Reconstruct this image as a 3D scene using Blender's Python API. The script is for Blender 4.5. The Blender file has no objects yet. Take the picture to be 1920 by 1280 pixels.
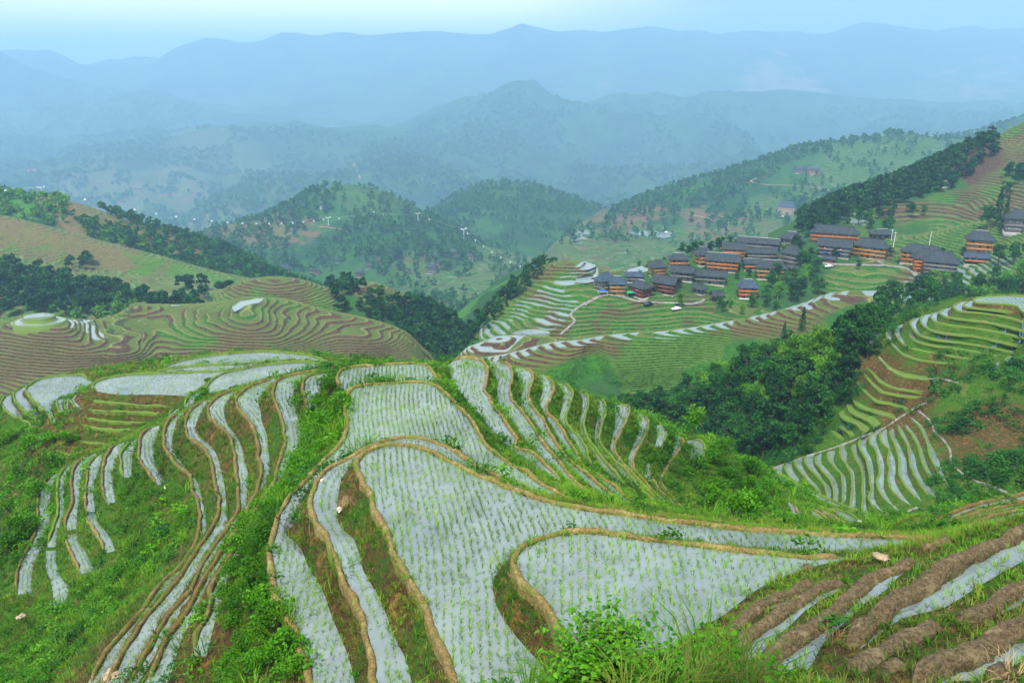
import bpy, math, random
import numpy as np
from mathutils import Vector
from mathutils.geometry import delaunay_2d_cdt
from mathutils.bvhtree import BVHTree
random.seed(7); RNG = np.random.default_rng(7)
sc = bpy.context.scene
COL = sc.collection
F = 1493.0; PITCH = math.radians(18.9)
SP, CP = math.sin(PITCH), math.cos(PITCH)

# ---------------------------------------------------------------- camera
cam_d = bpy.data.cameras.new('camera'); cam = bpy.data.objects.new('camera', cam_d); COL.objects.link(cam)
cam.rotation_euler = (math.radians(90) - PITCH, 0, 0)
cam_d.sensor_width = 36; cam_d.lens = 28.0 * F / 1493.3; cam_d.clip_start = 0.3; cam_d.clip_end = 40000
sc.camera = cam

def ray(px, py):
    px = np.asarray(px, float); py = np.asarray(py, float)
    a = (px - 960) / F; b = (640 - py) / F
    return np.stack([a, CP + b * SP, -SP + b * CP], -1)
def at_z(px, py, z):            # the point of the plane at height z seen in the photo's pixel
    d = ray(px, py); return d * (z / d[..., 2])[..., None]
def at_r(px, py, r):            # the point at ground distance r seen in the photo's pixel
    d = ray(px, py); return d * (np.asarray(r, float) / np.hypot(d[..., 0], d[..., 1]))[..., None]
def to_px(P):
    P = np.asarray(P); x, y, z = P[..., 0], P[..., 1], P[..., 2]
    dep = y * CP - z * SP; up = y * SP + z * CP
    return 960 + F * x / dep, 640 - F * up / dep, dep

CROP = {'a': (0, 780, 3.459), 'b': (260, 680, 4.267), 'c': (150, 960, 4.0), 'd': (820, 660, 3.5556), 'e': (1240, 960, 2.8235),
        'g': (1400, 700, 3.692), 'h': (1600, 540, 5.334), 'i': (0, 640, 4.8), '3': (0, 600, 2.977), '4': (0, 850, 2.977),
        '5': (480, 640, 3.0), '6': (480, 854, 3.0), '7': (1000, 640, 3.0), '8': (1120, 854, 2.4), '0': (0, 0, 1.0)}
def tr(s):                      # "b 10,20 30,40 c 5,6" -> survey points
    out = []; ox, oy, k = CROP['0']
    for w in s.split():
        if ',' in w:
            x, y = w.split(','); out.append((ox + float(x) / k, oy + float(y) / k))
        else: ox, oy, k = CROP[w]
    return np.array(out)
def smooth(P, step):            # Catmull-Rom through the points, resampled
    P = np.asarray(P, float)
    if len(P) < 3: Q = P
    else:
        E = np.vstack([2 * P[0] - P[1], P, 2 * P[-1] - P[-2]]); t = np.linspace(0, 1, 9)[:-1, None]; seg = []
        for i in range(len(P) - 1):
            a, b, c, d = E[i:i + 4]
            seg.append(.5 * ((2 * b) + (c - a) * t + (2 * a - 5 * b + 4 * c - d) * t ** 2 + (3 * b - a - 3 * c + d) * t ** 3))
        Q = np.vstack(seg + [P[-1:]])
    L = np.r_[0, np.cumsum(np.linalg.norm(np.diff(Q, axis=0), axis=1))]
    n = max(2, int(L[-1] / step) + 1); u = np.linspace(0, L[-1], n)
    return np.stack([np.interp(u, L, Q[:, k]) for k in range(Q.shape[1])], -1)
def inside(pts, poly):
    x, y = pts[:, 0], pts[:, 1]; r = np.zeros(len(pts), bool); j = len(poly) - 1
    for i in range(len(poly)):
        xi, yi = poly[i][:2]; xj, yj = poly[j][:2]
        if yi != yj:
            r ^= ((yi > y) != (yj > y)) & (x < (xj - xi) * (y - yi) / (yj - yi) + xi)
        j = i
    return r
# cheap value noise
_P = RNG.random((64, 64))
def noise2(x, y, s=1.0):
    x = np.asarray(x) / s; y = np.asarray(y) / s
    xi = np.floor(x).astype(int); yi = np.floor(y).astype(int); fx = x - xi; fy = y - yi
    fx = fx * fx * (3 - 2 * fx); fy = fy * fy * (3 - 2 * fy)
    g = lambda a, b: _P[a % 64, b % 64]
    return (g(xi, yi) * (1 - fx) * (1 - fy) + g(xi + 1, yi) * fx * (1 - fy) + g(xi, yi + 1) * (1 - fx) * fy + g(xi + 1, yi + 1) * fx * fy) * 2 - 1
def fbm(x, y, s, o=3):
    r = 0
    for k in range(o): r = r + noise2(np.asarray(x) + 17.3 * k, np.asarray(y) - 9.1 * k, s / 2 ** k) / 2 ** k
    return r

# ---------------------------------------------------------------- mesh output
def mesh_np(name, V, faces, mat, smooth_sh=False, attrs=None, mats=None, fmat=None):
    """V (n,3); faces: array (m,k) or list of arrays with various k"""
    me = bpy.data.meshes.new(name)
    if isinstance(faces, np.ndarray): faces = [faces]
    faces = [f for f in faces if len(f)]
    V = np.asarray(V, np.float32); me.vertices.add(len(V)); me.vertices.foreach_set('co', V.ravel())
    nl = sum(f.size for f in faces); nf = sum(len(f) for f in faces)
    me.loops.add(nl); me.polygons.add(nf)
    me.loops.foreach_set('vertex_index', np.concatenate([f.ravel() for f in faces]).astype(np.int32))
    cnt = np.concatenate([np.full(len(f), f.shape[1]) for f in faces]); st = np.r_[0, np.cumsum(cnt)[:-1]]
    me.polygons.foreach_set('loop_start', st.astype(np.int32))
    me.update(calc_edges=True)
    if smooth_sh: me.polygons.foreach_set('use_smooth', np.ones(nf, bool))
    for k, v in (attrs or {}).items():
        a = me.attributes.new(k, 'FLOAT', 'POINT'); a.data.foreach_set('value', np.asarray(v, np.float32))
    for m in (mats or [mat]): me.materials.append(m)
    if fmat is not None: me.polygons.foreach_set('material_index', np.asarray(fmat, np.int32))
    me.update(); return me
def link(name, me, parent=None, kind=None, label=None, cat=None, group=None, loc=None):
    o = bpy.data.objects.new(name, me); COL.objects.link(o)
    if parent is not None: o.parent = parent
    if loc is not None: o.location = loc
    if kind: o['kind'] = kind
    if label: o['label'] = label
    if cat: o['category'] = cat
    if group: o['group'] = group
    return o
def empty(name, loc, label, cat, group=None, rz=0.0):
    o = link(name, None, label=label, cat=cat, group=group, loc=loc); o.rotation_euler = (0, 0, rz); o.empty_display_size = .2
    return o
def quads_grid(nu, nv, off=0):
    i = np.arange(nu - 1)[:, None] * nv + np.arange(nv - 1)[None]
    i = i.ravel() + off; return np.stack([i, i + nv, i + nv + 1, i + 1], -1)

# ---------------------------------------------------------------- materials
def new_mat(name):
    m = bpy.data.materials.new(name); m.use_nodes = True; nt = m.node_tree; nt.nodes.clear()
    out = nt.nodes.new('ShaderNodeOutputMaterial'); b = nt.nodes.new('ShaderNodeBsdfPrincipled')
    nt.links.new(b.outputs[0], out.inputs[0]); return m, nt, b
class N:
    """small node-graph helper"""
    def __init__(s, nt): s.nt = nt
    def n(s, t, **kw):
        x = s.nt.nodes.new('ShaderNode' + t)
        for k, v in kw.items(): setattr(x, k, v)
        return x
    def put(s, sock, v):
        if isinstance(v, (int, float)): sock.default_value = v
        elif isinstance(v, tuple): sock.default_value = v if len(v) == 4 or sock.type == 'VECTOR' else (*v, 1)
        else: s.nt.links.new(v, sock)
    def noise(s, scale, detail=4, rough=.6, vec=None, dist=0):
        x = s.n('TexNoise'); x.inputs['Scale'].default_value = scale; x.inputs['Detail'].default_value = detail
        x.inputs['Roughness'].default_value = rough; x.inputs['Distortion'].default_value = dist
        if vec is not None: s.nt.links.new(vec, x.inputs['Vector'])
        else: s.nt.links.new(s.pos(), x.inputs['Vector'])
        return x.outputs[0]
    def pos(s):
        g = s.n('NewGeometry'); return g.outputs['Position']
    def obj(s): return s.n('TexCoord').outputs['Object']
    def attr(s, name):
        a = s.n('Attribute'); a.attribute_name = name; return a.outputs['Fac']
    def math(s, op, a, b=0.0, clamp=False):
        m = s.n('Math', operation=op, use_clamp=clamp); s.put(m.inputs[0], a); s.put(m.inputs[1], b); return m.outputs[0]
    def ramp(s, v, lo, hi):       # 0..1 between lo and hi
        m = s.n('MapRange'); m.interpolation_type = 'SMOOTHSTEP'; s.put(m.inputs[0], v); s.put(m.inputs[1], lo); s.put(m.inputs[2], hi); return m.outputs[0]
    def mix(s, f, a, b):
        m = s.n('Mix', data_type='RGBA'); s.put(m.inputs[0], f); s.put(m.inputs[6], a); s.put(m.inputs[7], b); return m.outputs[2]
    def bump(s, h, dist, strength=1.0):
        b = s.n('Bump'); b.inputs['Strength'].default_value = strength; b.inputs['Distance'].default_value = dist; s.put(b.inputs['Height'], h); return b.outputs[0]
    def scale(s, vec, v):
        m = s.n('Mapping'); s.nt.links.new(vec, m.inputs[0]); m.inputs['Scale'].default_value = v; return m.outputs[0]

def mat_water(name, col=(.50, .56, .60), rough=.06, spec_ior=1.6, metal=.35, wav=.004, mott=.25):
    """shallow muddy water: clear patches that mirror the sky, silt, algae and foot holes"""
    m, nt, b = new_mat(name); g = N(nt)
    n0 = g.noise(.16, 4, .6); n1 = g.noise(.7, 5, .65, dist=.6); n2 = g.noise(5.5, 3, .6); n4 = g.noise(2.2, 4, .7)
    c = g.mix(g.ramp(n1, .35, .7), col, tuple(x * .78 for x in col)); c = g.mix(g.math('MULTIPLY', g.ramp(n4, .56, .70), .28), c, (.17, .14, .08))
    hole = g.math('MULTIPLY', g.ramp(n2, .60, .66), g.ramp(n1, .36, .56)); c = g.mix(g.math('MULTIPLY', hole, .5), c, (.06, .07, .075))
    c = g.mix(g.math('MULTIPLY', g.ramp(g.noise(1.4, 3, .6), .60, .72), .45), c, (.24, .30, .10))
    g.put(b.inputs['Base Color'], c); g.put(b.inputs['IOR'], spec_ior)
    g.put(b.inputs['Roughness'], g.math('ADD', rough, g.math('MULTIPLY', g.ramp(n4, .55, .75), .12)))
    g.put(b.inputs['Metallic'], g.math('ADD', metal, g.math('MULTIPLY', g.math('SUBTRACT', g.ramp(n0, .38, .62), .5), metal * 1.3)))
    g.put(b.inputs['Normal'], g.bump(g.math('ADD', g.noise(3.0, 3, .6), g.math('MULTIPLY', n2, .5)), wav * 1.5, .6)); return m
def mat_soil(name, c1, c2, c3, green, gamt=.55, bump=.05, sc1=1.0):
    """earth with clods, and moss or grass by noise"""
    m, nt, b = new_mat(name); g = N(nt)
    n1 = g.noise(1.3 * sc1, 5, .65); n2 = g.noise(7 * sc1, 5, .7); n3 = g.noise(.5 * sc1, 4, .6)
    c = g.mix(g.ramp(n2, .35, .65), c1, c2); c = g.mix(g.ramp(n1, .5, .7), c, c3)
    k = g.math('ADD', g.math('MULTIPLY', n3, .5), g.math('ADD', g.math('MULTIPLY', g.noise(3.1 * sc1, 4, .7), .45), g.math('MULTIPLY', n2, .35)))
    c = g.mix(g.math('MULTIPLY', g.ramp(k, 1.22 - gamt, 1.36 - gamt), .85), c, green)
    g.put(b.inputs['Base Color'], c); g.put(b.inputs['Roughness'], .85); g.put(b.inputs['Specular IOR Level'], .25)
    g.put(b.inputs['Normal'], g.bump(g.math('ADD', n2, g.math('MULTIPLY', n1, 2.0)), bump, .9)); return m
def mat_leaf(name, c1, c2, c3, rough=.55, transl=.25, attr='tint', soil=None):
    m, nt, b = new_mat(name); g = N(nt)
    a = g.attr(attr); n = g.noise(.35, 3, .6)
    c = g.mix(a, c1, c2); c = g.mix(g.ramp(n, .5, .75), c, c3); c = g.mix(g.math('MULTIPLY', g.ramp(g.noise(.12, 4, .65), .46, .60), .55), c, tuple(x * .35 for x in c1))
    g.put(b.inputs['Base Color'], c); g.put(b.inputs['Roughness'], rough); g.put(b.inputs['Specular IOR Level'], .12)
    if transl:
        t = g.n('BsdfTranslucent'); g.put(t.inputs[0], c); ms = g.n('MixShader'); ms.inputs[0].default_value = transl
        nt.links.new(b.outputs[0], ms.inputs[1]); nt.links.new(t.outputs[0], ms.inputs[2])
        out = [x for x in nt.nodes if x.type == 'OUTPUT_MATERIAL'][0]; nt.links.new(ms.outputs[0], out.inputs[0])
    return m
def mat_plain(name, c, rough=.7, metal=0.0, var=.25, scale=2.0, bump=0.0, emit=None):
    m, nt, b = new_mat(name); g = N(nt)
    n = g.noise(scale, 4, .6, vec=g.obj())
    g.put(b.inputs['Base Color'], g.mix(g.ramp(n, .3, .7), tuple(x * (1 - var) for x in c), tuple(min(1, x * (1 + var)) for x in c)))
    g.put(b.inputs['Roughness'], rough); g.put(b.inputs['Metallic'], metal)
    if bump: g.put(b.inputs['Normal'], g.bump(g.noise(scale * 6, 4, .6, vec=g.obj()), bump, .8))
    return m

M = {}
M['water'] = mat_water('paddy water', (.22, .27, .262), .02, 1.5, .24, .002)
M['water_far'] = mat_water('far paddy water', (.62, .68, .72), .12, 1.6, .45, .002, .12)
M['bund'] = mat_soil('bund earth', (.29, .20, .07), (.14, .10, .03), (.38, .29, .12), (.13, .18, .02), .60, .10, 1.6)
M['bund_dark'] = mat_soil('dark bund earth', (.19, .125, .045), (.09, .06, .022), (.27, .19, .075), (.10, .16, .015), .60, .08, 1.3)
M['bund_wet'] = mat_soil('fresh bund earth', (.22, .16, .078), (.085, .06, .028), (.31, .24, .12), (.06, .15, .012), .50, .16, 2.0)
M['bund_green'] = mat_soil('grassy bund earth', (.17, .13, .05), (.12, .10, .035), (.24, .19, .075), (.10, .19, .02), .72, .04)

def mat_bank():
    m, nt, b = new_mat('terrace bank earth'); g = N(nt)
    br = g.attr('brown'); n1 = g.noise(.55, 5, .65); n2 = g.noise(4.5, 5, .7); n3 = g.noise(15, 3, .7)
    grass = g.mix(g.ramp(n2, .35, .65), (.028, .10, .007), (.07, .19, .010))
    grass = g.mix(g.ramp(n1, .45, .7), grass, (.13, .17, .03))
    soil = g.mix(g.ramp(n2, .35, .6), (.15, .088, .03), (.085, .055, .02))
    soil = g.mix(g.ramp(g.noise(1.8, 4, .7), .52, .68), soil, (.32, .165, .04)); soil = g.mix(g.ramp(g.noise(2.6, 4, .7), .58, .7), soil, (.10, .13, .02))
    k = g.math('ADD', g.math('MULTIPLY', g.math('SUBTRACT', n2, .5), 1.4), g.math('ADD', br, g.math('MULTIPLY', g.math('SUBTRACT', n1, .5), 1.2)))
    c = g.mix(g.ramp(k, .35, .65), grass, soil)
    g.put(b.inputs['Base Color'], c); g.put(b.inputs['Roughness'], .9); g.put(b.inputs['Specular IOR Level'], .15)
    g.put(b.inputs['Normal'], g.bump(g.math('ADD', g.math('MULTIPLY', n2, 1.5), n3), .2, 1.0)); return m
M['bank'] = mat_bank()
M['seedling'] = mat_leaf('rice seedling', (.16, .36, .03), (.30, .50, .05), (.22, .42, .04), .5, .4)
M['grass'] = mat_leaf('bank grass', (.024, .105, .004), (.16, .35, .010), (.06, .18, .006), .55, .3)
M['grass_olive'] = mat_leaf('olive bank grass', (.09, .13, .018), (.20, .24, .03), (.15, .12, .03), .6, .3)
M['leaf_bright'] = mat_leaf('shrub leaf', (.025, .14, .006), (.13, .36, .012), (.065, .24, .009), .45, .35)
M['leaf_dark'] = mat_leaf('forest leaf', (.008, .045, .013), (.028, .12, .016), (.015, .075, .014), .6, .2)
M['leaf_mid'] = mat_leaf('woodland leaf', (.014, .085, .014), (.05, .19, .018), (.03, .14, .015), .6, .25)
M['leaf_bamboo'] = mat_leaf('bamboo leaf', (.03, .14, .008), (.20, .46, .018), (.08, .27, .012), .5, .35)
M['bark'] = mat_plain('bark', (.12, .085, .055), .9, 0, .3, 3, .02)
M['culm'] = mat_plain('bamboo culm', (.16, .22, .06), .6)
M['rock'] = mat_plain('grey rock', (.11, .11, .10), .85, 0, .5, 4, .08)
M['rock_pale'] = mat_plain('pale rock', (.55, .50, .42), .8, 0, .25, 5, .04)
M['dry'] = mat_leaf('dry straw', (.26, .16, .06), (.42, .29, .14), (.22, .13, .05), .8, .2)

# ---------------------------------------------------------------- instanced-by-merge scatter
def blade_tuft(nb, h, w, spread, bend, rng):
    V = []; Fq = []; Ft = []
    for k in range(nb):
        a = rng.random() * 6.283; r = spread * rng.random(); bx, by = r * math.cos(a), r * math.sin(a)
        a2 = a + rng.normal() * .5; hh = h * (.6 + .6 * rng.random()); be = bend * hh * (.5 + rng.random())
        ca, sa = math.cos(a2), math.sin(a2); wx, wy = -sa * w / 2, ca * w / 2; o = len(V)
        V += [(bx - wx, by - wy, -.02), (bx + wx, by + wy, -.02),
              (bx + ca * be * .35 + wx * .9, by + sa * be * .35 + wy * .9, hh * .6), (bx + ca * be * .35 - wx * .9, by + sa * be * .35 - wy * .9, hh * .6),
              (bx + ca * be, by + sa * be, hh * (1 - .25 * bend))]
        Fq.append((o, o + 1, o + 2, o + 3)); Ft.append((o + 3, o + 2, o + 4))
    return np.array(V), np.array(Fq), np.array(Ft)
def leaf_tuft(nl, R, H, s, rng, droop=.3):
    """a clump of small leaves as quads through a dome volume"""
    V = []; Fq = []
    for k in range(nl):
        a = rng.random() * 6.283; u = rng.random() ** .5; z = H * rng.random() ** .8
        r = R * u * math.sqrt(max(.1, 1 - (z / H) ** 2 * .8)); c = np.array([r * math.cos(a), r * math.sin(a), z])
        d = rng.normal(size=3); d[2] = abs(d[2]) * .4 - droop; d /= np.linalg.norm(d)
        e = np.cross(d, rng.normal(size=3)); e /= np.linalg.norm(e); ss = s * (.6 + .8 * rng.random()); o = len(V)
        V += [c, c + d * ss * .5 + e * ss * .32, c + d * ss, c + d * ss * .5 - e * ss * .32]; Fq.append((o, o + 1, o + 2, o + 3))
    return np.array(V), np.array(Fq), np.zeros((0, 3), int)
def scatter(name, temps, P, scl, mat, tint=None, zs=None):
    """merge copies of template meshes at points P"""
    P = np.asarray(P); n = len(P); which = RNG.integers(0, len(temps), n); rot = RNG.random(n) * 6.283
    scl = np.broadcast_to(scl, n); zs = scl if zs is None else zs; tint = RNG.random(n) if tint is None else tint
    VV = []; FQ = []; FT = []; TT = []; off = 0
    for ti, (V, q, t) in enumerate(temps):
        ix = np.where(which == ti)[0]
        if not len(ix): continue
        c, s = np.cos(rot[ix])[:, None], np.sin(rot[ix])[:, None]; k = scl[ix][:, None]
        X = (V[None, :, 0] * c - V[None, :, 1] * s) * k + P[ix, 0:1]; Y = (V[None, :, 0] * s + V[None, :, 1] * c) * k + P[ix, 1:2]
        Z = V[None, :, 2] * zs[ix][:, None] + P[ix, 2:3]
        VV.append(np.stack([X, Y, Z], -1).reshape(-1, 3)); m = len(V); o = off + np.arange(len(ix)) * m
        if len(q): FQ.append((q[None] + o[:, None, None]).reshape(-1, 4))
        if len(t): FT.append((t[None] + o[:, None, None]).reshape(-1, 3))
        tv = np.clip(tint[ix][:, None] + (RNG.random((len(ix), m)) - .5) * .3, 0, 1); TT.append(tv.ravel()); off += len(ix) * m
    fs = []
    if FQ: fs.append(np.vstack(FQ))
    if FT: fs.append(np.vstack(FT))
    return mesh_np(name, np.vstack(VV), fs, mat, attrs={'tint': np.concatenate(TT)})

def ribbon(P, w, h, mat, name, jit=.25, prof=None, seedoff=0.0, sink=.25, K_=9, lump=1.0):
    """earth ridge along a polyline: rounded cross-section with lumps"""
    P = np.asarray(P); n = len(P); T = np.gradient(P, axis=0); T[:, 2] = 0; T /= np.linalg.norm(T, axis=1)[:, None] + 1e-9
    Nn = np.stack([-T[:, 1], T[:, 0], np.zeros(n)], -1)
    ang = np.linspace(-.15, math.pi + .15, K_); s = np.arange(n); P = P + fbm(P[:, 0], P[:, 1], .9, 3)[:, None] * w * np.array([.2, .2, .16])
    taper = np.clip(np.minimum(s, n - 1 - s) / 4, .08, 1) ** .6
    P = P - np.stack([0 * taper, 0 * taper, (1 - taper) * .35], -1)
    V = []
    for k, a in enumerate(ang):
        base = P + Nn * (math.cos(a) * w / 2); q = base[:, 0] + base[:, 1] * .3; q2 = base[:, 1] + k * .11
        jn = 1 + jit * (fbm(q + seedoff, q2, .8, 3) * .55 + fbm(q * 1.7, q2 * 1.7 + seedoff, .28, 2) * .45 * lump)
        off = math.cos(a) * w / 2 * jn * taper; zz = (abs(math.sin(a)) ** .75 * (1 if math.sin(a) > 0 else -1)) * h * jn * taper
        if k in (0, K_ - 1): zz = np.full(n, -sink)
        V.append(P + Nn * off[:, None] + np.stack([0 * zz, 0 * zz, zz], -1))
    V = np.stack(V, 1).reshape(-1, 3)
    return mesh_np(name, V, quads_grid(n, K_), mat, True)
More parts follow.
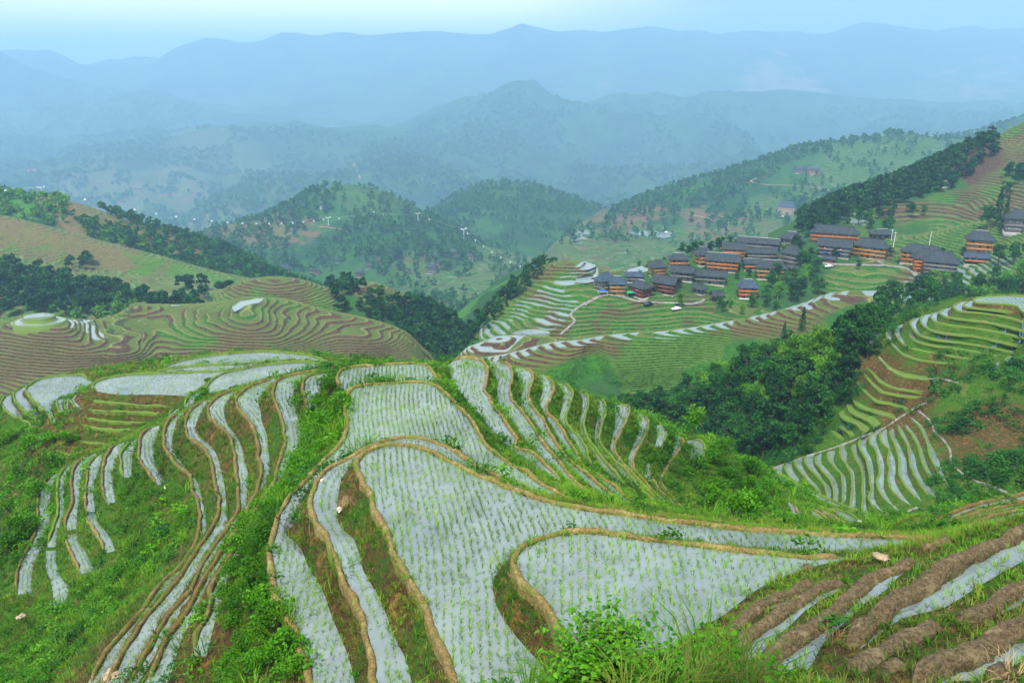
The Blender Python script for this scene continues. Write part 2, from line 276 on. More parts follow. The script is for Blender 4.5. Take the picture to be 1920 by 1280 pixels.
# ---------------------------------------------------------------- survey of the near terraces
# (height, lower lip line, upper foot line, bund style, rows, flags); the camera eye is height 0
K = dict
PADS = [
 # central knoll
 K(n='A', z=-15.0, O="6 1160,1330 1140,1278 1110,1190 1080,1110 1020,1000 975,880 930,770 850,650 790,540 745,430 700,350 660,260 640,190 600,130 575,70 5 568,690 600,648 660,608 740,588 820,588 900,600 980,630 1080,680 1180,730 1300,780 1440,840 1560,880 1700,920 1800,945 8 0,258 150,275 300,300 500,320 700,340 900,350 1100,365 1300,372 1450,375 1560,370",
   I="6 1720,1400 1640,1230 1560,1120 1500,1060 1420,960 1370,880 1340,800 1335,700 1380,620 1440,560 1480,530 1560,490 1680,450 1800,436 8 0,357 200,374 400,399 640,424 850,446 1000,456 1170,449 1250,436 1380,418 1480,398 1550,378", b='bund', bw=.23, bh=.12, rows=('dir', 100), sp=.25),
 K(n='F', z=-13.8, O="6 1790,1130 1750,1080 1740,1000 1690,910 1640,850 1560,760 1490,680 1462,610 1480,550 1560,495 1680,455 1800,440 1920,445 8 200,380 400,405 640,430 850,452 1000,462 1150,457",
   I="8 -10,1010 100,1010 250,960 310,890 430,800 530,740 590,700 640,660 720,600 800,560 900,520 1000,490 1140,462", b='bund', bw=.23, bh=.12, rows=('dir', 92), sp=.25),
 K(n='G', z=-16.2, O="6 735,1345 680,1278 665,1160 640,1030 590,880 530,740 480,620 430,520 370,400 325,320 320,260 350,150 400,90 460,50 520,25 5 560,640 650,600 740,560 820,548 900,548 1000,570 1100,610 1200,680 1300,740 1400,790 1500,826",
   I="6 905,1345 875,1278 850,1160 800,1060 740,910 700,810 660,740 600,640 580,550 545,460 490,420 455,350 460,250 475,150 500,100 560,40 5 590,640 660,603 740,583 820,580 900,590 980,620 1080,670 1180,720 1300,770 1440,830 1495,850", b='bund', bw=.23, bh=.12, rows=('off', .29)),
 K(n='B', z=-17.4, O="6 330,1340 312,1278 295,1160 240,1030 170,890 110,740 95,620 90,520 110,430 150,310 200,230 290,140 5 420,640 480,580 520,480 510,380 520,300 560,262 650,245 780,240 900,232 980,240 1040,280 1130,360 1220,470 1280,580 1360,650 1480,720 1600,800 1700,870 1800,905 1920,932",
   I="6 575,1345 555,1278 520,1130 450,960 400,830 370,740 300,640 270,560 230,490 175,450 165,420 200,350 260,260 290,185 400,85 5 480,700 560,635 650,596 740,556 820,544 900,544 1000,566 1100,605 1200,675 1300,735 1400,785 1500,820 1620,868 1760,905 1900,935", b='bund', bw=.23, bh=.12, rows=('dir', 96), sp=.25),
 K(n='C', z=-19.0, O="5 480,262 462,220 475,175 520,150 650,138 780,130 900,128 960,140 985,170 1012,215 1032,236", I="5 500,282 520,282 560,255 650,240 780,235 900,227 980,234 1020,240", b='bund', bw=.23, bh=.12, rows=('dir', 97), sp=.27),
 # strips of the left flank
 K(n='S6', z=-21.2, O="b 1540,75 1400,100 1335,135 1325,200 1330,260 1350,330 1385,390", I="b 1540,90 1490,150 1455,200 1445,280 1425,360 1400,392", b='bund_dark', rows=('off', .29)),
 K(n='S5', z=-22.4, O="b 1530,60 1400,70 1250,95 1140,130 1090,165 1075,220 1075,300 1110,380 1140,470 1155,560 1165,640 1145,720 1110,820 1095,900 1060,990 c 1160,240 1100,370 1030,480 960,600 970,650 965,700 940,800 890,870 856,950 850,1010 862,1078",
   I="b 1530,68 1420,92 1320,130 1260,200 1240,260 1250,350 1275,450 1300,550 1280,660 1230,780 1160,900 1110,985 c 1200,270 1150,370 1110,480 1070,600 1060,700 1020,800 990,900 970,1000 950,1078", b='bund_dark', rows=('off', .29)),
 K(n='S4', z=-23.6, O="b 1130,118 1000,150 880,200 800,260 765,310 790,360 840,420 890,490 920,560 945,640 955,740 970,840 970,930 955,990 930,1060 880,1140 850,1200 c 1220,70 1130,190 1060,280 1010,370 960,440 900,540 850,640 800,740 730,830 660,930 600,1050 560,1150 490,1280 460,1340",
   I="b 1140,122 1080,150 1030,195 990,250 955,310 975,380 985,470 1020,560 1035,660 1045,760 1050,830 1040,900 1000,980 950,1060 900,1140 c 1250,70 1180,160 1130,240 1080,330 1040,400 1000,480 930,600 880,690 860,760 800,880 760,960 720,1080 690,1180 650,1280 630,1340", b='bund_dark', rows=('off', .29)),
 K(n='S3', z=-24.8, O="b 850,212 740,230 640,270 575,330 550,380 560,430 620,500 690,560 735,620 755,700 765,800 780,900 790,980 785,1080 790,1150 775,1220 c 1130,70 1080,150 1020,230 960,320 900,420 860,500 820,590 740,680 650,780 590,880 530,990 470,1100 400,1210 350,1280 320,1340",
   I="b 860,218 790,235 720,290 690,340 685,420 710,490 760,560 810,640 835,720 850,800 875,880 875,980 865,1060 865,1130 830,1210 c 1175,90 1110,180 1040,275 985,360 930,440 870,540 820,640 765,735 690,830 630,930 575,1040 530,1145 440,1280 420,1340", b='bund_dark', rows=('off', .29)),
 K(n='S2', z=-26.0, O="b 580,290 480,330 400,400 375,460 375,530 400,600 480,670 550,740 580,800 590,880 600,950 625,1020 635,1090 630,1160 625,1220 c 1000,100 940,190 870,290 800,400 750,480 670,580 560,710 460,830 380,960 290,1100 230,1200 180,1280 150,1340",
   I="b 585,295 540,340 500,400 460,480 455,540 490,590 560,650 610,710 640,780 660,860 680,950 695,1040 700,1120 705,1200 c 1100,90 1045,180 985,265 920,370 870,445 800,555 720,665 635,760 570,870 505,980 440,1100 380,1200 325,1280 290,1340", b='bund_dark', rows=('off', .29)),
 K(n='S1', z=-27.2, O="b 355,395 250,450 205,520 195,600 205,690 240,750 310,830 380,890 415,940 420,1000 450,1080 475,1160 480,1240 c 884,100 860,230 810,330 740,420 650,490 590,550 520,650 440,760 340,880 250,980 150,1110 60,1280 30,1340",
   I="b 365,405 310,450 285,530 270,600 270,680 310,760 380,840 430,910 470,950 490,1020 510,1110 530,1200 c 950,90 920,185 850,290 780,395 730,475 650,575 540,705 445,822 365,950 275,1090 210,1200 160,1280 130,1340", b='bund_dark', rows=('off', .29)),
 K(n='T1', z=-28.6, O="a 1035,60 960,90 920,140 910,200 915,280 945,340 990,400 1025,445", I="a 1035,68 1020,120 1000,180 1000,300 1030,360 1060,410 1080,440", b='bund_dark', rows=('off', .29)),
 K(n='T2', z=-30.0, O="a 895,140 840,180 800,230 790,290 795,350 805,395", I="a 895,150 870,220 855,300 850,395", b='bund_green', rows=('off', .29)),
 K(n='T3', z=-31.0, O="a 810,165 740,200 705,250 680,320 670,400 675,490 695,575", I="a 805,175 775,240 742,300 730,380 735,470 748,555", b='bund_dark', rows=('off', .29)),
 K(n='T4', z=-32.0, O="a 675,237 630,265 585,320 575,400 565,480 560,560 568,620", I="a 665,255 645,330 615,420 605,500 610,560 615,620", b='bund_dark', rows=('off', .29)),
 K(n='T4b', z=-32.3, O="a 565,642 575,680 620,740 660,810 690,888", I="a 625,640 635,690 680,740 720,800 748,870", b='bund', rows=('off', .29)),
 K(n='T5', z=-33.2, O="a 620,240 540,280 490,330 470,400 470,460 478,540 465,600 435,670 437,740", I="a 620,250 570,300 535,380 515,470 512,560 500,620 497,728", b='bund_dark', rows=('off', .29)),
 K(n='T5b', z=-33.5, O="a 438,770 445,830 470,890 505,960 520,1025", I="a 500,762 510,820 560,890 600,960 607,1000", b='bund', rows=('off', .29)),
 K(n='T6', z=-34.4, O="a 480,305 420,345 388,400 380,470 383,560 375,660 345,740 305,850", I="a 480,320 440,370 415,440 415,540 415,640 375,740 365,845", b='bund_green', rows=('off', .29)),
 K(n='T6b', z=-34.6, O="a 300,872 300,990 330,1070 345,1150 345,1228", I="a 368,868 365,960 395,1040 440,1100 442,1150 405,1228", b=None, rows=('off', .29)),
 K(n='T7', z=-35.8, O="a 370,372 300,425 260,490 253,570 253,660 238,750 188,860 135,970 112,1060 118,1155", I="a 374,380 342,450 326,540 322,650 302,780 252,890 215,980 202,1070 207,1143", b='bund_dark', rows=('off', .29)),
 # strips of the right flank
 K(n='R1', z=-20.6, O="d 75,80 130,50 210,40 290,60 325,110 320,180 310,240 330,290 370,360 430,440 470,510 520,570 510,630 560,660 640,680 700,740 770,800 810,830 818,872", I="d 72,95 90,150 92,220 150,290 220,370 290,430 340,500 380,560 420,620 520,700 600,760 700,810 770,850 805,874", b='bund', bw=.23, bh=.14, rows=('off', .29)),
 K(n='R2', z=-21.8, O="d 330,72 400,65 460,80 490,120 490,190 475,250 490,320 540,380 600,450 650,530 690,600 750,670 820,750 880,830 950,900 1030,960 1100,990", I="d 335,80 378,140 398,220 405,340 450,420 540,520 560,570 640,640 700,720 800,790 880,870 1000,960 1090,993", b='bund', bw=.23, bh=.14, rows=('off', .29)),
 K(n='R3', z=-23.0, O="d 510,108 580,108 625,130 645,180 625,240 615,300 640,360 700,430 740,510 790,590 850,680 930,760 1010,820 1100,900 1200,980 1290,1040 1360,1075", I="d 515,120 545,180 560,280 565,360 620,430 670,500 700,590 800,690 880,770 1000,870 1130,980 1250,1045 1350,1080", b='bund', bw=.23, bh=.14, rows=('off', .29)),
 K(n='R4', z=-24.2, O="d 660,152 720,155 770,190 780,250 760,310 735,360 745,410 790,450 840,520 880,590 920,650 950,720 990,770 1060,810 1150,870 1230,930 1300,990 1390,1050 1450,1075", I="d 665,165 700,220 695,290 680,340 725,430 760,510 820,600 880,680 940,750 1060,850 1180,940 1290,1022 1380,1066", b='bund', bw=.23, bh=.14, rows=('off', .29)),
 K(n='R5', z=-25.4, O="d 800,210 850,210 890,240 905,300 885,370 865,430 870,480 910,530 960,580 1000,640 1020,720 1060,790", I="d 805,225 840,270 835,340 815,430 820,460 870,540 920,610 960,680 1000,750 1040,788", b='bund_green', rows=('off', .29)),
 K(n='R6', z=-26.6, O="d 935,262 975,265 1005,300 1010,370 990,430 985,510 1010,580 1070,660 1130,740 1200,810 1250,880 1310,930 1380,990", I="d 940,275 970,310 965,380 950,460 955,540 1010,640 1060,720 1120,800 1200,870 1270,930 1370,994", b='bund_green', rows=('off', .29)),
 K(n='R7', z=-27.8, O="d 1045,308 1090,310 1125,340 1130,410 1105,470 1090,540 1095,610 1130,670 1200,740 1270,800 1330,880 1400,950 1480,1010 1560,1080", I="d 1050,320 1075,370 1065,450 1050,540 1055,600 1110,680 1190,770 1270,860 1350,940 1450,1020 1550,1088", b='bund_green', rows=('off', .29)),
 K(n='R8', z=-29.0, O="d 1155,350 1210,348 1270,360 1285,395 1260,470 1220,550 1190,610 1190,670 1230,730 1290,790 1350,850 1410,920 1470,980 1540,1040 1610,1100", I="d 1160,365 1188,430 1180,510 1155,620 1160,670 1215,750 1280,820 1340,890 1420,960 1500,1030 1600,1103", b='bund', bw=.23, bh=.14, rows=('off', .29)),
 K(n='R9', z=-30.2, O="d 1325,412 1370,415 1410,450 1410,500 1380,580 1330,660 1310,720 1320,780 1370,840 1440,920 1500,970", I="d 1335,430 1340,520 1300,640 1270,720 1300,790 1360,860 1430,930 1490,975", b='bund', bw=.23, bh=.14, rows=('off', .29)),
 K(n='R10', z=-31.0, O="d 1440,488 1500,490 1525,520 1515,570 1490,630", I="d 1452,500 1467,560 1450,630", b='bund_green', rows=('off', .29)),
 K(n='R10b', z=-31.5, O="d 1412,738 1425,790 1440,850 1500,930 1570,1000 1640,1080 1700,1130", I="d 1400,742 1385,820 1440,890 1530,990 1610,1082 1690,1136", b='bund', bw=.21, bh=.13, rows=('off', .29)),
 K(n='R11', z=-32.5, O="d 1570,550 1620,560 1645,600 1620,650 1560,730 1510,820 1500,870 1540,930 1620,1020 1720,1130", I="d 1575,562 1580,620 1550,700 1500,800 1480,870 1520,950 1600,1045 1700,1134", b='bund', bw=.21, bh=.13, rows=('off', .29)),
 K(n='R12', z=-33.6, O="d 1660,590 1700,585 1760,600 1780,650 1760,720 1730,765", I="d 1665,602 1690,680 1660,755", b='bund_green', rows=('off', .29)),
 # strips of the slope at the viewer's right
 K(n='Q1', z=-13.0, O="e 850,372 760,412 700,440 620,470 545,520 480,570 420,620 380,690", I="e 850,380 760,425 680,465 560,520 500,560 440,615 392,690", b='bund_wet', bw=.36, bh=.18, rows=('off', .29), dy=-18),
 K(n='Q2', z=-12.6, O="e 1010,370 940,395 870,415 780,470 700,520 620,580 540,630 470,680 410,745", I="e 1005,385 950,412 860,455 760,520 690,590 620,650 550,720 490,790", b='bund_wet', bw=.34, bh=.18, rows=('off', .29), dy=-14),
 K(n='Q3', z=-12.0, O="e 1390,262 1290,300 1180,345 1100,400 1000,495 880,600 800,660 700,720 630,770 590,840 600,904 625,960", I="e 1395,280 1280,318 1180,420 1060,490 980,580 900,640 840,720 800,800 740,880 700,960", b='bund_wet', bw=.38, bh=.2, rows=('off', .33), dy=-18),
 K(n='Q4', z=-11.2, O="e 2000,105 1920,135 1800,185 1700,245 1600,305 1500,365 1400,425 1260,505 1180,590 1100,650 1045,725", I="e 2000,215 1920,255 1800,320 1700,380 1600,440 1550,480 1450,520 1340,540 1230,580 1150,655 1060,732", b='bund_wet', bw=.46, bh=.24, rows=('off', .36), dy=-20),
 K(n='Q5', z=-10.6, O="e 2000,410 1920,440 1800,500 1700,570 1620,618 1585,632", I="e 2000,450 1920,482 1850,512 1760,550 1680,595 1600,640", b='bund_wet', bw=.38, bh=.2, rows=('off', .29), dy=-20),
 K(n='Q6', z=-10.0, O="e 2060,615 1920,665 1800,720 1700,770 1600,820 1450,885 1380,930", I="e 2060,720 1960,760 1880,805 1800,845 1720,875 1660,930", b='bund_wet', bw=.46, bh=.24, rows=('off', .36), dy=-20),
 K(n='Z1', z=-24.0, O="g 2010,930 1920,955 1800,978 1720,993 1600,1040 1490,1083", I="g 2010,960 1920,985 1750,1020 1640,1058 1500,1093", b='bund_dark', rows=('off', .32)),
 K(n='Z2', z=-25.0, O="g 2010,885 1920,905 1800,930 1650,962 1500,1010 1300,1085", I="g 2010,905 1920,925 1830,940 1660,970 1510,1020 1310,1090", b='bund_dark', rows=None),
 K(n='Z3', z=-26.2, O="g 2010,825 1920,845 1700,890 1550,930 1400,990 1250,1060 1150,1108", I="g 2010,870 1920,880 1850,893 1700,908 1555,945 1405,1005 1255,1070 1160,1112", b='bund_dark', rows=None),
 # saddle beyond the right grassy knoll
 K(n='N1', z=-35.0, O="g 290,885 330,930 360,1000 368,1050 365,1090", I="g 285,895 308,950 310,1020 302,1088", b='bund', rows=('off', .29)),
 K(n='N2', z=-36.0, O="g 345,912 388,960 412,1020 435,1090", I="g 338,920 368,980 388,1040 400,1092", b='bund', rows=('off', .29)),
 K(n='N3', z=-37.0, O="g 400,905 500,975 580,1040 640,1105", I="g 480,1002 540,1050 620,1108", b='bund', rows=('off', .29)),
 K(n='N4', z=-37.8, O="g 440,900 540,960 640,1015 720,1075 760,1110", I="g 520,960 600,1003 680,1060 715,1108", b='bund', rows=('off', .29)),
 K(n='N5', z=-38.6, O="g 500,928 600,945 700,975 780,1030 860,1110", I="g 510,938 580,960 680,1010 760,1070 790,1108", b='bund_green', rows=('off', .29)),
 K(n='N6', z=-40.5, O="g 150,672 280,735 400,800 560,870 700,935 850,985", I="g 150,680 215,745 300,815 420,840 560,895 700,950 830,990", b='bund_green', rows=('off', .29)),
 # broad fields of the next saddle
 K(n='V2', z=-31.8, O="3 1165,410 1155,380 1185,340 1240,305 1300,288 1450,258 1600,240 1720,238 1820,262", I="3 1175,415 1280,385 1400,360 1600,303 1740,275 1815,266", b='bund_green', rows=('dir', 60), sp=.42, dense=1),
 K(n='V1', z=-33.2, O="i 870,445 845,420 850,390 900,355 1050,320 1200,302 1500,293 1920,276 3 1290,283 1310,287", I="i 890,450 960,465 1100,478 1300,478 1500,480 1640,487 1690,493 1770,440 1850,380 3 1170,335 1230,308 1305,289", b='bund_green', rows=('dir', 66), sp=.42, dense=1),
 K(n='V4', z=-34.4, O="3 838,302 900,285 960,275 1100,257 1300,250 1500,235 1620,238", I="3 840,303 1000,296 1100,296 1290,281 1450,254 1600,240", b='bund_green', rows=('dir', 66), sp=.42, dense=1),
 K(n='V3', z=-35.6, O="3 905,280 950,250 1100,212 1300,188 1500,181 1700,197 1860,242", I="3 915,280 960,272 1100,254 1300,247 1500,232 1620,218 1750,230 1855,245", b='bund_green', rows=('dir', 66), sp=.45),
 K(n='V5', z=-31.0, O="b 500,225 430,265 385,300 368,360", I="b 500,240 450,285 435,330 385,352", b='bund_green', rows=('off', .29)),
 K(n='V6', z=-31.8, O="b 330,362 260,400 225,440", I="b 335,368 275,410 235,443", b='bund_green', rows=None),
 K(n='U1', z=-36.6, O="i 848,374 790,340 730,310 600,310 480,320 350,350 270,395 240,430 255,470 320,540 380,600 440,660 480,720 502,738", I="i 850,380 760,420 650,480 530,520 475,560 460,610 485,680 512,735", b='bund_green', rows=('dir', 66), sp=.5),
 K(n='U2', z=-38.2, O="i 243,400 180,430 132,470 148,530 200,600 260,640 340,690 400,745 430,750", I="i 240,405 210,450 200,480 250,530 300,590 340,640 400,690 433,747", b='bund_green', rows=None),
 K(n='U3', z=-39.4, O="i 105,480 50,500 18,550 38,600 100,660 180,692 250,720 320,780 360,785", I="i 108,485 103,540 138,590 178,640 215,700 290,735 355,779", b='bund_green', rows=None),
 K(n='U4', z=-36.2, O="i 582,513 530,523 518,560 535,620 575,674", I="i 584,520 564,570 568,620 579,668", b='bund_green', rows=None),
 K(n='U5', z=-35.6, O="i 642,498 600,518 590,560 600,622", I="i 646,504 617,550 612,618", b='bund_green', rows=None),
 K(n='U6', z=-35.0, O="i 682,483 650,508 643,540 690,592 730,612", I="i 687,490 667,530 702,570 736,606", b='bund_green', rows=None),
 K(n='L1', z=-33.6, O="i 800,520 900,545 1050,560 1250,580 1450,582 1540,600", I="i 830,520 920,530 1060,545 1250,565 1450,570 1550,590", water=0, b='bund_green'),
 K(n='L2', z=-34.05, O="i 790,617 900,628 1100,640 1300,645 1420,655 1460,680", I="i 800,605 900,617 1100,629 1300,634 1440,645 1475,670", water=0, b='bund_green'),
 K(n='L3', z=-34.7, O="i 740,688 900,710 1100,730 1300,735 1400,745", I="i 750,678 900,698 1100,715 1300,722 1400,730", water=0, b='bund_green'),
 K(n='L4', z=-35.1, O="i 725,750 850,780 1000,795 1150,800 1250,810", I="i 735,742 850,768 1000,783 1150,788 1250,796", water=0, b='bund_green'),
 K(n='L5', z=-36.0, O="i 700,893 800,915 950,925 1000,930", I="i 710,885 800,900 950,912 1000,918", water=0, b='bund_green'),
 K(n='L6', z=-36.5, O="i 500,990 580,1010 680,1035", I="i 510,975 590,995 690,1020", water=0, b='bund_green'),
]
# spot heights: px, py, z
CTRL = """0,1290,-36 -150,1300,-40 -400,1200,-48 100,1300,-31.5 20,1180,-37.5 -60,1050,-42 0,1000,-40.5 20,900,-42 -60,850,-44 60,850,-42.5 120,830,-42 -100,780,-46
200,1100,-32.6 260,1020,-30.8 300,1060,-29.6 250,980,-31.2 180,1180,-30.4 120,1230,-32 90,1180,-34.5 330,960,-29.2 60,1250,-34.5
430,1240,-22.6 470,1180,-20.6 500,1100,-18.8 460,1280,-20.8 430,1300,-22.5 520,1290,-18.4 380,1260,-24 450,1050,-20.3 480,980,-19.6 520,930,-19.6 570,870,-19.8 610,800,-20.0 620,740,-20.3 640,700,-19.8 625,685,-21
850,700,-19.6 840,690,-19.7 868,712,-20 860,730,-19.2 900,800,-18.8
1330,820,-34 1400,862,-35.5 1450,895,-37.5 1480,925,-38.5 1470,980,-35 1400,1000,-33.4 1340,1000,-32.4 1350,920,-33.0 1400,930,-34 1440,950,-35.2 1310,900,-32.8 1360,860,-33.8
1250,985,-29 1180,965,-24.5 1500,940,-37.5 1560,1000,-35 1640,1003,-30 1560,960,-38
1700,1003,-24 1760,1000,-21 1650,1010,-18 1780,1000,-16 1800,1000,-13.5 1850,985,-12.6 1920,972,-12.2 1990,950,-12 1740,1012,-13.6
1920,1150,-10.3 1920,1265,-9.6 1850,1275,-9.4 1960,1290,-9 1700,1290,-9.8 1550,1290,-10.3 1400,1290,-10.6 1300,1290,-11 1200,1300,-10.8 1100,1310,-11.5 1020,1330,-13.2
1500,1250,-11.0 1380,1250,-12.0 1300,1230,-12.9 1260,1250,-12.5 1600,1050,-12.9 1690,1030,-12.9"""
# ground that falls away beyond the rims (all out of sight from the lookout)
SKIRT = ["-300,790,-60 0,760,-60 60,727,-60 150,718,-60 300,703,-60 450,678,-60 620,695,-60 720,690,-48 840,694,-44 900,688,-44 1000,712,-48 1100,752,-52 1200,786,-55 1300,826,-58 1400,900,-55 1480,1080,-62 1560,1150,-64 1640,1170,-64 1700,1140,-60 1800,1050,-58 1920,945,-50 2100,880,-50",
 "-300,840,-110 0,800,-110 300,720,-110 620,715,-100 900,710,-95 1200,810,-100 1400,960,-100 1560,1080,-95 1640,1080,-90 1900,990,-90 2150,890,-90"]
NEARXY = [(0, 0, -1.8), (6, 2, -1.6), (-4, 2, -4), (-12, 4, -12), (-25, 6, -24), (-45, 10, -40), (14, 2, -3.5), (28, 4, -5), (40, 10, -9), (0, -8, 1), (20, -8, 1), (-20, -8, -14), (-45, -8, -34), (45, -8, 0), (3, 7, -7.4), (9, 8, -8.2), (15, 10, -9.8), (20, 12, -9.8), (-4, 9, -11), (-9, 12, -17)]
# how bare the banks are: px, py, z, 0 (grass) .. 1 (bare earth)
BARE = """620,1100,-17,.72 570,1000,-17,.66 700,1150,-16,.6 640,930,-16,.75 600,900,-17,.5 750,1200,-15.5,.42 680,1000,-16,.45 960,1100,-14.5,.5 1000,1200,-14.5,.6 960,1180,-14.5,.6
400,800,-25,.6 450,850,-24,.55 500,830,-23,.45 350,760,-26,.55 340,700,-26,.3 480,760,-23,.6 440,930,-25,.5 360,900,-28,.4 540,800,-22,.35 400,980,-26,.5 375,1210,-22,1 340,1250,-23,.85 355,1130,-23,.9
250,850,-29,.15 150,950,-33,.2 100,1050,-35,.15 200,1000,-31,.25 60,1200,-36,.1 300,1050,-30,.05 450,1150,-20,.35 420,1240,-22,.6 480,1050,-19,.05 560,870,-19.5,0
900,720,-21,.1 950,740,-22,.1 1000,760,-23,.15 1100,780,-26,.25 1150,820,-28,.25 1240,880,-31,.3 1100,900,-23,0 1200,960,-25,0 1350,900,-33,.1 1430,940,-35,.2 900,820,-19,0
1600,1050,-12.6,.5 1500,1120,-12,.5 1700,1150,-11,.5 1600,1240,-11,.55 1850,1050,-11.5,.35 1900,1200,-10,.6 1300,1230,-12.8,.4 1900,1270,-9.5,.6 1560,990,-36,.1
200,750,-34,.7 150,790,-37,.75 300,780,-36,.7 250,745,-34,.3 60,760,-38.5,.6 100,820,-41,.35 20,850,-43,.05 250,830,-40,.3 1800,930,-25,.55 1700,960,-26,.4"""

# how overgrown the ground is: px, py, z, 0..1
LUSH = """280,1050,-31,1 200,1150,-32,1 100,1220,-34,1 30,1100,-39,1 20,950,-41,1 60,870,-42,1 250,960,-31,.7 330,1000,-29,.8 380,1120,-27,.3 0,1250,-36,1 40,1280,-35,1
400,1000,-25,0 430,1000,-23.5,.2 380,1100,-24,0 300,1150,-26,0 250,1200,-27,0 420,1100,-22.8,.2 340,1060,-26.5,0 480,1150,-19.3,1 500,1230,-18.4,1 450,1050,-20,1 500,1000,-19,1 530,920,-19,1 580,850,-20,1 620,780,-20,1 630,720,-20,1 420,1240,-22,.5 620,690,-20,1 760,680,-21,.5
250,900,-31,.2 160,1000,-33,.1 90,1080,-36,.1 400,850,-25,0 480,800,-23,0 350,760,-26,0 640,1000,-16,0 700,1200,-16,0 970,1130,-14.4,.15 650,900,-16,.1
920,830,-18.5,.25 870,720,-19.5,.8 1100,940,-20,.25 1000,780,-23,.1 1150,850,-28,.1 1280,960,-30,.3
1350,850,-34,1 1400,900,-35,1 1440,960,-35,1 1350,950,-33,1 1320,900,-33,.9 1460,920,-38,1 1550,950,-37,.2 1700,1000,-28,.4
1500,1100,-12,.05 1700,1150,-11,.05 1850,1050,-11,.1 1300,1240,-12,.6 1200,1280,-11,.9 1100,1290,-11,.9 1400,1280,-11,.5 1600,1280,-10,.2
150,830,-37,.7 100,810,-40,.6 50,850,-42,1 250,825,-36,.3 220,800,-35,.1 150,790,-36,.4 200,750,-34,0 60,770,-39,0 -50,900,-44,1"""
def parse(s, n):
    return np.array([[float(v) for v in w.split(',')] for w in s.split()]).reshape(-1, n)

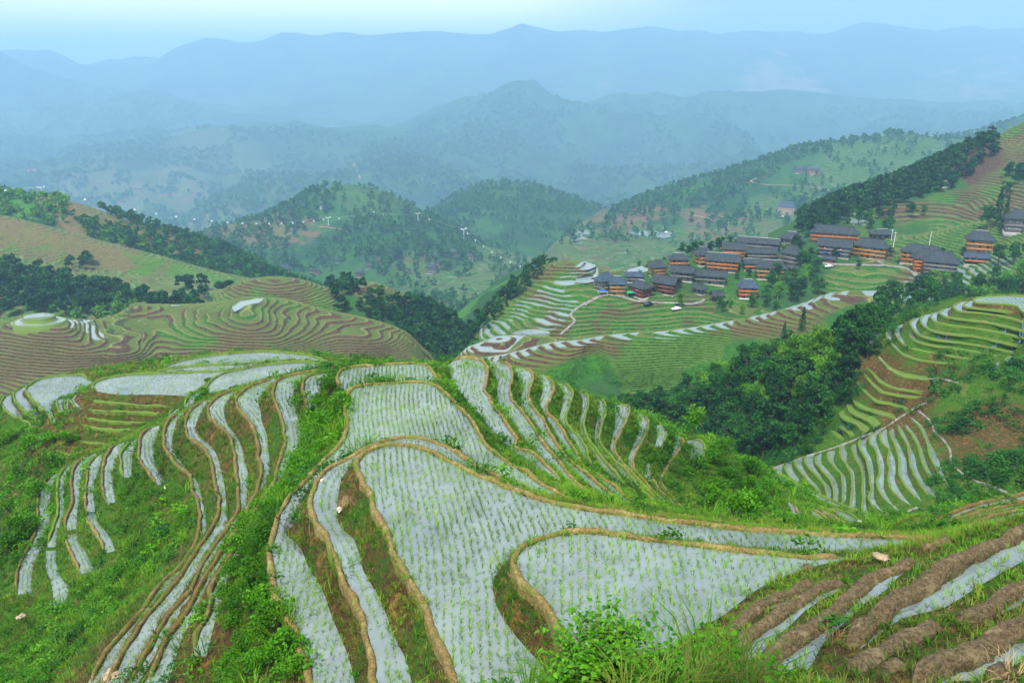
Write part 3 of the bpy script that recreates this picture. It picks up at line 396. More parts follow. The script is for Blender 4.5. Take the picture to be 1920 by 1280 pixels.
def build_patch(name, pads, ctrl_xyz, step, dens, bare, bumps=.12, seed=0, skirts=()):
    """one continuous ground sheet through every field edge and spot height; fields are left open for their water"""
    rng = np.random.default_rng(seed)
    verts = []; zs = []; edges = []; faces = []
    for p in pads:
        o = smooth(at_z(*tr(p['O']).T, p['z']), step); i = smooth(at_z(*tr(p['I']).T, p['z']), step)
        p['Ow'], p['Iw'] = o, i
        poly = np.vstack([o, i[::-1]])
        keep = [0]
        for k in range(1, len(poly)):
            if np.linalg.norm(poly[k] - poly[keep[-1]]) > step * .3: keep.append(k)
        if np.linalg.norm(poly[keep[-1]] - poly[0]) < step * .3: keep.pop()
        poly = poly[keep]
        area = .5 * np.sum(poly[:, 0] * np.roll(poly[:, 1], -1) - np.roll(poly[:, 0], -1) * poly[:, 1])
        if area < 0: poly = poly[::-1]
        p['poly'] = poly; p['area'] = abs(area)
        b = len(verts); verts += [tuple(v[:2]) for v in poly]; zs += [p['z']] * len(poly)
        edges += [(b + k, b + (k + 1) % len(poly)) for k in range(len(poly))]; faces.append(list(range(b, b + len(poly))))
    C = np.array(ctrl_xyz)
    verts += [tuple(v[:2]) for v in C]; zs += list(C[:, 2])
    for ln in skirts:
        b = len(verts); verts += [tuple(v[:2]) for v in ln]; zs += list(ln[:, 2]); edges += [(b + k, b + k + 1) for k in range(len(ln) - 1)]
    known = np.array(verts)
    # heights of the loose vertices: from the plain triangulation of the survey, then relaxed a little
    v0, e0, f0, o0, _, _ = delaunay_2d_cdt([Vector(v) for v in verts], edges, [], 0, 1e-4, True)
    z0 = [np.mean([zs[j] for j in q]) if q else None for q in o0]
    kx = np.array([v for v in verts]); kz = np.array(zs)
    for k, q in enumerate(z0):
        if q is None: z0[k] = kz[((kx - np.array([v0[k][0], v0[k][1]])) ** 2).sum(1).argmin()]
    bvh = BVHTree.FromPolygons([Vector((v[0], v[1], z)) for v, z in zip(v0, z0)], [f for f in f0], all_triangles=True)
    # loose points between
    cand = []
    for (r0, r1, s) in dens:
        R = min(r1, 400); g = np.mgrid[-R:R:s, -10:R:s].reshape(2, -1).T + rng.uniform(-.3, .3, (1, 2)) * s
        g = g + rng.uniform(-.35, .35, g.shape) * s; r = np.hypot(g[:, 0], g[:, 1]); g = g[(r >= r0) & (r < r1)]
        # only near the region seen
        az = np.degrees(np.arctan2(g[:, 0], g[:, 1])); g = g[np.abs(az) < 42]
        lo, hi = known.min(0), known.max(0); g = g[(g > lo).all(1) & (g < hi).all(1)]
        cand.append(np.column_stack([g, np.full(len(g), s * .42)]))
    cand = np.vstack(cand)
    # drop loose points close to known ones
    cell = {}
    for v in known: cell.setdefault((int(v[0] // 1.0), int(v[1] // 1.0)), []).append(v)
    ok = np.ones(len(cand), bool)
    for k, (x, y, s) in enumerate(cand):
        ci, cj = int(x // 1.0), int(y // 1.0); done = False
        for a in (-1, 0, 1):
            for b in (-1, 0, 1):
                for v in cell.get((ci + a, cj + b), ()):
                    if (v[0] - x) ** 2 + (v[1] - y) ** 2 < s * s: ok[k] = False; done = True; break
                if done: break
            if done: break
    cand = cand[ok]
    cand = cand[np.array([bvh.ray_cast(Vector((c[0], c[1], 500)), Vector((0, 0, -1)))[0] is not None for c in cand])]
    ins = np.zeros(len(cand), bool)
    for p in pads: ins |= inside(cand[:, :2], p['poly'])
    cand = cand[~ins]
    nk = len(verts); verts += [tuple(v[:2]) for v in cand]
    vs, es, fs, ov, oe, of = delaunay_2d_cdt([Vector(v) for v in verts], edges, faces, 0, 1e-4, True)
    n = len(vs); XY = np.array([(v[0], v[1]) for v in vs]); Z = np.full(n, np.nan)
    for k in range(n):
        q = [zs[j] for j in ov[k] if j < nk]
        if q: Z[k] = sum(q) / len(q)
    fix = ~np.isnan(Z)
    tri = np.array([f for f in fs if len(f) == 3]); inpad = np.array([len(of[k]) == 1 for k, f in enumerate(fs) if len(f) == 3])
    E = np.unique(np.sort(np.vstack([tri[:, [0, 1]], tri[:, [1, 2]], tri[:, [2, 0]]]), axis=1), axis=0)
    L = np.linalg.norm(XY[E[:, 0]] - XY[E[:, 1]], axis=1) + .05; w = 1 / L
    fi = np.where(~fix)[0]; ki = np.where(fix)[0]
    for k in fi:
        h = bvh.ray_cast(Vector((XY[k, 0], XY[k, 1], 500)), Vector((0, 0, -1)))
        Z[k] = h[0][2] if h[0] is not None else kz[((kx - XY[k]) ** 2).sum(1).argmin()]
    deg = np.bincount(E[:, 0], w, n) + np.bincount(E[:, 1], w, n)
    for it in range(14):
        q = (np.bincount(E[:, 0], w * Z[E[:, 1]], n) + np.bincount(E[:, 1], w * Z[E[:, 0]], n)) / deg
        Z = np.where(fix, Z, .4 * Z + .6 * q)
    dk = np.full(n, 9.0)
    for blk in np.array_split(fi, max(1, len(fi) // 500)):
        dk[blk] = np.sqrt((((XY[blk][:, None] - XY[ki][None]) ** 2).sum(-1)).min(1))
    Z = Z + np.where(fix, 0, fbm(XY[:, 0], XY[:, 1], 2.2) * bumps * np.clip(dk / 1.5, .2, 3.0))
    BX = bare; br = np.zeros(n)
    for blk in np.array_split(np.arange(n), max(1, n // 800)):
        d2 = ((XY[blk][:, None] - BX[None, :, :2]) ** 2).sum(-1) + .5; ww = 1 / d2 ** 2; br[blk] = (ww * BX[:, 2]).sum(1) / ww.sum(1)
    V = np.column_stack([XY, Z]); T = tri[~inpad]
    nn = np.cross(V[T[:, 1]] - V[T[:, 0]], V[T[:, 2]] - V[T[:, 0]]); T[nn[:, 2] < 0] = T[nn[:, 2] < 0][:, ::-1]
    me = mesh_np(name, V, T, M['bank'], False, attrs={'brown': br})
    me.polygons.foreach_set('use_smooth', np.ones(len(me.polygons), bool))
    link(name, me, kind='structure')
    return V, T, br

def field_water(p, mat):
    poly = p['poly'].copy(); poly[:, 2] = p['z']
    return mesh_np('paddy_water', poly, np.arange(len(poly))[None], mat)

def rows_in(p, rng):
    """planting spots"""
    z = p['z']; poly = p['poly']
    if not p.get('rows'): return np.zeros((0, 3))
    kind, val = p['rows']
    pts = []
    if kind == 'off':
        O = smooth(p['Ow'], .18)[:, :2]; Iw = smooth(p['Iw'], .18)[:, :2]
        n = len(O); u = np.linspace(0, 1, n); v = np.linspace(0, 1, len(Iw))
        Ii = np.column_stack([np.interp(u, v, Iw[:, k]) for k in (0, 1)])
        W = np.linalg.norm(Ii - O, axis=1); D = (Ii - O) / (W[:, None] + 1e-6)
        T = np.gradient(O, axis=0); T /= np.linalg.norm(T, axis=1)[:, None] + 1e-9
        Nn = np.stack([-T[:, 1], T[:, 0]], -1); sg = np.sign((Nn * D).sum(1).mean()); 
        for k in range(30):
            q = O + Nn * sg * (.34 + val * k) + rng.normal(0, .02, O.shape)
            q = q[inside(q, poly)]
            if not len(q): break
            pts.append(q)
    else:
        a = math.radians(val); d = np.array([math.cos(a), math.sin(a)]); e = np.array([-d[1], d[0]])
        P = poly[:, :2]; s0, s1 = (P @ d).min(), (P @ d).max(); t0, t1 = (P @ e).min(), (P @ e).max()
        sp = p.get('sp', .33); g = np.mgrid[s0:s1:.145, t0 + .2:t1:sp].reshape(2, -1).T
        g = g + rng.normal(0, .022, g.shape); g[:, 1] += .35 * np.sin(g[:, 0] * .16 + .5) + .12 * np.sin(g[:, 0] * .5)
        q = g[:, :1] * d + g[:, 1:] * e; pts.append(q[inside(q, poly)])
    if not pts: return np.zeros((0, 3))
    q = np.vstack(pts)
    keep = rng.random(len(q)) > .07
    # keep clear of the rim
    q = q[keep]; return np.column_stack([q, np.full(len(q), z)])

def side_of(p):
    """which side of the lip line is downhill (away from the field)"""
    O = p['Ow']; k = len(O) // 2; T = O[min(k + 1, len(O) - 1)] - O[k - 1]; Nn = np.array([-T[1], T[0]])
    c = p['poly'][:, :2].mean(0) - O[k, :2]
    return -1 if Nn @ c > 0 else 1
ctrl = []
for a in parse(CTRL, 3): ctrl.append(at_z(a[0], a[1], a[2]))
skirts = []
for ln in SKIRT:
    a = parse(ln, 3); skirts.append(smooth(at_z(a[:, 0], a[:, 1], a[:, 2]), 3.0))
ctrl += [np.array(v, float) for v in NEARXY]
bare = np.array([[*at_z(a[0], a[1], a[2])[:2], a[3]] for a in parse(BARE, 4)])
GV, GT, GB = build_patch('near_hillside', PADS, ctrl, .55, [(8, 40, .5), (40, 62, .75), (62, 110, 1.4), (110, 260, 6)], bare, seed=1, skirts=skirts)
M['tread'] = mat_soil('grassy tread', (.10, .16, .025), (.07, .12, .02), (.16, .17, .04), (.09, .19, .02), .6, .02)
seed_pts = []; fringe = []
for k, p in enumerate(PADS):
    wet_ = p.get('water', 1)
    link('paddy_water' if wet_ else 'grass_terrace', field_water(p, M['water' if wet_ else 'tread']), kind='structure')
    if p.get('b'):
        L = smooth(p['Ow'], .07 if p['b'] == 'bund_wet' else .16 if p['z'] > -20 else .3); sg = side_of(p)
        T = np.gradient(L, axis=0); T /= np.linalg.norm(T[:, :2], axis=1)[:, None] + 1e-9
        w = p.get('bw', .25) * .95; L2 = L + np.stack([-T[:, 1], T[:, 0], 0 * T[:, 0]], -1) * sg * w * .3
        link('earth_bund', ribbon(L2, w, p.get('bh', .2), M[p['b']], 'earth_bund', seedoff=k * 3.7, jit=.5 if p['b'] != 'bund_wet' else .32, sink=.35, K_=9 if p['b'] != 'bund_wet' else 17), kind='structure')
        fringe.append((L2, sg, w, p))
        if p['z'] > -20: fringe.append((L2, -sg, w, {'b': 'bund_thin'}))
    q = rows_in(p, RNG)
    if len(q): seed_pts.append((q, p))
# the long bare ridges of earth on the slope at the right, where no water shows between them
bvn = BVHTree.FromPolygons([Vector(v) for v in GV], [list(map(int, t)) for t in GT], all_triangles=True)
for j_, (s_, w_) in enumerate((("e 900,268 760,306 640,343 540,385 470,425 400,483 340,535 250,595 150,655", .3), ("e 1640,128 1560,150 1480,175 1400,205 1290,250", .36), ("e 1580,590 1500,575 1420,608 1300,665 1200,735 1100,795 1000,855 930,915", .38), ("e 1420,780 1300,825 1200,862 1100,908 1040,930", .38), ("e 1920,800 1860,830 1800,865 1740,910", .42))):
    pp = []
    for x, y in smooth(tr(s_), 3.0):
        h = bvn.ray_cast(Vector((0, 0, 0)), Vector(ray(x, y)).normalized())
        if h[0] is not None: pp.append(tuple(h[0]))
    if pp:                                   # keep the longest run without a jump in depth
        pp = np.array(pp); cut_ = np.where(np.linalg.norm(np.diff(pp, axis=0), axis=1) > .9)[0] + 1; pp = max(np.split(pp, cut_), key=len)
    if len(pp) > 6:
        L = smooth(np.array(pp), .5); L = smooth(np.column_stack([np.convolve(np.pad(L[:, k_], 3, 'edge'), np.ones(7) / 7, 'valid') for k_ in range(3)]), .07)
        link('earth_bund', ribbon(L, w_, .2, M['bund_wet'], 'earth_bund', seedoff=j_ * 5.3 + 60, jit=.3, sink=.4, K_=17), kind='structure'); fringe.append((L, 1, w_, {'b': 'bund_wet'})); fringe.append((L, -1, w_, {'b': 'bund_wet'}))
# seedlings
rice_t = [blade_tuft(RNG.integers(4, 8), .14 + .11 * RNG.random(), .017, .03 + .03 * RNG.random(), .4 + .5 * RNG.random(), RNG) for _ in range(12)]
Q = np.vstack([q[RNG.random(len(q)) < (.95 if p['z'] > -19.5 else .72) + .22 * fbm(q[:, 0], q[:, 1], 1.1)] for q, p in seed_pts]); dist = np.linalg.norm(Q, axis=1)
dn = (np.linalg.norm(Q, axis=1) > 78) * 1.0
sc_ = (.75 + .5 * RNG.random(len(Q))) * np.where(dn > 0, .8, 1.0)
near = dist < 1e9
me = scatter('rice_seedlings', rice_t, Q, sc_ * np.clip(dist / 30, 1, 2.2) ** .2, M['seedling'], zs=sc_)
link('rice_seedlings', me, kind='stuff')
print('seedlings', len(Q), 'ground', len(GT))
# ---------------------------------------------------------------- growth on the near banks
def idw(XY, seeds, power=2):
    out = np.zeros(len(XY))
    for blk in np.array_split(np.arange(len(XY)), max(1, len(XY) // 2000)):
        d2 = ((XY[blk][:, None] - seeds[None, :, :2]) ** 2).sum(-1) + .5; ww = 1 / d2 ** power; out[blk] = (ww * seeds[:, 2]).sum(1) / ww.sum(1)
    return out
def tri_samples(V, T, dens, rng):
    """dens: expected count per square metre for every triangle"""
    a, b, c = V[T[:, 0]], V[T[:, 1]], V[T[:, 2]]; ar = .5 * np.linalg.norm(np.cross(b - a, c - a), axis=1)
    n = rng.poisson(np.clip(ar * dens, 0, 4000)); ix = np.repeat(np.arange(len(T)), n); u, v = rng.random((2, len(ix)))
    f = u + v > 1; u[f] = 1 - u[f]; v[f] = 1 - v[f]
    return a[ix] + (b[ix] - a[ix]) * u[:, None] + (c[ix] - a[ix]) * v[:, None], ix
def in_view(C, margin=60):
    px, py, dep = to_px(C); return (dep > 3) & (px > -margin) & (px < 1920 + margin) & (py > -margin) & (py < 1280 + margin + 40)
rng = np.random.default_rng(11)
Cc = GV[GT].mean(1); D = np.linalg.norm(Cc, axis=1); vis = in_view(Cc) & (D < 125)
lush_seeds = np.array([[*at_z(a[0], a[1], a[2])[:2], a[3]] for a in parse(LUSH, 4)])
LU = idw(Cc[:, :2], lush_seeds); BR = GB[GT].mean(1)
nz = fbm(Cc[:, 0], Cc[:, 1], 1.6)
far = np.clip(D / 32, 1, 4)
gt = [blade_tuft(7, .17, .022, .12, .95, rng) for _ in range(6)]
den = np.where(vis, 30 / far ** 1.4 * np.clip(1.15 - BR * .95 + nz * .35, .12, 1.3), 0)
P, ix = tri_samples(GV, GT, den, rng); s_ = far[ix] ** .55 * (.7 + .6 * rng.random(len(P)))
cut = rng.random(len(P)) < np.clip(.12 + BR[ix] * .7 + nz[ix] * .3, 0, 1)
link('grass', scatter('grass', gt, P[~cut], s_[~cut], M['grass'], tint=np.clip(.5 + nz[ix] * .6 + rng.normal(0, .2, len(P)), 0, 1)[~cut]), kind='stuff')
link('olive_grass', scatter('olive_grass', gt, P[cut], s_[cut] * .9, M['grass_olive']), kind='stuff')
print('grass', len(P))
den = np.where(vis, 9 / far ** 1.4 * np.clip(BR - .3, 0, 1), 0); P, ix = tri_samples(GV, GT, den, rng)
link('straw', scatter('straw', [blade_tuft(5, .12, .014, .12, 1.3, rng) for _ in range(4)], P, far[ix] ** .7, M['dry']), kind='stuff')
# undergrowth of leafy weeds and of long grass
lt = [leaf_tuft(70, .42, .42, .12, rng) for _ in range(5)]
den = np.where(vis, 1.5 / far ** .9 * np.clip(LU - .3 + nz * .3, 0, 1), 0); P, ix = tri_samples(GV, GT, den, rng)
link('undergrowth', scatter('undergrowth', lt, P, far[ix] ** .35 * (.6 + .9 * rng.random(len(P))), M['leaf_bright']), kind='stuff'); print('under', len(P))
tg = [blade_tuft(22, .75, .032, .22, .95, rng) for _ in range(5)]
den = np.where(vis, .9 / far ** .7 * np.clip(LU - .35 - nz * .4, 0, 1), 0); P, ix = tri_samples(GV, GT, den, rng)
link('long_grass', scatter('long_grass', tg, P, .7 + .6 * rng.random(len(P)), M['grass']), kind='stuff'); print('long', len(P))
# broad tufts of other weeds so the slopes are not one green
den = np.where(vis, .5 / far ** .8 * np.clip(LU - .2 - nz * .3, 0, 1), 0); P, ix = tri_samples(GV, GT, den, rng)
link('dark_weeds', scatter('dark_weeds', lt, P, far[ix] ** .35 * (.5 + .8 * rng.random(len(P))), M['leaf_mid']), kind='stuff')
# grass along the ridges of earth
pp = []
for L2, sg, w_, p in fringe:
    k = {'bund_green': 9, 'bund': 9, 'bund_dark': 7, 'bund_wet': 16, 'bund_thin': 4}[p['b']]
    d = np.linalg.norm(L2.mean(0)); step = np.linalg.norm(L2[1] - L2[0]); n = int(len(L2) * step * k / max(1, d / 45))
    u = rng.random(n) * (len(L2) - 1); i = u.astype(int); q = L2[i] + (L2[np.minimum(i + 1, len(L2) - 1)] - L2[i]) * (u - i)[:, None]
    m = fbm(q[:, 0], q[:, 1], 1.8) > (-.2 if p['b'] == 'bund_green' else .05); q = q[m]
    T = np.gradient(L2, axis=0); T /= np.linalg.norm(T[:, :2], axis=1)[:, None] + 1e-9; T = T[i[m]]
    q = q + np.stack([-T[:, 1], T[:, 0], 0 * T[:, 0]], -1) * (sg * w_ * (.15 + .4 * rng.random(len(q))))[:, None]; q[:, 2] += .03; pp.append(q)
P = np.vstack(pp); P = P[in_view(P)]; dd = np.clip(np.linalg.norm(P, axis=1) / 32, 1, 4)
link('ridge_grass', scatter('ridge_grass', gt, P, dd ** .5 * (.5 + .5 * rng.random(len(P))), M['grass']), kind='stuff'); print('fringe', len(P))
# ---------------------------------------------------------------- the spur across the gully
PADS2 = [
 K(n='X1', z=-47.2, O="h 1900,330 1707,240 1650,190 1560,165 1400,150 1250,150 1212,132 1230,105 1350,88 1550,80 1707,82 1900,90", I="h 1905,325 1905,200 1905,95", big=1, rows=('dir', 70), sp=.8),
 K(n='X2', part=0.5, z=-48.1, O="h 1230,118 1150,140 1108,180 1200,197 1350,215 1500,232 1600,245", I="h 1232,125 1210,150 1205,190 1350,203 1500,215 1600,235"),
 K(n='X3', part=0.45, z=-48.9, O="h 1135,130 1060,150 1010,185 1040,220 1095,235 1250,245 1400,265 1550,300 1707,345 1900,400", I="h 1140,135 1120,165 1090,190 1100,225 1250,232 1400,245 1550,280 1707,325 1900,380"),
 K(n='X4', part=0.42, z=-50.2, O="h 990,190 910,215 870,245 900,275 960,295 1100,315 1300,335 1450,365 1707,430 1900,480", I="h 985,195 950,225 945,255 960,285 1100,303 1300,322 1450,350 1707,415 1900,464"),
 K(n='X5', part=0.36, z=-51.5, O="h 865,235 800,255 780,280 800,320 850,350 1000,375 1200,400 1450,440 1707,500 1900,545", I="h 865,240 840,260 838,325 900,352 1000,365 1200,390 1450,430 1707,490 1900,534"),
 K(n='X6', part=0.45, z=-52.8, O="h 780,255 710,275 680,310 700,370 745,405 850,440 1000,460 1250,490 1500,545 1700,575", I="h 780,260 750,310 735,360 755,400 850,428 1000,450 1250,480 1500,535 1700,567"),
 K(n='X7', part=0.5, z=-54.2, O="h 680,285 600,320 575,360 600,400 650,460 750,500 900,525 1150,555 1400,600 1620,635", I="h 675,290 640,330 625,380 660,440 700,475 900,512 1150,545 1400,592 1620,628"),
 K(n='X8', part=0.3, z=-55.3, O="h 550,458 600,510 650,540 800,575 1000,600 1250,640 1520,685", I="h 565,455 610,490 640,525 800,563 1000,590 1250,630 1520,678"),
 K(n='X9', part=0.45, z=-56.5, O="h 505,360 450,375 420,420 440,490 490,550 540,585 700,630 900,665 1100,700 1330,730", I="h 505,365 470,410 470,470 510,540 545,575 700,618 900,653 1100,690 1330,722"),
 K(n='X10', part=0.6, z=-57.7, O="h 430,380 370,395 340,440 345,500 400,570 450,630 520,670 650,715 800,740 1000,750", I="h 425,385 385,430 380,510 430,580 490,640 640,700 800,730 1000,742"),
 K(n='X11', z=-59.8, O="h 265,440 200,460 155,500 150,550 205,600", I="h 267,445 245,500 222,560 212,600"),
 K(n='X12', z=-56.0, O="h 1470,740 1400,752 1368,785 1395,818 1458,845", I="h 1472,745 1442,790 1462,842"),
 K(n='X13', z=-55.2, O="h 1690,630 1620,660 1550,695 1520,715 1548,735", I="h 1692,640 1640,660 1590,690 1565,736"),
 K(n='P1', part=0, z=-60.5, O="h 245,680 310,750 360,810 450,860 560,895 700,905 900,910 1050,950", I="h 252,672 325,740 395,800 520,845 700,878 900,890 1060,930", wet=.0),
 K(n='Y1', z=-62.6, O="h 130,795 200,860 260,930 350,980 450,1010 700,1040", I="h 140,790 215,850 275,915 360,965 460,998 700,1028", dry=1),
 K(n='Y2', z=-63.5, O="h 100,850 180,950 260,1020 320,1050 450,1075 600,1090 700,1110 740,1130", I="h 115,850 200,940 275,1005 335,1035 460,1060 600,1073 700,1090 745,1115", dry=1),
 K(n='Y3', part=0, z=-65.0, O="h 5,905 70,980 130,1050 190,1105 250,1140 420,1170 520,1210 545,1250", I="h 20,905 90,975 150,1045 200,1085 260,1118 430,1148 530,1185 560,1240"),
 K(n='Y4', z=-66.6, O="g 710,95 740,180 780,230 900,270 1000,295 1020,325", I="g 725,95 760,175 800,215 910,250 1010,278 1035,310", dry=1),
 K(n='Y5', z=-67.55, O="g 670,150 700,220 730,270 850,330 890,370", I="g 690,150 725,215 760,258 880,300 930,350", dry=1),
 K(n='Y6', z=-68.55, O="g 650,255 660,300 760,350 810,400 800,420", I="g 675,255 690,290 780,330 850,375 830,405", dry=1),
 K(n='Y7', z=-70.3, O="g 640,360 700,400 735,440", I="g 660,358 720,390 752,425", dry=1),
 K(n='Y8', z=-72.0, O="g 575,395 630,430 660,470", I="g 595,392 650,420 678,455", dry=1),
]
Wz = [-77.9, -76.9, -75.8, -74.8, -73.9, -73.0, -71.9, -71.0, -69.8, -68.9, -68.5, -68.0, -67.1, -66.5, -65.6]
WO = ["250,630 205,650 192,680 225,720 255,733", "315,605 272,640 280,680 320,730 355,752", "385,577 350,595 345,630 385,690 430,745 480,790 515,850", "465,558 410,575 415,620 450,670 510,730 550,790 565,880",
 "515,550 485,580 485,620 540,690 590,750 610,820 605,900", "610,535 560,540 560,590 610,660 650,700 660,800 655,915", "690,478 645,500 645,570 690,640 720,700 725,800 715,880 708,940", "755,488 725,500 745,580 785,650 800,720 795,800 800,870 795,940 840,985",
 "850,420 790,465 785,510 830,590 850,670 860,760 870,810 850,850 870,900 930,950", "945,380 870,420 855,470 900,540 915,620 925,700 905,740 920,810 960,870 1020,920", "960,385 925,430 950,490 990,530 980,600 995,660 985,720 1000,790 1060,860 1140,915",
 "1010,380 990,400 1020,470 1050,550 1060,620 1060,690 1090,760 1140,820 1210,885", "1045,350 1070,420 1110,480 1130,560 1140,640 1180,720 1230,800 1310,858", "1090,345 1150,430 1190,500 1210,580 1240,660 1290,740", "1130,305 1200,370 1250,470 1270,560 1310,640 1345,710 1380,750"]
WI = ["252,632 243,680 257,730", "318,610 310,640 330,690 365,735 362,750", "388,580 378,620 400,670 440,730 490,780 525,850", "467,560 460,610 480,660 540,750 580,790 585,880", "525,552 515,610 560,670 610,730 635,790 632,900",
 "612,540 605,610 640,670 680,710 690,820 680,920", "690,482 672,510 695,550 692,610 740,680 750,780 755,880 750,945", "760,490 765,560 810,640 820,730 822,850 830,940 855,988", "855,430 825,480 830,530 865,600 880,700 880,800 880,850 910,920 960,975",
 "947,385 900,430 900,480 930,560 950,620 950,720 950,800 990,880 1025,920", "972,390 975,450 1000,540 1025,600 1030,680 1025,740 1070,830 1130,905", "1018,380 1030,440 1070,520 1105,600 1110,680 1130,740 1180,830 1215,885",
 "1055,350 1090,410 1130,500 1165,580 1180,660 1220,740 1280,800 1318,855", "1100,345 1170,430 1215,530 1240,610 1270,680 1305,745", "1145,305 1220,370 1265,470 1310,560 1340,620 1360,690 1390,750"]
for z, o, i in zip(Wz, WO, WI): PADS2.append(K(n='W', z=z, O='g ' + o, I='g ' + i, fan=1, rows=('off', .55)))
# spot heights given as px, py, forward distance
def at_y(px, py, y):
    d = ray(px, py); return d * (np.asarray(y, float) / d[..., 1])[..., None]
CTRL2 = """1850,760,135 1900,700,140 1900,850,118 1830,830,128 1780,700,146 1850,650,152 1950,650,148 1950,750,135 1990,850,118 1700,985,105 1750,960,110 1830,930,108 1900,930,104 1960,930,102 1640,990,112 1550,985,116
1560,760,158 1500,800,158 1450,860,156 1590,700,160 1530,850,155 1420,880,150 1660,690,158 1720,720,152 1600,660,168 1740,745,148 1800,740,143 1760,800,137 1775,860,128 1790,920,118
1290,768,200 1325,728,198 1385,692,195 1455,668,192 1530,645,188 1230,800,196 1150,785,206 1300,840,186 1220,860,190 1350,800,184 1400,740,186 1450,700,184 1400,860,165 1300,900,175 1480,760,170
1700,560,176 1640,600,178 1600,630,182 1800,553,178 1900,550,180 1990,548,180"""
ctrl2 = [at_y(a[0], a[1], a[2]) for a in parse(CTRL2, 3)]
sk2 = []
for s, y in (("1380,1130 1450,1180 1560,1190 1700,1190 1850,1120 2000,1080", 104), ("1060,800 1150,795 1250,795 1300,778 1340,742 1400,708 1470,684 1550,660 1650,605 1750,572 1900,567 2000,567", None)):
    q = parse(s, 2)
    sk2.append(smooth(at_y(q[:, 0], q[:, 1], y if y else np.array([230, 225, 222, 220, 220, 220, 220, 218, 222, 225, 225, 225.])), 4))
BARE2 = """1700,880,-70,.35 1750,900,-68,.45 1600,850,-75,.2 1500,890,-78,.1 1650,900,-74,.3 1750,820,-66,.6 1650,700,-63,.8 1700,740,-62,.8 1750,720,-60,.75 1800,700,-58,.5 1700,650,-57,.2 1850,640,-54,.2 1900,600,-51,.7 1850,590,-50,.8
1900,560,-48,.3 1630,720,-64,.75 1600,760,-69,.35 1550,800,-74,.1 1890,760,-57,.7 1845,810,-61,.7 1800,760,-62,.1 1850,860,-61,.05 1900,900,-60,.05 1700,980,-66,0 1900,680,-54,.2 1830,840,-62,.55 1830,550,-50,.1 1870,690,-56,.1"""
b2 = np.array([[*at_z(a[0], a[1], a[2])[:2], a[3]] for a in parse(BARE2, 4)])
V2_, T2_, B2_ = build_patch('gully_hillside', PADS2, ctrl2, 1.1, [(95, 260, 2.6)], b2, bumps=.3, seed=2, skirts=sk2)
sp2 = []
for k, p in enumerate(PADS2):
    if 'part' in p:
        u = np.linspace(0, 1, 60); f = lambda A_: np.column_stack([np.interp(u, np.linspace(0, 1, len(A_)), A_[:, k_]) for k_ in range(3)])
        a_, b_ = f(p['Ow']), f(p['Iw']); c_ = int(60 * p['part']); V = np.vstack([a_, b_]); q_ = np.array([(j, j + 1, j + 61, j + 60) for j in range(59)])
        nz_ = np.cross(V[q_[5, 1]] - V[q_[5, 0]], V[q_[5, 2]] - V[q_[5, 0]])[2]; q_ = q_ if nz_ > 0 else q_[:, ::-1]
        if c_ > 1: link('paddy_water', mesh_np('paddy_water', V, q_[:c_], M['water']), kind='structure')
        link('grass_terrace', mesh_np('grass_terrace', V, q_[c_:], M['tread']), kind='structure')
    else: link('paddy_water' if not p.get('dry') else 'grass_terrace', field_water(p, M['tread' if p.get('dry') else 'water']), kind='structure')
    L = smooth(p['Ow'], .9); sg = side_of(p); T = np.gradient(L, axis=0); T /= np.linalg.norm(T[:, :2], axis=1)[:, None] + 1e-9
    L2 = L + np.stack([-T[:, 1], T[:, 0], 0 * T[:, 0]], -1) * sg * .12
    link('earth_bund', ribbon(L2, .42, .2, M['bund_green'], 'earth_bund', seedoff=k * 2.1 + 300, sink=.3), kind='structure')
    q = rows_in(p, RNG)
    if len(q): sp2.append(q[::2] if p.get('fan') else q)
if sp2:
    Q = np.vstack(sp2); link('rice_seedlings', scatter('rice_seedlings', rice_t, Q, 1.5, M['seedling'], zs=np.full(len(Q), .8)), kind='stuff')
# the irrigation channel and path along the rib and round the fan
def strip(name, P, w, mat, lift=.06):
    P = np.asarray(P); T = np.gradient(P, axis=0); T[:, 2] = 0; T /= np.linalg.norm(T, axis=1)[:, None] + 1e-9
    Nn = np.stack([-T[:, 1], T[:, 0], 0 * T[:, 0]], -1) * w / 2
    V = np.stack([P - Nn - [0, 0, .3], P - Nn + [0, 0, lift], P + Nn + [0, 0, lift], P + Nn - [0, 0, .3]], 1).reshape(-1, 3)
    return link(name, mesh_np(name, V, quads_grid(len(P), 4), mat), kind='structure')
M['path'] = mat_plain('worn stone path', (.20, .19, .155), .85, 0, .45, .8)
M['path_dirt'] = mat_plain('earth path', (.34, .24, .13), .9, 0, .3, .5)
bvh2 = BVHTree.FromPolygons([Vector(v) for v in V2_], [list(map(int, t)) for t in T2_], all_triangles=True)
def drape_px(s, bvh, step=1.0, lift=.1):
    """survey points found on a hill by looking along their sight lines"""
    q = tr(s); out = []
    for x, y in smooth(q, 3.0):
        d = Vector(ray(x, y)).normalized(); h = bvh.ray_cast(Vector((0, 0, 0)), d)
        if h[0] is not None: out.append((h[0][0], h[0][1], h[0][2] + lift))
    return smooth(np.array(out), step) if len(out) > 1 else None
for s, w_, m in (("g 1250,200 1190,225 1150,250 1060,305 950,378 850,415 730,465 600,515 450,562 330,602 150,672", .4, 'path'),
                 ("g 1190,258 1270,330 1300,400 1370,470 1410,540 1420,620 1490,690 1580,740 1700,780 1870,852", .35, 'path'),
                 ("g 1020,920 1070,962 1180,930", .4, 'path'), ("h 245,680 310,750 360,810 450,860 560,895 700,905 900,910 1050,950", .3, 'path')):
    P = drape_px(s, bvh2)
    if P is not None: strip('footpath', P, w_, M[m])
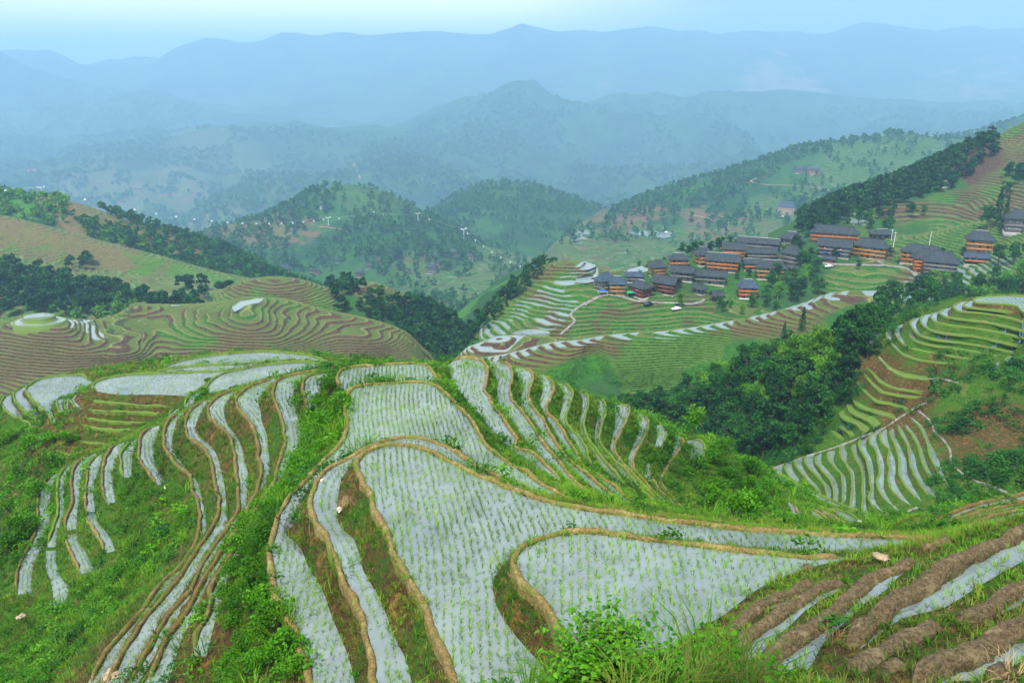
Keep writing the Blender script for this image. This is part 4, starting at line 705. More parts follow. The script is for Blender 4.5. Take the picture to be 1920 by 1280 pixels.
# growth over there
Cc = V2_[T2_].mean(1); BR = B2_[T2_].mean(1); vis = in_view(Cc)
rng = np.random.default_rng(5)
P, ix = tri_samples(V2_, T2_, np.where(vis, 1.6 * np.clip(1 - BR, .15, 1), 0), rng)
link('grass', scatter('grass', gt, P, 2.0 + 1.0 * rng.random(len(P)), M['grass'], zs=np.full(len(P), 1.6)), kind='stuff')
P, ix = tri_samples(V2_, T2_, np.where(vis, .8 * np.clip(BR + .2, .1, 1), 0), rng)
link('olive_grass', scatter('olive_grass', gt, P, 2.2, M['grass_olive'], zs=np.full(len(P), 1.6)), kind='stuff')
LUSH2 = """1600,930,-74,0 1650,955,-72,0 1550,915,-76,0 1480,900,-78,0 1620,968,-71,.1 1700,950,-68,.1 1730,940,-67,.2 1850,760,-58,1 1900,850,-60,1 1800,720,-60,1 1890,700,-56,.9 1830,860,-62,1 1760,960,-67,1 1700,985,-66,1 1830,930,-64,1 1550,780,-71,.9 1500,820,-76,1 1450,870,-81,1 1600,700,-62,.9 1850,665,-55,.3
1700,880,-70,0 1600,870,-74,0 1750,850,-66,.05 1700,700,-60,.05 1850,620,-52,0 1750,640,-56,0 1650,740,-65,.1 1580,800,-72,.15 1760,690,-59,.35 1640,690,-60,.15 1620,630,-60,.8 1900,570,-50,0 1895,780,-57,.2 1840,820,-61,.3 1780,760,-62,.3"""
l2 = np.array([[*at_z(a[0], a[1], a[2])[:2], a[3]] for a in parse(LUSH2, 4)])
LU = idw(Cc[:, :2], l2); nz = fbm(Cc[:, 0], Cc[:, 1], 5)
P, ix = tri_samples(V2_, T2_, np.where(vis, .55 * np.clip(LU - .25 + nz * .25, 0, 1), 0), rng)
link('undergrowth', scatter('undergrowth', [leaf_tuft(90, .55, .55, .16, rng) for _ in range(5)], P, 1.3 + 1.8 * rng.random(len(P)), M['leaf_mid']), kind='stuff'); print('under2', len(P))
# ---------------------------------------------------------------- hills, surveyed as stations: px:py,forward distance
def prof(s):
    a = []
    for w_ in s.split():
        x, r = w_.split(':'); y, d = r.split(','); a.append((float(x), float(y), float(d)))
    return np.array(a)
def crm(x, xs, ys):
    """smooth interpolation (monotone cubic)"""
    xs = np.asarray(xs, float); ys = np.asarray(ys, float); h = np.diff(xs); d = np.diff(ys) / h
    m = np.r_[d[0], (d[:-1] + d[1:]) / 2, d[-1]]; m[1:-1][d[:-1] * d[1:] <= 0] *= .3
    x = np.clip(x, xs[0], xs[-1]); i = np.clip(np.searchsorted(xs, x, 'right') - 1, 0, len(h) - 1); t = (x - xs[i]) / h[i]; hh = h[i]
    return (2 * t ** 3 - 3 * t ** 2 + 1) * ys[i] + (t ** 3 - 2 * t ** 2 + t) * hh * m[i] + (-2 * t ** 3 + 3 * t ** 2) * ys[i + 1] + (t ** 3 - t ** 2) * hh * m[i + 1]
SHEETS = {}
def sheet(name, lines, x0, x1, nu, nv, mat, dz=0, rough=0, rs=30, a=.34, wetlim=(.40, .28), warp=0.0, terr=None, tone=None, seed=0, wv=None, wetm=None, ponds=(), folds=0, far=1.0, irr=.3, tadd=0.0):
    dz *= far; rough *= far; rs *= far; warp *= far; folds *= far
    L = [prof(s) for s in lines]; px = np.linspace(x0, x1, nu)
    G = np.stack([at_y(px, crm(px, l[:, 0], l[:, 1]), crm(px, l[:, 0], l[:, 2]) * far) for l in L])      # (k,nu,3)
    # close the hill at the back: a last line falling away
    k = len(G); wv = wv or [1] * (k - 1); cum = np.r_[0, np.cumsum(wv)] / sum(wv)
    v = np.linspace(0, 1, nv); i = np.clip(np.searchsorted(cum, v, 'right') - 1, 0, k - 2); t = ((v - cum[i]) / (cum[i + 1] - cum[i]))[:, None, None]
    e = np.concatenate([2 * G[:1] - G[1:2], G, 2 * G[-1:] - G[-2:-1]]); p0, p1, p2, p3 = e[i], e[i + 1], e[i + 2], e[i + 3]
    # limit the tangents so that crests stay where they were surveyed
    m1 = (p2 - p0) / 2; m2 = (p3 - p1) / 2; s_ = ((p2 - p1)[..., 2:] * (p1 - p0)[..., 2:] <= 0); m1 = np.where(s_, m1 * np.array([1, 1, .25]), m1)
    s_ = ((p3 - p2)[..., 2:] * (p2 - p1)[..., 2:] <= 0); m2 = np.where(s_, m2 * np.array([1, 1, .25]), m2)
    t2, t3 = t * t, t * t * t; S = (2 * t3 - 3 * t2 + 1) * p1 + (t3 - 2 * t2 + t) * m1 + (-2 * t3 + 3 * t2) * p2 + (t3 - t2) * m2   # (nv,nu,3)
    if rough: S[..., 2] += fbm(S[..., 0] + seed * 77, S[..., 1], rs, 4) * rough
    if folds:
        f_ = 1 - 2.2 * np.abs(fbm(S[..., 0] + seed * 31 + 90, S[..., 1] * .8, rs * 1.1, 4)); env = np.sin(np.clip(v, 0, 1) * math.pi)[:, None] ** .5; S[..., 2] += f_ * folds * env
    qx, qy, _ = to_px(S)
    A = {'riser': np.zeros(S.shape[:2]), 'wet': np.zeros(S.shape[:2]), 'lip': np.zeros(S.shape[:2])}
    A['tone'] = np.full(S.shape[:2], .5) if tone is None else idw_px(qx, qy, tone) + tadd
    if dz:
        H = S[..., 2] + fbm(S[..., 0], S[..., 1] + seed * 31, 26 * far, 2) * warp + fbm(S[..., 0] + 40, S[..., 1], 9 * far, 2) * dz * irr
        gy = np.gradient(S, axis=0); slope = np.abs(gy[..., 2]) / (np.hypot(gy[..., 0], gy[..., 1]) + 1e-6)
        gx = np.gradient(S, axis=1); slx = np.abs(gx[..., 2]) / (np.hypot(gx[..., 0], gx[..., 1]) + 1e-6); slope = np.hypot(slope, slx * .6)
        n = np.floor(H / dz); p = H / dz - n
        q = np.clip(p / a, 0, 1); q = q * q * (3 - 2 * q); lip = np.clip(1 - np.abs(p - a - .04) / .09, 0, 1)
        Zt = dz * (n + q + lip * .14) - (H - S[..., 2])
        w_ = np.ones_like(H) if terr is None else np.clip(idw_px(qx, qy, terr), 0, 1)
        w_ = np.clip((w_ - .35) / .3, 0, 1)
        S[..., 2] = S[..., 2] * (1 - w_) + Zt * w_
        A['riser'] = (p < a) * w_; A['lip'] = lip * w_; A['wet'] = np.clip((wetlim[0] - slope) / (wetlim[0] - wetlim[1]), 0, 1) * (p > a + .1) * w_
        A['terr'] = w_
        A['wet'] = A['wet'] * (0 if wetm is None else np.clip((idw_px(qx, qy, wetm) - .52) / .16, 0, 1))
    else: A['terr'] = np.zeros(S.shape[:2])
    for pd in ponds:                       # level basins with water
        m = inside(np.column_stack([qx.ravel(), qy.ravel()]), parse(pd, 2)).reshape(qx.shape) & (np.minimum.accumulate(qy, axis=0) == qy)
        if m.any():
            z0 = np.percentile(S[..., 2][m], 50); S[m] = at_z(qx[m], qy[m], z0); A['wet'][m] = 1; A['riser'][m] = 0; A['lip'][m] = 0; A['terr'][m] = 1
    V = S.reshape(-1, 3); F_ = quads_grid(nv, nu)
    nn = np.cross(V[F_[0, 1]] - V[F_[0, 0]], V[F_[0, 2]] - V[F_[0, 0]]);
    if nn[2] < 0: F_ = F_[:, ::-1]
    me = mesh_np(name, V, F_, mat, True, attrs={k_: x.ravel() for k_, x in A.items()})
    link(name, me, kind='structure'); SHEETS[name] = (S, qx, qy); return S
def idw_px(qx, qy, s):
    a = parse(s, 3) if isinstance(s, str) else s; num = 0; den = 0
    for x, y, v in a:
        w_ = 1 / (((qx - x) ** 2 + ((qy - y) * 1.8) ** 2 + 60) ** 1.6); num = num + w_ * v; den = den + w_
    return num / den
def mat_hill(name, grass1, grass2, soil1, soil2, tread, lipc, wood, sc_=1.0, far=False):
    m, nt, b = new_mat(name); g = N(nt)
    tone = g.attr('tone'); ris = g.attr('riser'); lip = g.attr('lip'); wet = g.attr('wet'); ter = g.attr('terr')
    n1 = g.noise(.06 * sc_, 5, .6); n2 = g.noise(.7 * sc_, 4, .7); n3 = g.noise(.018 * sc_, 4, .6)
    grass = g.mix(g.ramp(n2, .35, .65), grass1, grass2); soil = g.mix(g.ramp(n2, .35, .65), soil1, soil2)
    k = g.math('ADD', tone, g.math('ADD', g.math('MULTIPLY', g.math('SUBTRACT', n1, .5), 1.6), g.math('MULTIPLY', g.math('SUBTRACT', n2, .5), .8)))
    bank = g.mix(g.ramp(k, .30, .54), grass, soil)
    wild = g.mix(g.ramp(g.math('ADD', g.math('MULTIPLY', n3, .6), g.math('MULTIPLY', n1, .4)), .47, .53), grass, wood)
    wild = g.mix(g.ramp(k, .72, .9), wild, soil)
    c = g.mix(ter, wild, bank)
    tr_ = g.mix(g.ramp(n1, .4, .65), tread, tuple(x * .75 for x in tread))
    flat = g.math('MULTIPLY', ter, g.math('SUBTRACT', 1.0, ris, True)); c = g.mix(flat, c, tr_)
    c = g.mix(g.math('MULTIPLY', lip, g.ramp(n2, .25, .6)), c, lipc)
    g.put(b.inputs['Base Color'], c); g.put(b.inputs['Roughness'], .9); g.put(b.inputs['Specular IOR Level'], .15)
    g.put(b.inputs['Normal'], g.bump(g.math('ADD', n2, g.math('MULTIPLY', g.noise(.25 * sc_, 4, .65), 2.5)), .9 / sc_, 1.0))
    # standing water on the level parts
    wb = g.n('BsdfPrincipled'); g.put(wb.inputs['Base Color'], (.20, .25, .24)); wb.inputs['Roughness'].default_value = .25; wb.inputs['Metallic'].default_value = .10; wb.inputs['IOR'].default_value = 1.6
    ms = g.n('MixShader'); nt.links.new(g.ramp(g.math('MULTIPLY', wet, g.math('SUBTRACT', 1.0, lip, True)), .35, .6), ms.inputs[0]); nt.links.new(b.outputs[0], ms.inputs[1]); nt.links.new(wb.outputs[0], ms.inputs[2])
    out = [x for x in nt.nodes if x.type == 'OUTPUT_MATERIAL'][0]; nt.links.new(ms.outputs[0], out.inputs[0]); return m
G1, G2 = (.016, .078, .008), (.042, .145, .012)
M['hill_near'] = mat_hill('terraced hill', G1, G2, (.105, .062, .034), (.050, .031, .020), (.10, .14, .03), (.23, .24, .08), (.03, .09, .02))
M['hill_mid'] = mat_hill('middle hill', (.035, .13, .015), (.065, .19, .018), (.20, .12, .06), (.14, .09, .05), (.10, .145, .035), (.20, .23, .09), (.018, .07, .018))
M['hill_ridge'] = mat_hill('outer ridge', (.018, .078, .010), (.036, .12, .014), (.17, .105, .05), (.12, .08, .04), (.07, .125, .028), (.17, .21, .08), (.014, .06, .015), .68)
M['hill_far'] = mat_hill('far hill', (.016, .062, .013), (.034, .10, .017), (.16, .11, .06), (.11, .08, .04), (.09, .13, .04), (.15, .18, .07), (.010, .042, .014), .25)
M['mountain'] = mat_hill('mountain', (.025, .07, .02), (.05, .11, .03), (.2, .16, .1), (.15, .12, .08), (.15, .19, .07), (.2, .22, .1), (.012, .04, .018), .11)

# terraced hill left of centre, across the first valley
sheet('terraced_hill', ["-160:800,270 0:780,270 150:770,275 300:760,285 450:760,290 600:755,295 700:745,300 800:720,305 880:780,305",
 "-160:735,292 0:715,292 150:702,294 300:700,300 450:690,306 600:700,312 700:695,320 780:690,325 880:760,325",
 "-160:680,306 0:665,305 130:655,304 200:660,302 250:655,306 300:650,318 400:645,318 500:640,316 560:640,322 620:650,326 700:650,328 775:662,335 810:700,335 880:760,335",
 "-160:635,322 0:625,320 120:612,320 170:618,326 230:610,340 300:605,345 400:600,340 480:590,342 540:590,352 620:610,346 700:622,342 765:636,345 800:670,345 880:740,340",
 "-160:612,345 0:606,340 80:600,340 140:600,345 200:598,358 260:572,372 330:572,380 400:568,380 470:558,378 540:563,380 600:580,372 660:592,366 720:608,360 765:628,356 800:660,350 880:730,345",
 "-160:640,400 0:635,400 100:630,400 200:620,410 300:605,430 400:598,440 500:590,440 600:610,430 700:640,410 800:690,400 880:760,400",
 "-160:760,460 0:760,460 400:740,480 800:760,440"], -160, 880, 470, 520, M['hill_near'], tadd=.17, dz=.82, warp=.5, wv=[.5, 1, 1.2, 1.2, 1, .25], wetlim=(.30, .18), ponds=("434,578 450,566 480,560 496,560 485,568 460,575 440,585", "318,576 322,566 338,559 350,563 340,572", "20,610 22,603 48,596 50,602 45,608", "150,602 190,590 215,583 212,590 180,600 158,606"), wetm="170,618,.7 185,632,.7 200,645,.6 215,657,.5 140,606,.7 155,610,.7 240,625,0 190,600,0 130,640,0 300,620,0 100,625,0 50,625,0 380,590,0 450,600,0 520,590,0 600,600,0 540,575,0 390,562,0 290,575,0 150,650,0 60,590,0 160,650,0 220,630,0",
 tone="50,640,.9 150,680,.9 230,620,.2 250,660,.75 330,620,.15 400,590,.1 420,650,.35 300,600,.7 340,575,.55 480,560,.1 550,590,.35 600,650,.5 700,640,.45 650,600,.5 750,650,.4 100,720,.8 350,700,.25 500,700,.2 560,640,.3 270,690,.5")
sheet('terraced_knoll', ["400:620,395 450:620,390 520:620,390 600:620,390 660:620,395", "400:580,405 450:570,402 520:565,402 600:580,402 660:590,405", "400:562,415 450:545,415 520:540,412 600:555,412 660:575,415",
 "400:560,430 440:532,430 480:522,432 520:520,432 560:524,430 600:536,428 640:552,425 665:575,425", "400:600,470 530:570,480 665:620,470"], 400, 665, 160, 200, M['hill_near'], dz=.9, warp=.5, wv=[1, 1, 1, .3],
 tone="450,540,.6 520,525,.8 560,540,.6 600,545,.5 480,560,.2 600,570,.4")
# ridge of water strips below the village
sheet('strip_ridge', ["820:760,215 950:770,215 1080:775,218 1200:790,218 1320:850,205 1450:830,200 1600:780,200 1750:720,200",
 "820:715,238 950:712,240 1080:728,240 1160:738,240 1290:742,240 1400:700,238 1550:650,240 1750:610,240",
 "820:700,246 950:690,247 1060:690,246 1110:672,255 1150:690,246 1290:690,249 1400:650,250 1550:605,255 1650:590,256 1750:575,256",
 "820:695,257.8 900:680,256.3 950:671,255.9 1040:650,260.1 1085:646,259.5 1120:640,260.5 1170:634,261.3 1250:629,260.9 1350:616,261.9 1430:601,263.5 1500:583,268.1 1560:563,275.8 1650:559,276.5 1750:549,275.7",
 "820:689,264.3 900:674,262.8 950:665,262.4 1040:644,266.6 1085:640,266.0 1120:634,267.0 1170:628,267.8 1250:623,267.4 1350:607,270.4 1430:592,272.0 1500:574,276.6 1560:554,284.3 1650:550,285.0 1750:540,284.2",
 "820:703,283.8 900:688,282.3 950:679,281.9 1040:658,286.1 1085:654,285.5 1120:648,286.5 1170:642,287.3 1250:637,286.9 1350:624,287.9 1430:609,289.5 1500:591,294.1 1560:571,301.8 1650:567,302.5 1750:557,301.7", "820:800,340 1250:740,350 1750:700,380"], 820, 1750, 520, 520, M['hill_near'], dz=.6, irr=.1, warp=.06, a=.34, wv=[.3, 1, 1, .7, .4, .2], wetlim=(.6, .5), wetm="830,692,1 880,680,1 920,673,1 980,663,1 1040,645,1 1090,648,.8 1100,634,1 1170,630,1 1250,622,1 1300,618,1 1350,610,1 1430,592,1 1500,575,1 1560,556,1 1650,552,1 1700,545,1 860,702,0 900,690,0 950,684,0 1000,674,0 1050,664,0 1100,656,.2 1150,648,0 1200,644,0 1300,636,0 1350,630,0 1400,616,0 1450,604,0 1500,592,0 1560,574,0 1600,572,0 1150,665,0 1250,700,0 1650,568,0 1000,700,0",
 terr="900,700,1 1200,700,1 1200,640,1 1300,660,1 1400,600,1 1550,560,1 1650,552,1 1050,660,1 1100,700,0 1080,690,.2 1130,720,.2 1330,700,0 1400,660,.2 1500,620,.6 1250,740,.8 1600,600,0 1650,600,0",
 tone="1200,690,.1 1250,650,.15 1200,730,0 1000,680,.7 950,690,.95 1050,660,.8 980,660,.8 1400,610,.6 1500,590,.75 1550,570,.7 1100,690,0 1350,640,.2 1300,700,.15 1650,570,.4 1080,650,.7")
# small ridge further left with its own strips
sheet('strip_spur', ["800:740,262 900:730,262 1000:720,262 1060:710,262", "820:700,272 900:690,274 950:680,276 1060:672,280", "835:700,280 880:665,284 920:652,288 960:645,292 1060:650,294",
 "835:698,290 870:658,296 905:643,300 930:633,304 960:631,308 1060:635,312", "835:700,330 930:665,340 1060:660,345", "835:800,360 1060:760,360"], 836, 1060, 160, 200, M['hill_near'], dz=.85, warp=.2, wv=[.5, 1, 1, .4, .3], wetlim=(.5, .36), wetm="840,680,1 900,650,1 950,640,1 900,675,0 980,650,.3", tone="900,670,.9 950,660,.9 1000,670,.8")
# the village hill
sheet('village_hill', ["780:800,290 950:745,300 1100:700,312 1300:690,318 1500:690,318 1700:640,315 1950:600,300",
 "815:760,312 860:690,318 950:648,322 1050:634,326 1200:618,333 1400:606,335 1500:592,338 1600:564,345 1700:548,350 1800:535,345 1950:520,330",
 "825:740,325 850:700,325 885:642,335 950:604,345 1050:578,350 1150:563,355 1300:566,357 1400:572,355 1500:545,360 1600:520,370 1700:512,372 1800:504,365 1950:480,350",
 "830:740,338 860:672,338 905:612,350 950:572,362 1050:534,375 1150:530,380 1250:520,385 1350:515,390 1450:515,385 1550:492,395 1650:490,395 1800:478,385 1950:440,370",
 "830:740,350 870:664,350 900:618,365 940:562,382 980:522,392 1030:497,402 1090:492,404 1150:510,410 1200:500,415 1300:478,420 1400:462,425 1500:452,430 1600:445,440 1700:445,430 1800:425,420 1950:395,400",
 "830:760,420 880:680,420 950:600,430 1050:540,450 1150:540,460 1300:510,470 1500:490,480 1700:470,480 1950:440,470", "880:800,500 1300:640,520 1950:560,520"], 838, 1950, 560, 430, M['hill_near'], ponds=("1176,510 1180,503 1200,499 1214,500 1216,507 1200,512", "1078,530 1082,520 1105,516 1128,518 1120,527 1100,531", "1086,506 1092,498 1104,490 1120,488 1118,500 1105,506"), dz=.95, warp=.6, wv=[.4, 1, 1.2, 1.2, .3, .2], wetlim=(.36, .24), wetm="1098,515,1 1060,532,1 1030,550,1 1000,568,1 972,588,1 945,612,1 1062,560,.9 1040,582,.9 1022,600,.9 1100,545,0 1080,548,0 1020,520,0 980,550,0 940,585,0 1010,585,0 970,615,0 1040,500,0 1150,520,0 1185,500,1 1200,505,.8 1100,610,0 1200,600,0 1300,590,0 1550,530,0 1650,520,0 1850,500,1 1800,515,1 1780,530,1 1900,490,1 1720,540,.8 1720,470,0 1400,500,0 1780,450,0 1850,530,0 1900,520,.3",
 terr="950,600,1 1000,560,1 1050,600,1 1100,620,1 1200,600,1 1250,580,1 1350,600,1 1050,520,1 1080,560,1 1600,530,1 1680,520,1 900,620,.9 880,640,.3 1100,530,1 1170,540,.2 1300,520,0 1400,480,0 1500,500,0 1450,550,0 1720,470,1 1780,440,1 1850,500,1 1900,500,1 1580,470,.2 1400,600,.7",
 tone="950,600,.3 1000,540,.35 1050,600,.5 1150,590,.3 1200,610,.4 1300,600,.3 1350,590,.3 1030,500,.6 1100,560,.2 1600,530,.1 1700,530,.45 1300,520,.6 1400,490,.6 1650,470,.5 1000,620,.3 1780,440,0 930,620,.2 1720,470,0")
sheet('wooded_shoulder', ["560:760,330 700:760,330 800:760,325 900:760,320 1000:760,320", "560:690,350 700:690,350 800:710,345 900:720,340 1000:720,335",
 "560:630,385 700:620,385 780:640,380 850:670,370 900:695,360 1000:700,350", "560:575,415 620:556,420 680:545,425 740:560,425 800:590,420 850:625,405 900:670,385 1000:690,370",
 "560:580,430 620:545,440 660:534,445 700:534,450 750:552,450 800:580,440 850:612,425 900:655,405 1000:680,390", "560:620,500 700:580,520 850:680,480 1000:720,440"], 560, 1000, 200, 180, M['hill_near'], dz=1.0, warp=.8, rough=.8, rs=25, wv=[.4, 1, 1, .4, .3],
 terr="700,540,1 740,550,1 680,545,1 720,570,.6 650,560,.2 700,620,0 780,600,0 850,640,0 620,600,0 800,660,.3 820,680,.6", tone="700,540,.6 740,550,.5 700,600,.1 800,620,.1", seed=12)
sheet('gorge_side', ["820:780,330 900:770,330 1000:760,330", "840:700,370 880:690,375 920:680,370 980:670,360", "850:650,420 880:630,430 920:600,440 960:580,440 1000:570,430", "860:600,500 900:560,520 950:530,520 1020:510,500", "860:590,620 950:540,620 1060:500,600", "860:700,800 1060:640,800"], 840, 1040, 100, 120, M['hill_mid'], rough=2.5, rs=30, wv=[.5, 1, 1, .6, .4], tone="900,600,.1 950,560,.1")
# slope above the village
sheet('upper_slope', ["1440:520,425 1600:500,430 1750:490,425 1990:470,400", "1440:462,452 1550:440,456 1650:430,460 1750:440,455 1850:440,440 1990:420,425",
 "1440:452,475 1550:415,485 1620:405,490 1700:392,495 1770:388,495 1850:385,480 1990:365,460", "1440:446,500 1550:400,508 1650:372,515 1750:352,520 1850:330,515 1990:300,500",
 "1440:440,520 1500:412,530 1550:392,538 1600:372,545 1700:335,555 1800:290,562 1850:266,562 1920:230,562 1990:200,560", "1440:480,600 1600:420,620 1800:350,640 1990:270,640", "1440:640,700 1990:500,700"],
 1440, 1990, 260, 330, M['hill_near'], dz=1.3, warp=1.0, wv=[.4, 1, 1.2, 1.2, .3, .2], wetlim=(.3, .2), wetm="1610,410,1 1640,402,.5 1700,400,0 1580,420,.5 1800,390,0 1900,300,0 1760,430,0",
 terr="1620,405,1 1700,395,1 1800,400,1 1900,380,1 1780,430,1 1850,420,1 1720,430,.3 1650,420,.2 1600,380,0 1700,360,0 1800,320,0 1850,300,.3 1900,250,1 1900,290,.5 1880,340,.6 1530,420,0 1660,400,.9",
 tone="1700,400,.7 1800,395,.75 1780,430,0 1650,390,.5 1880,350,.4 1850,310,1.3 1830,320,1.4 1870,300,1.2 1900,240,.4 1750,440,0 1900,400,.6 1600,400,.1 1540,430,.2 1800,350,.2 1760,360,.2 1900,330,.0 1870,370,.5 1820,340,1.1")
# far right ridge
sheet('east_ridge', ["980:640,600 1200:540,600 1400:520,600 1550:490,620 1750:450,680 1990:420,700", "980:600,700 1030:500,710 1060:474,720 1200:478,720 1400:472,720 1500:450,740 1700:400,790 1990:350,800",
 "980:590,800 1030:480,810 1060:450,820 1150:440,830 1200:436,840 1300:430,850 1400:410,870 1500:382,900 1700:345,920 1990:310,920",
 "980:580,880 1030:470,890 1060:444,900 1130:415,930 1200:395,950 1300:372,970 1400:345,990 1500:318,1010 1700:295,1030 1990:285,1020",
 "980:560,920 1030:468,930 1060:442,940 1130:396,1000 1200:371,1040 1260:350,1060 1350:326,1080 1430:302,1100 1500:280,1120 1600:263,1140 1690:251,1150 1750:256,1150 1830:263,1150 1990:250,1150",
 "980:600,1100 1060:480,1120 1200:420,1200 1500:340,1300 1990:310,1300", "980:560,1300 1990:460,1500"], 980, 1990, 400, 300, M['hill_ridge'], tadd=-0.22, far=1.4, ponds=("1178,440 1182,435 1215,433 1262,435 1266,442 1245,447 1225,444",), dz=1.6, warp=2.0, rough=2, rs=60, wv=[.4, 1, 1, 1, .3, .2], wetlim=(.3, .18), wetm="1210,437,0 1240,438,0 1180,437,0 1090,445,.7 1130,455,0 1300,445,0 1200,455,0 1240,420,0 1400,430,0 1050,465,.5 1600,300,0",
 terr="1050,470,1 1100,450,1 1200,460,1 1300,460,1 1400,430,.9 1450,420,1 1350,400,.1 1250,390,0 1150,420,.3 1300,360,0 1600,290,1 1700,280,1 1550,320,.7 1650,330,.5 1450,320,0 1500,300,.1 1500,400,.6 1600,350,.6 1800,280,.8",
 tone="1210,400,1.3 1170,410,1.2 1300,410,1.1 1250,430,.2 1330,400,1.1 1100,460,.6 1200,470,.5 1400,460,.55 1600,290,.2 1700,300,.4 1500,350,.3 1450,380,.4 1550,380,.4 1350,370,.2 1180,380,.6 1650,370,.5")
sheet('east_spur', ["1650:330,1200 1990:300,1200", "1650:290,1350 1750:280,1350 1850:265,1350 1990:230,1350", "1650:290,1450 1750:262,1450 1830:250,1450 1880:232,1450 1990:200,1450", "1650:340,1700 1990:300,1700"], 1650, 1990, 90, 60, M['hill_far'], far=1.5, rough=3, rs=50)
# left: terraced flank, wooded ridge
sheet('west_terraces', ["-160:700,370 0:690,370 150:680,380 300:660,390 400:650,400 560:640,410", "-160:600,420 0:590,420 150:585,430 300:580,440 400:578,445 560:575,450",
 "-160:530,470 0:525,470 100:525,475 200:540,478 300:545,485 400:545,490 560:560,500", "-160:450,520 0:465,525 100:485,528 200:508,530 300:518,532 400:530,534 560:552,530",
 "-160:392,570 0:406,566 100:429,562 200:456,560 300:481,558 400:509,556 480:526,555 560:548,550", "-160:430,650 0:450,650 300:530,640 560:590,620", "-160:560,750 560:680,700"], -160, 560, 340, 380, M['hill_mid'], dz=1.15, warp=.8, wv=[.4, 1, 1.2, 1.3, .3, .2], wetlim=(.24, .15),
 tone="50,430,.75 100,450,.7 200,480,.6 50,480,.45 150,500,.5 300,510,.3 400,530,.15 450,530,.1 250,540,.5 330,570,.6 100,540,.2 0,460,.5")
sheet('west_woods', ["-160:520,560 0:510,560 200:560,570 400:600,580 600:640,580 700:640,580", "-160:440,620 0:450,620 100:465,625 200:485,625 300:505,625 400:535,620 500:560,615 700:590,610",
 "-160:390,660 0:400,662 100:415,665 200:435,668 300:462,668 400:490,665 500:528,655 600:560,640 700:585,630",
 "-160:350,700 0:364,700 60:368,702 130:378,705 200:400,708 250:418,710 330:443,710 400:462,706 450:485,700 520:520,690 600:552,670 700:580,660", "-160:420,820 200:460,820 450:540,820 700:620,760", "-160:520,900 700:700,900"], -160, 700, 300, 220, M['hill_mid'], dz=1.6, warp=1.5, rough=1.0, wv=[.5, 1, 1, .3, .2],
 terr="150,400,1 200,420,1 280,450,1 230,430,1 330,460,.8 0,400,0 60,420,0 100,440,0 200,460,0 300,490,0 400,500,0 500,540,0 140,380,.8", tone="150,390,1.1 200,415,1 230,420,1.1 300,450,.8 130,375,1.0 330,460,.9 50,400,.1 300,490,.1 450,520,.1")
sheet('cone_hill', ["330:700,520 500:690,520 650:680,520 800:680,500 920:680,480 1000:640,500", "330:590,620 500:590,620 650:585,620 800:580,610 920:600,560 1000:570,600", "330:520,720 500:520,720 650:520,720 800:512,710 920:520,690 1000:510,720",
 "330:475,820 450:455,830 550:435,830 650:432,830 750:432,830 850:462,810 920:490,790 1000:500,800", "330:455,860 420:424,880 480:412,900 520:397,910 560:373,930 600:355,940 650:347,950 700:352,950 750:369,950 800:398,930 850:432,900 920:468,880 1000:490,880",
 "330:520,1000 600:430,1100 1000:540,1000", "330:600,1200 1000:600,1200"], 330, 1000, 320, 260, M['hill_ridge'], tadd=-0.2, far=1.5, dz=1.7, warp=2.0, rough=3, rs=50, wv=[.4, 1, 1, 1, .3, .2],
 terr="500,430,.6 650,370,.5 700,380,.5 600,380,.2 640,430,0 700,450,0 850,560,1 900,560,1 780,500,.6 860,590,1 830,480,.3 450,500,.1 550,520,.1 700,520,.2 950,540,.9", tone="470,435,1.3 500,430,1.2 580,425,1.1 650,400,.3 630,460,.6 720,500,.6 750,480,.6 850,570,.3 900,560,.4 440,480,.2 690,380,0 780,420,.3 960,540,.6")
sheet('north_knoll', ["760:560,800 900:560,780 1050:540,780 1230:500,800", "760:480,950 900:480,940 1050:470,940 1230:450,980", "760:440,1080 860:410,1080 950:400,1080 1050:410,1080 1230:430,1100",
 "760:435,1200 800:405,1210 830:385,1220 870:360,1230 905:348,1240 945:341,1250 1000:348,1250 1050:367,1250 1100:386,1240 1150:402,1230 1230:425,1220", "760:500,1400 950:420,1450 1230:480,1400"], 760, 1230, 160, 120, M['hill_ridge'], tadd=-0.1, far=1.5, dz=0, rough=4, rs=60, wv=[1, 1, 1, .4], tone="900,440,.1 960,420,.1 880,470,.2 1090,450,.4 1150,450,.5")
sheet('middle_mountains', ["-200:620,900 300:620,900 700:600,900 1100:560,900", "-200:470,1150 300:470,1150 700:460,1150 1100:440,1150", "-200:420,1400 0:410,1400 200:400,1400 400:400,1400 550:390,1400 700:400,1400 850:390,1400 1100:400,1400",
 "-200:350,1800 0:350,1800 200:330,1800 350:340,1800 450:330,1800 600:330,1800 700:310,1800 780:330,1750 900:370,1700 1100:400,1700",
 "-200:280,2200 0:290,2200 150:270,2200 300:275,2200 400:260,2200 500:250,2250 600:255,2250 650:265,2250 700:256,2250 760:270,2200 820:300,2150 880:328,2100 950:350,2050 1100:390,2000",
 "-200:270,2500 0:275,2500 250:262,2500 400:250,2500 480:240,2500 560:244,2500 640:262,2500 700:262,2500 820:310,2400 950:365,2300 1100:400,2300", "-200:330,3000 1100:430,2800"], -200, 1100, 420, 300, M['hill_far'], far=2, dz=3.2, warp=6, rough=14, rs=330, folds=34, wv=[.3, 1, 1, 1, .5, .3],
 terr="200,330,.6 300,350,.6 100,320,.45 400,340,.45 250,300,.3 440,330,.6 600,300,0 750,300,0 500,370,.5 350,370,.8 60,300,0 150,360,.7 680,330,.3 0,380,0", tone="200,340,.5 300,330,.6 250,360,.6 440,330,0 600,300,.1 660,300,.8 80,300,.2 380,350,.6 400,380,.4 750,300,0", seed=3)
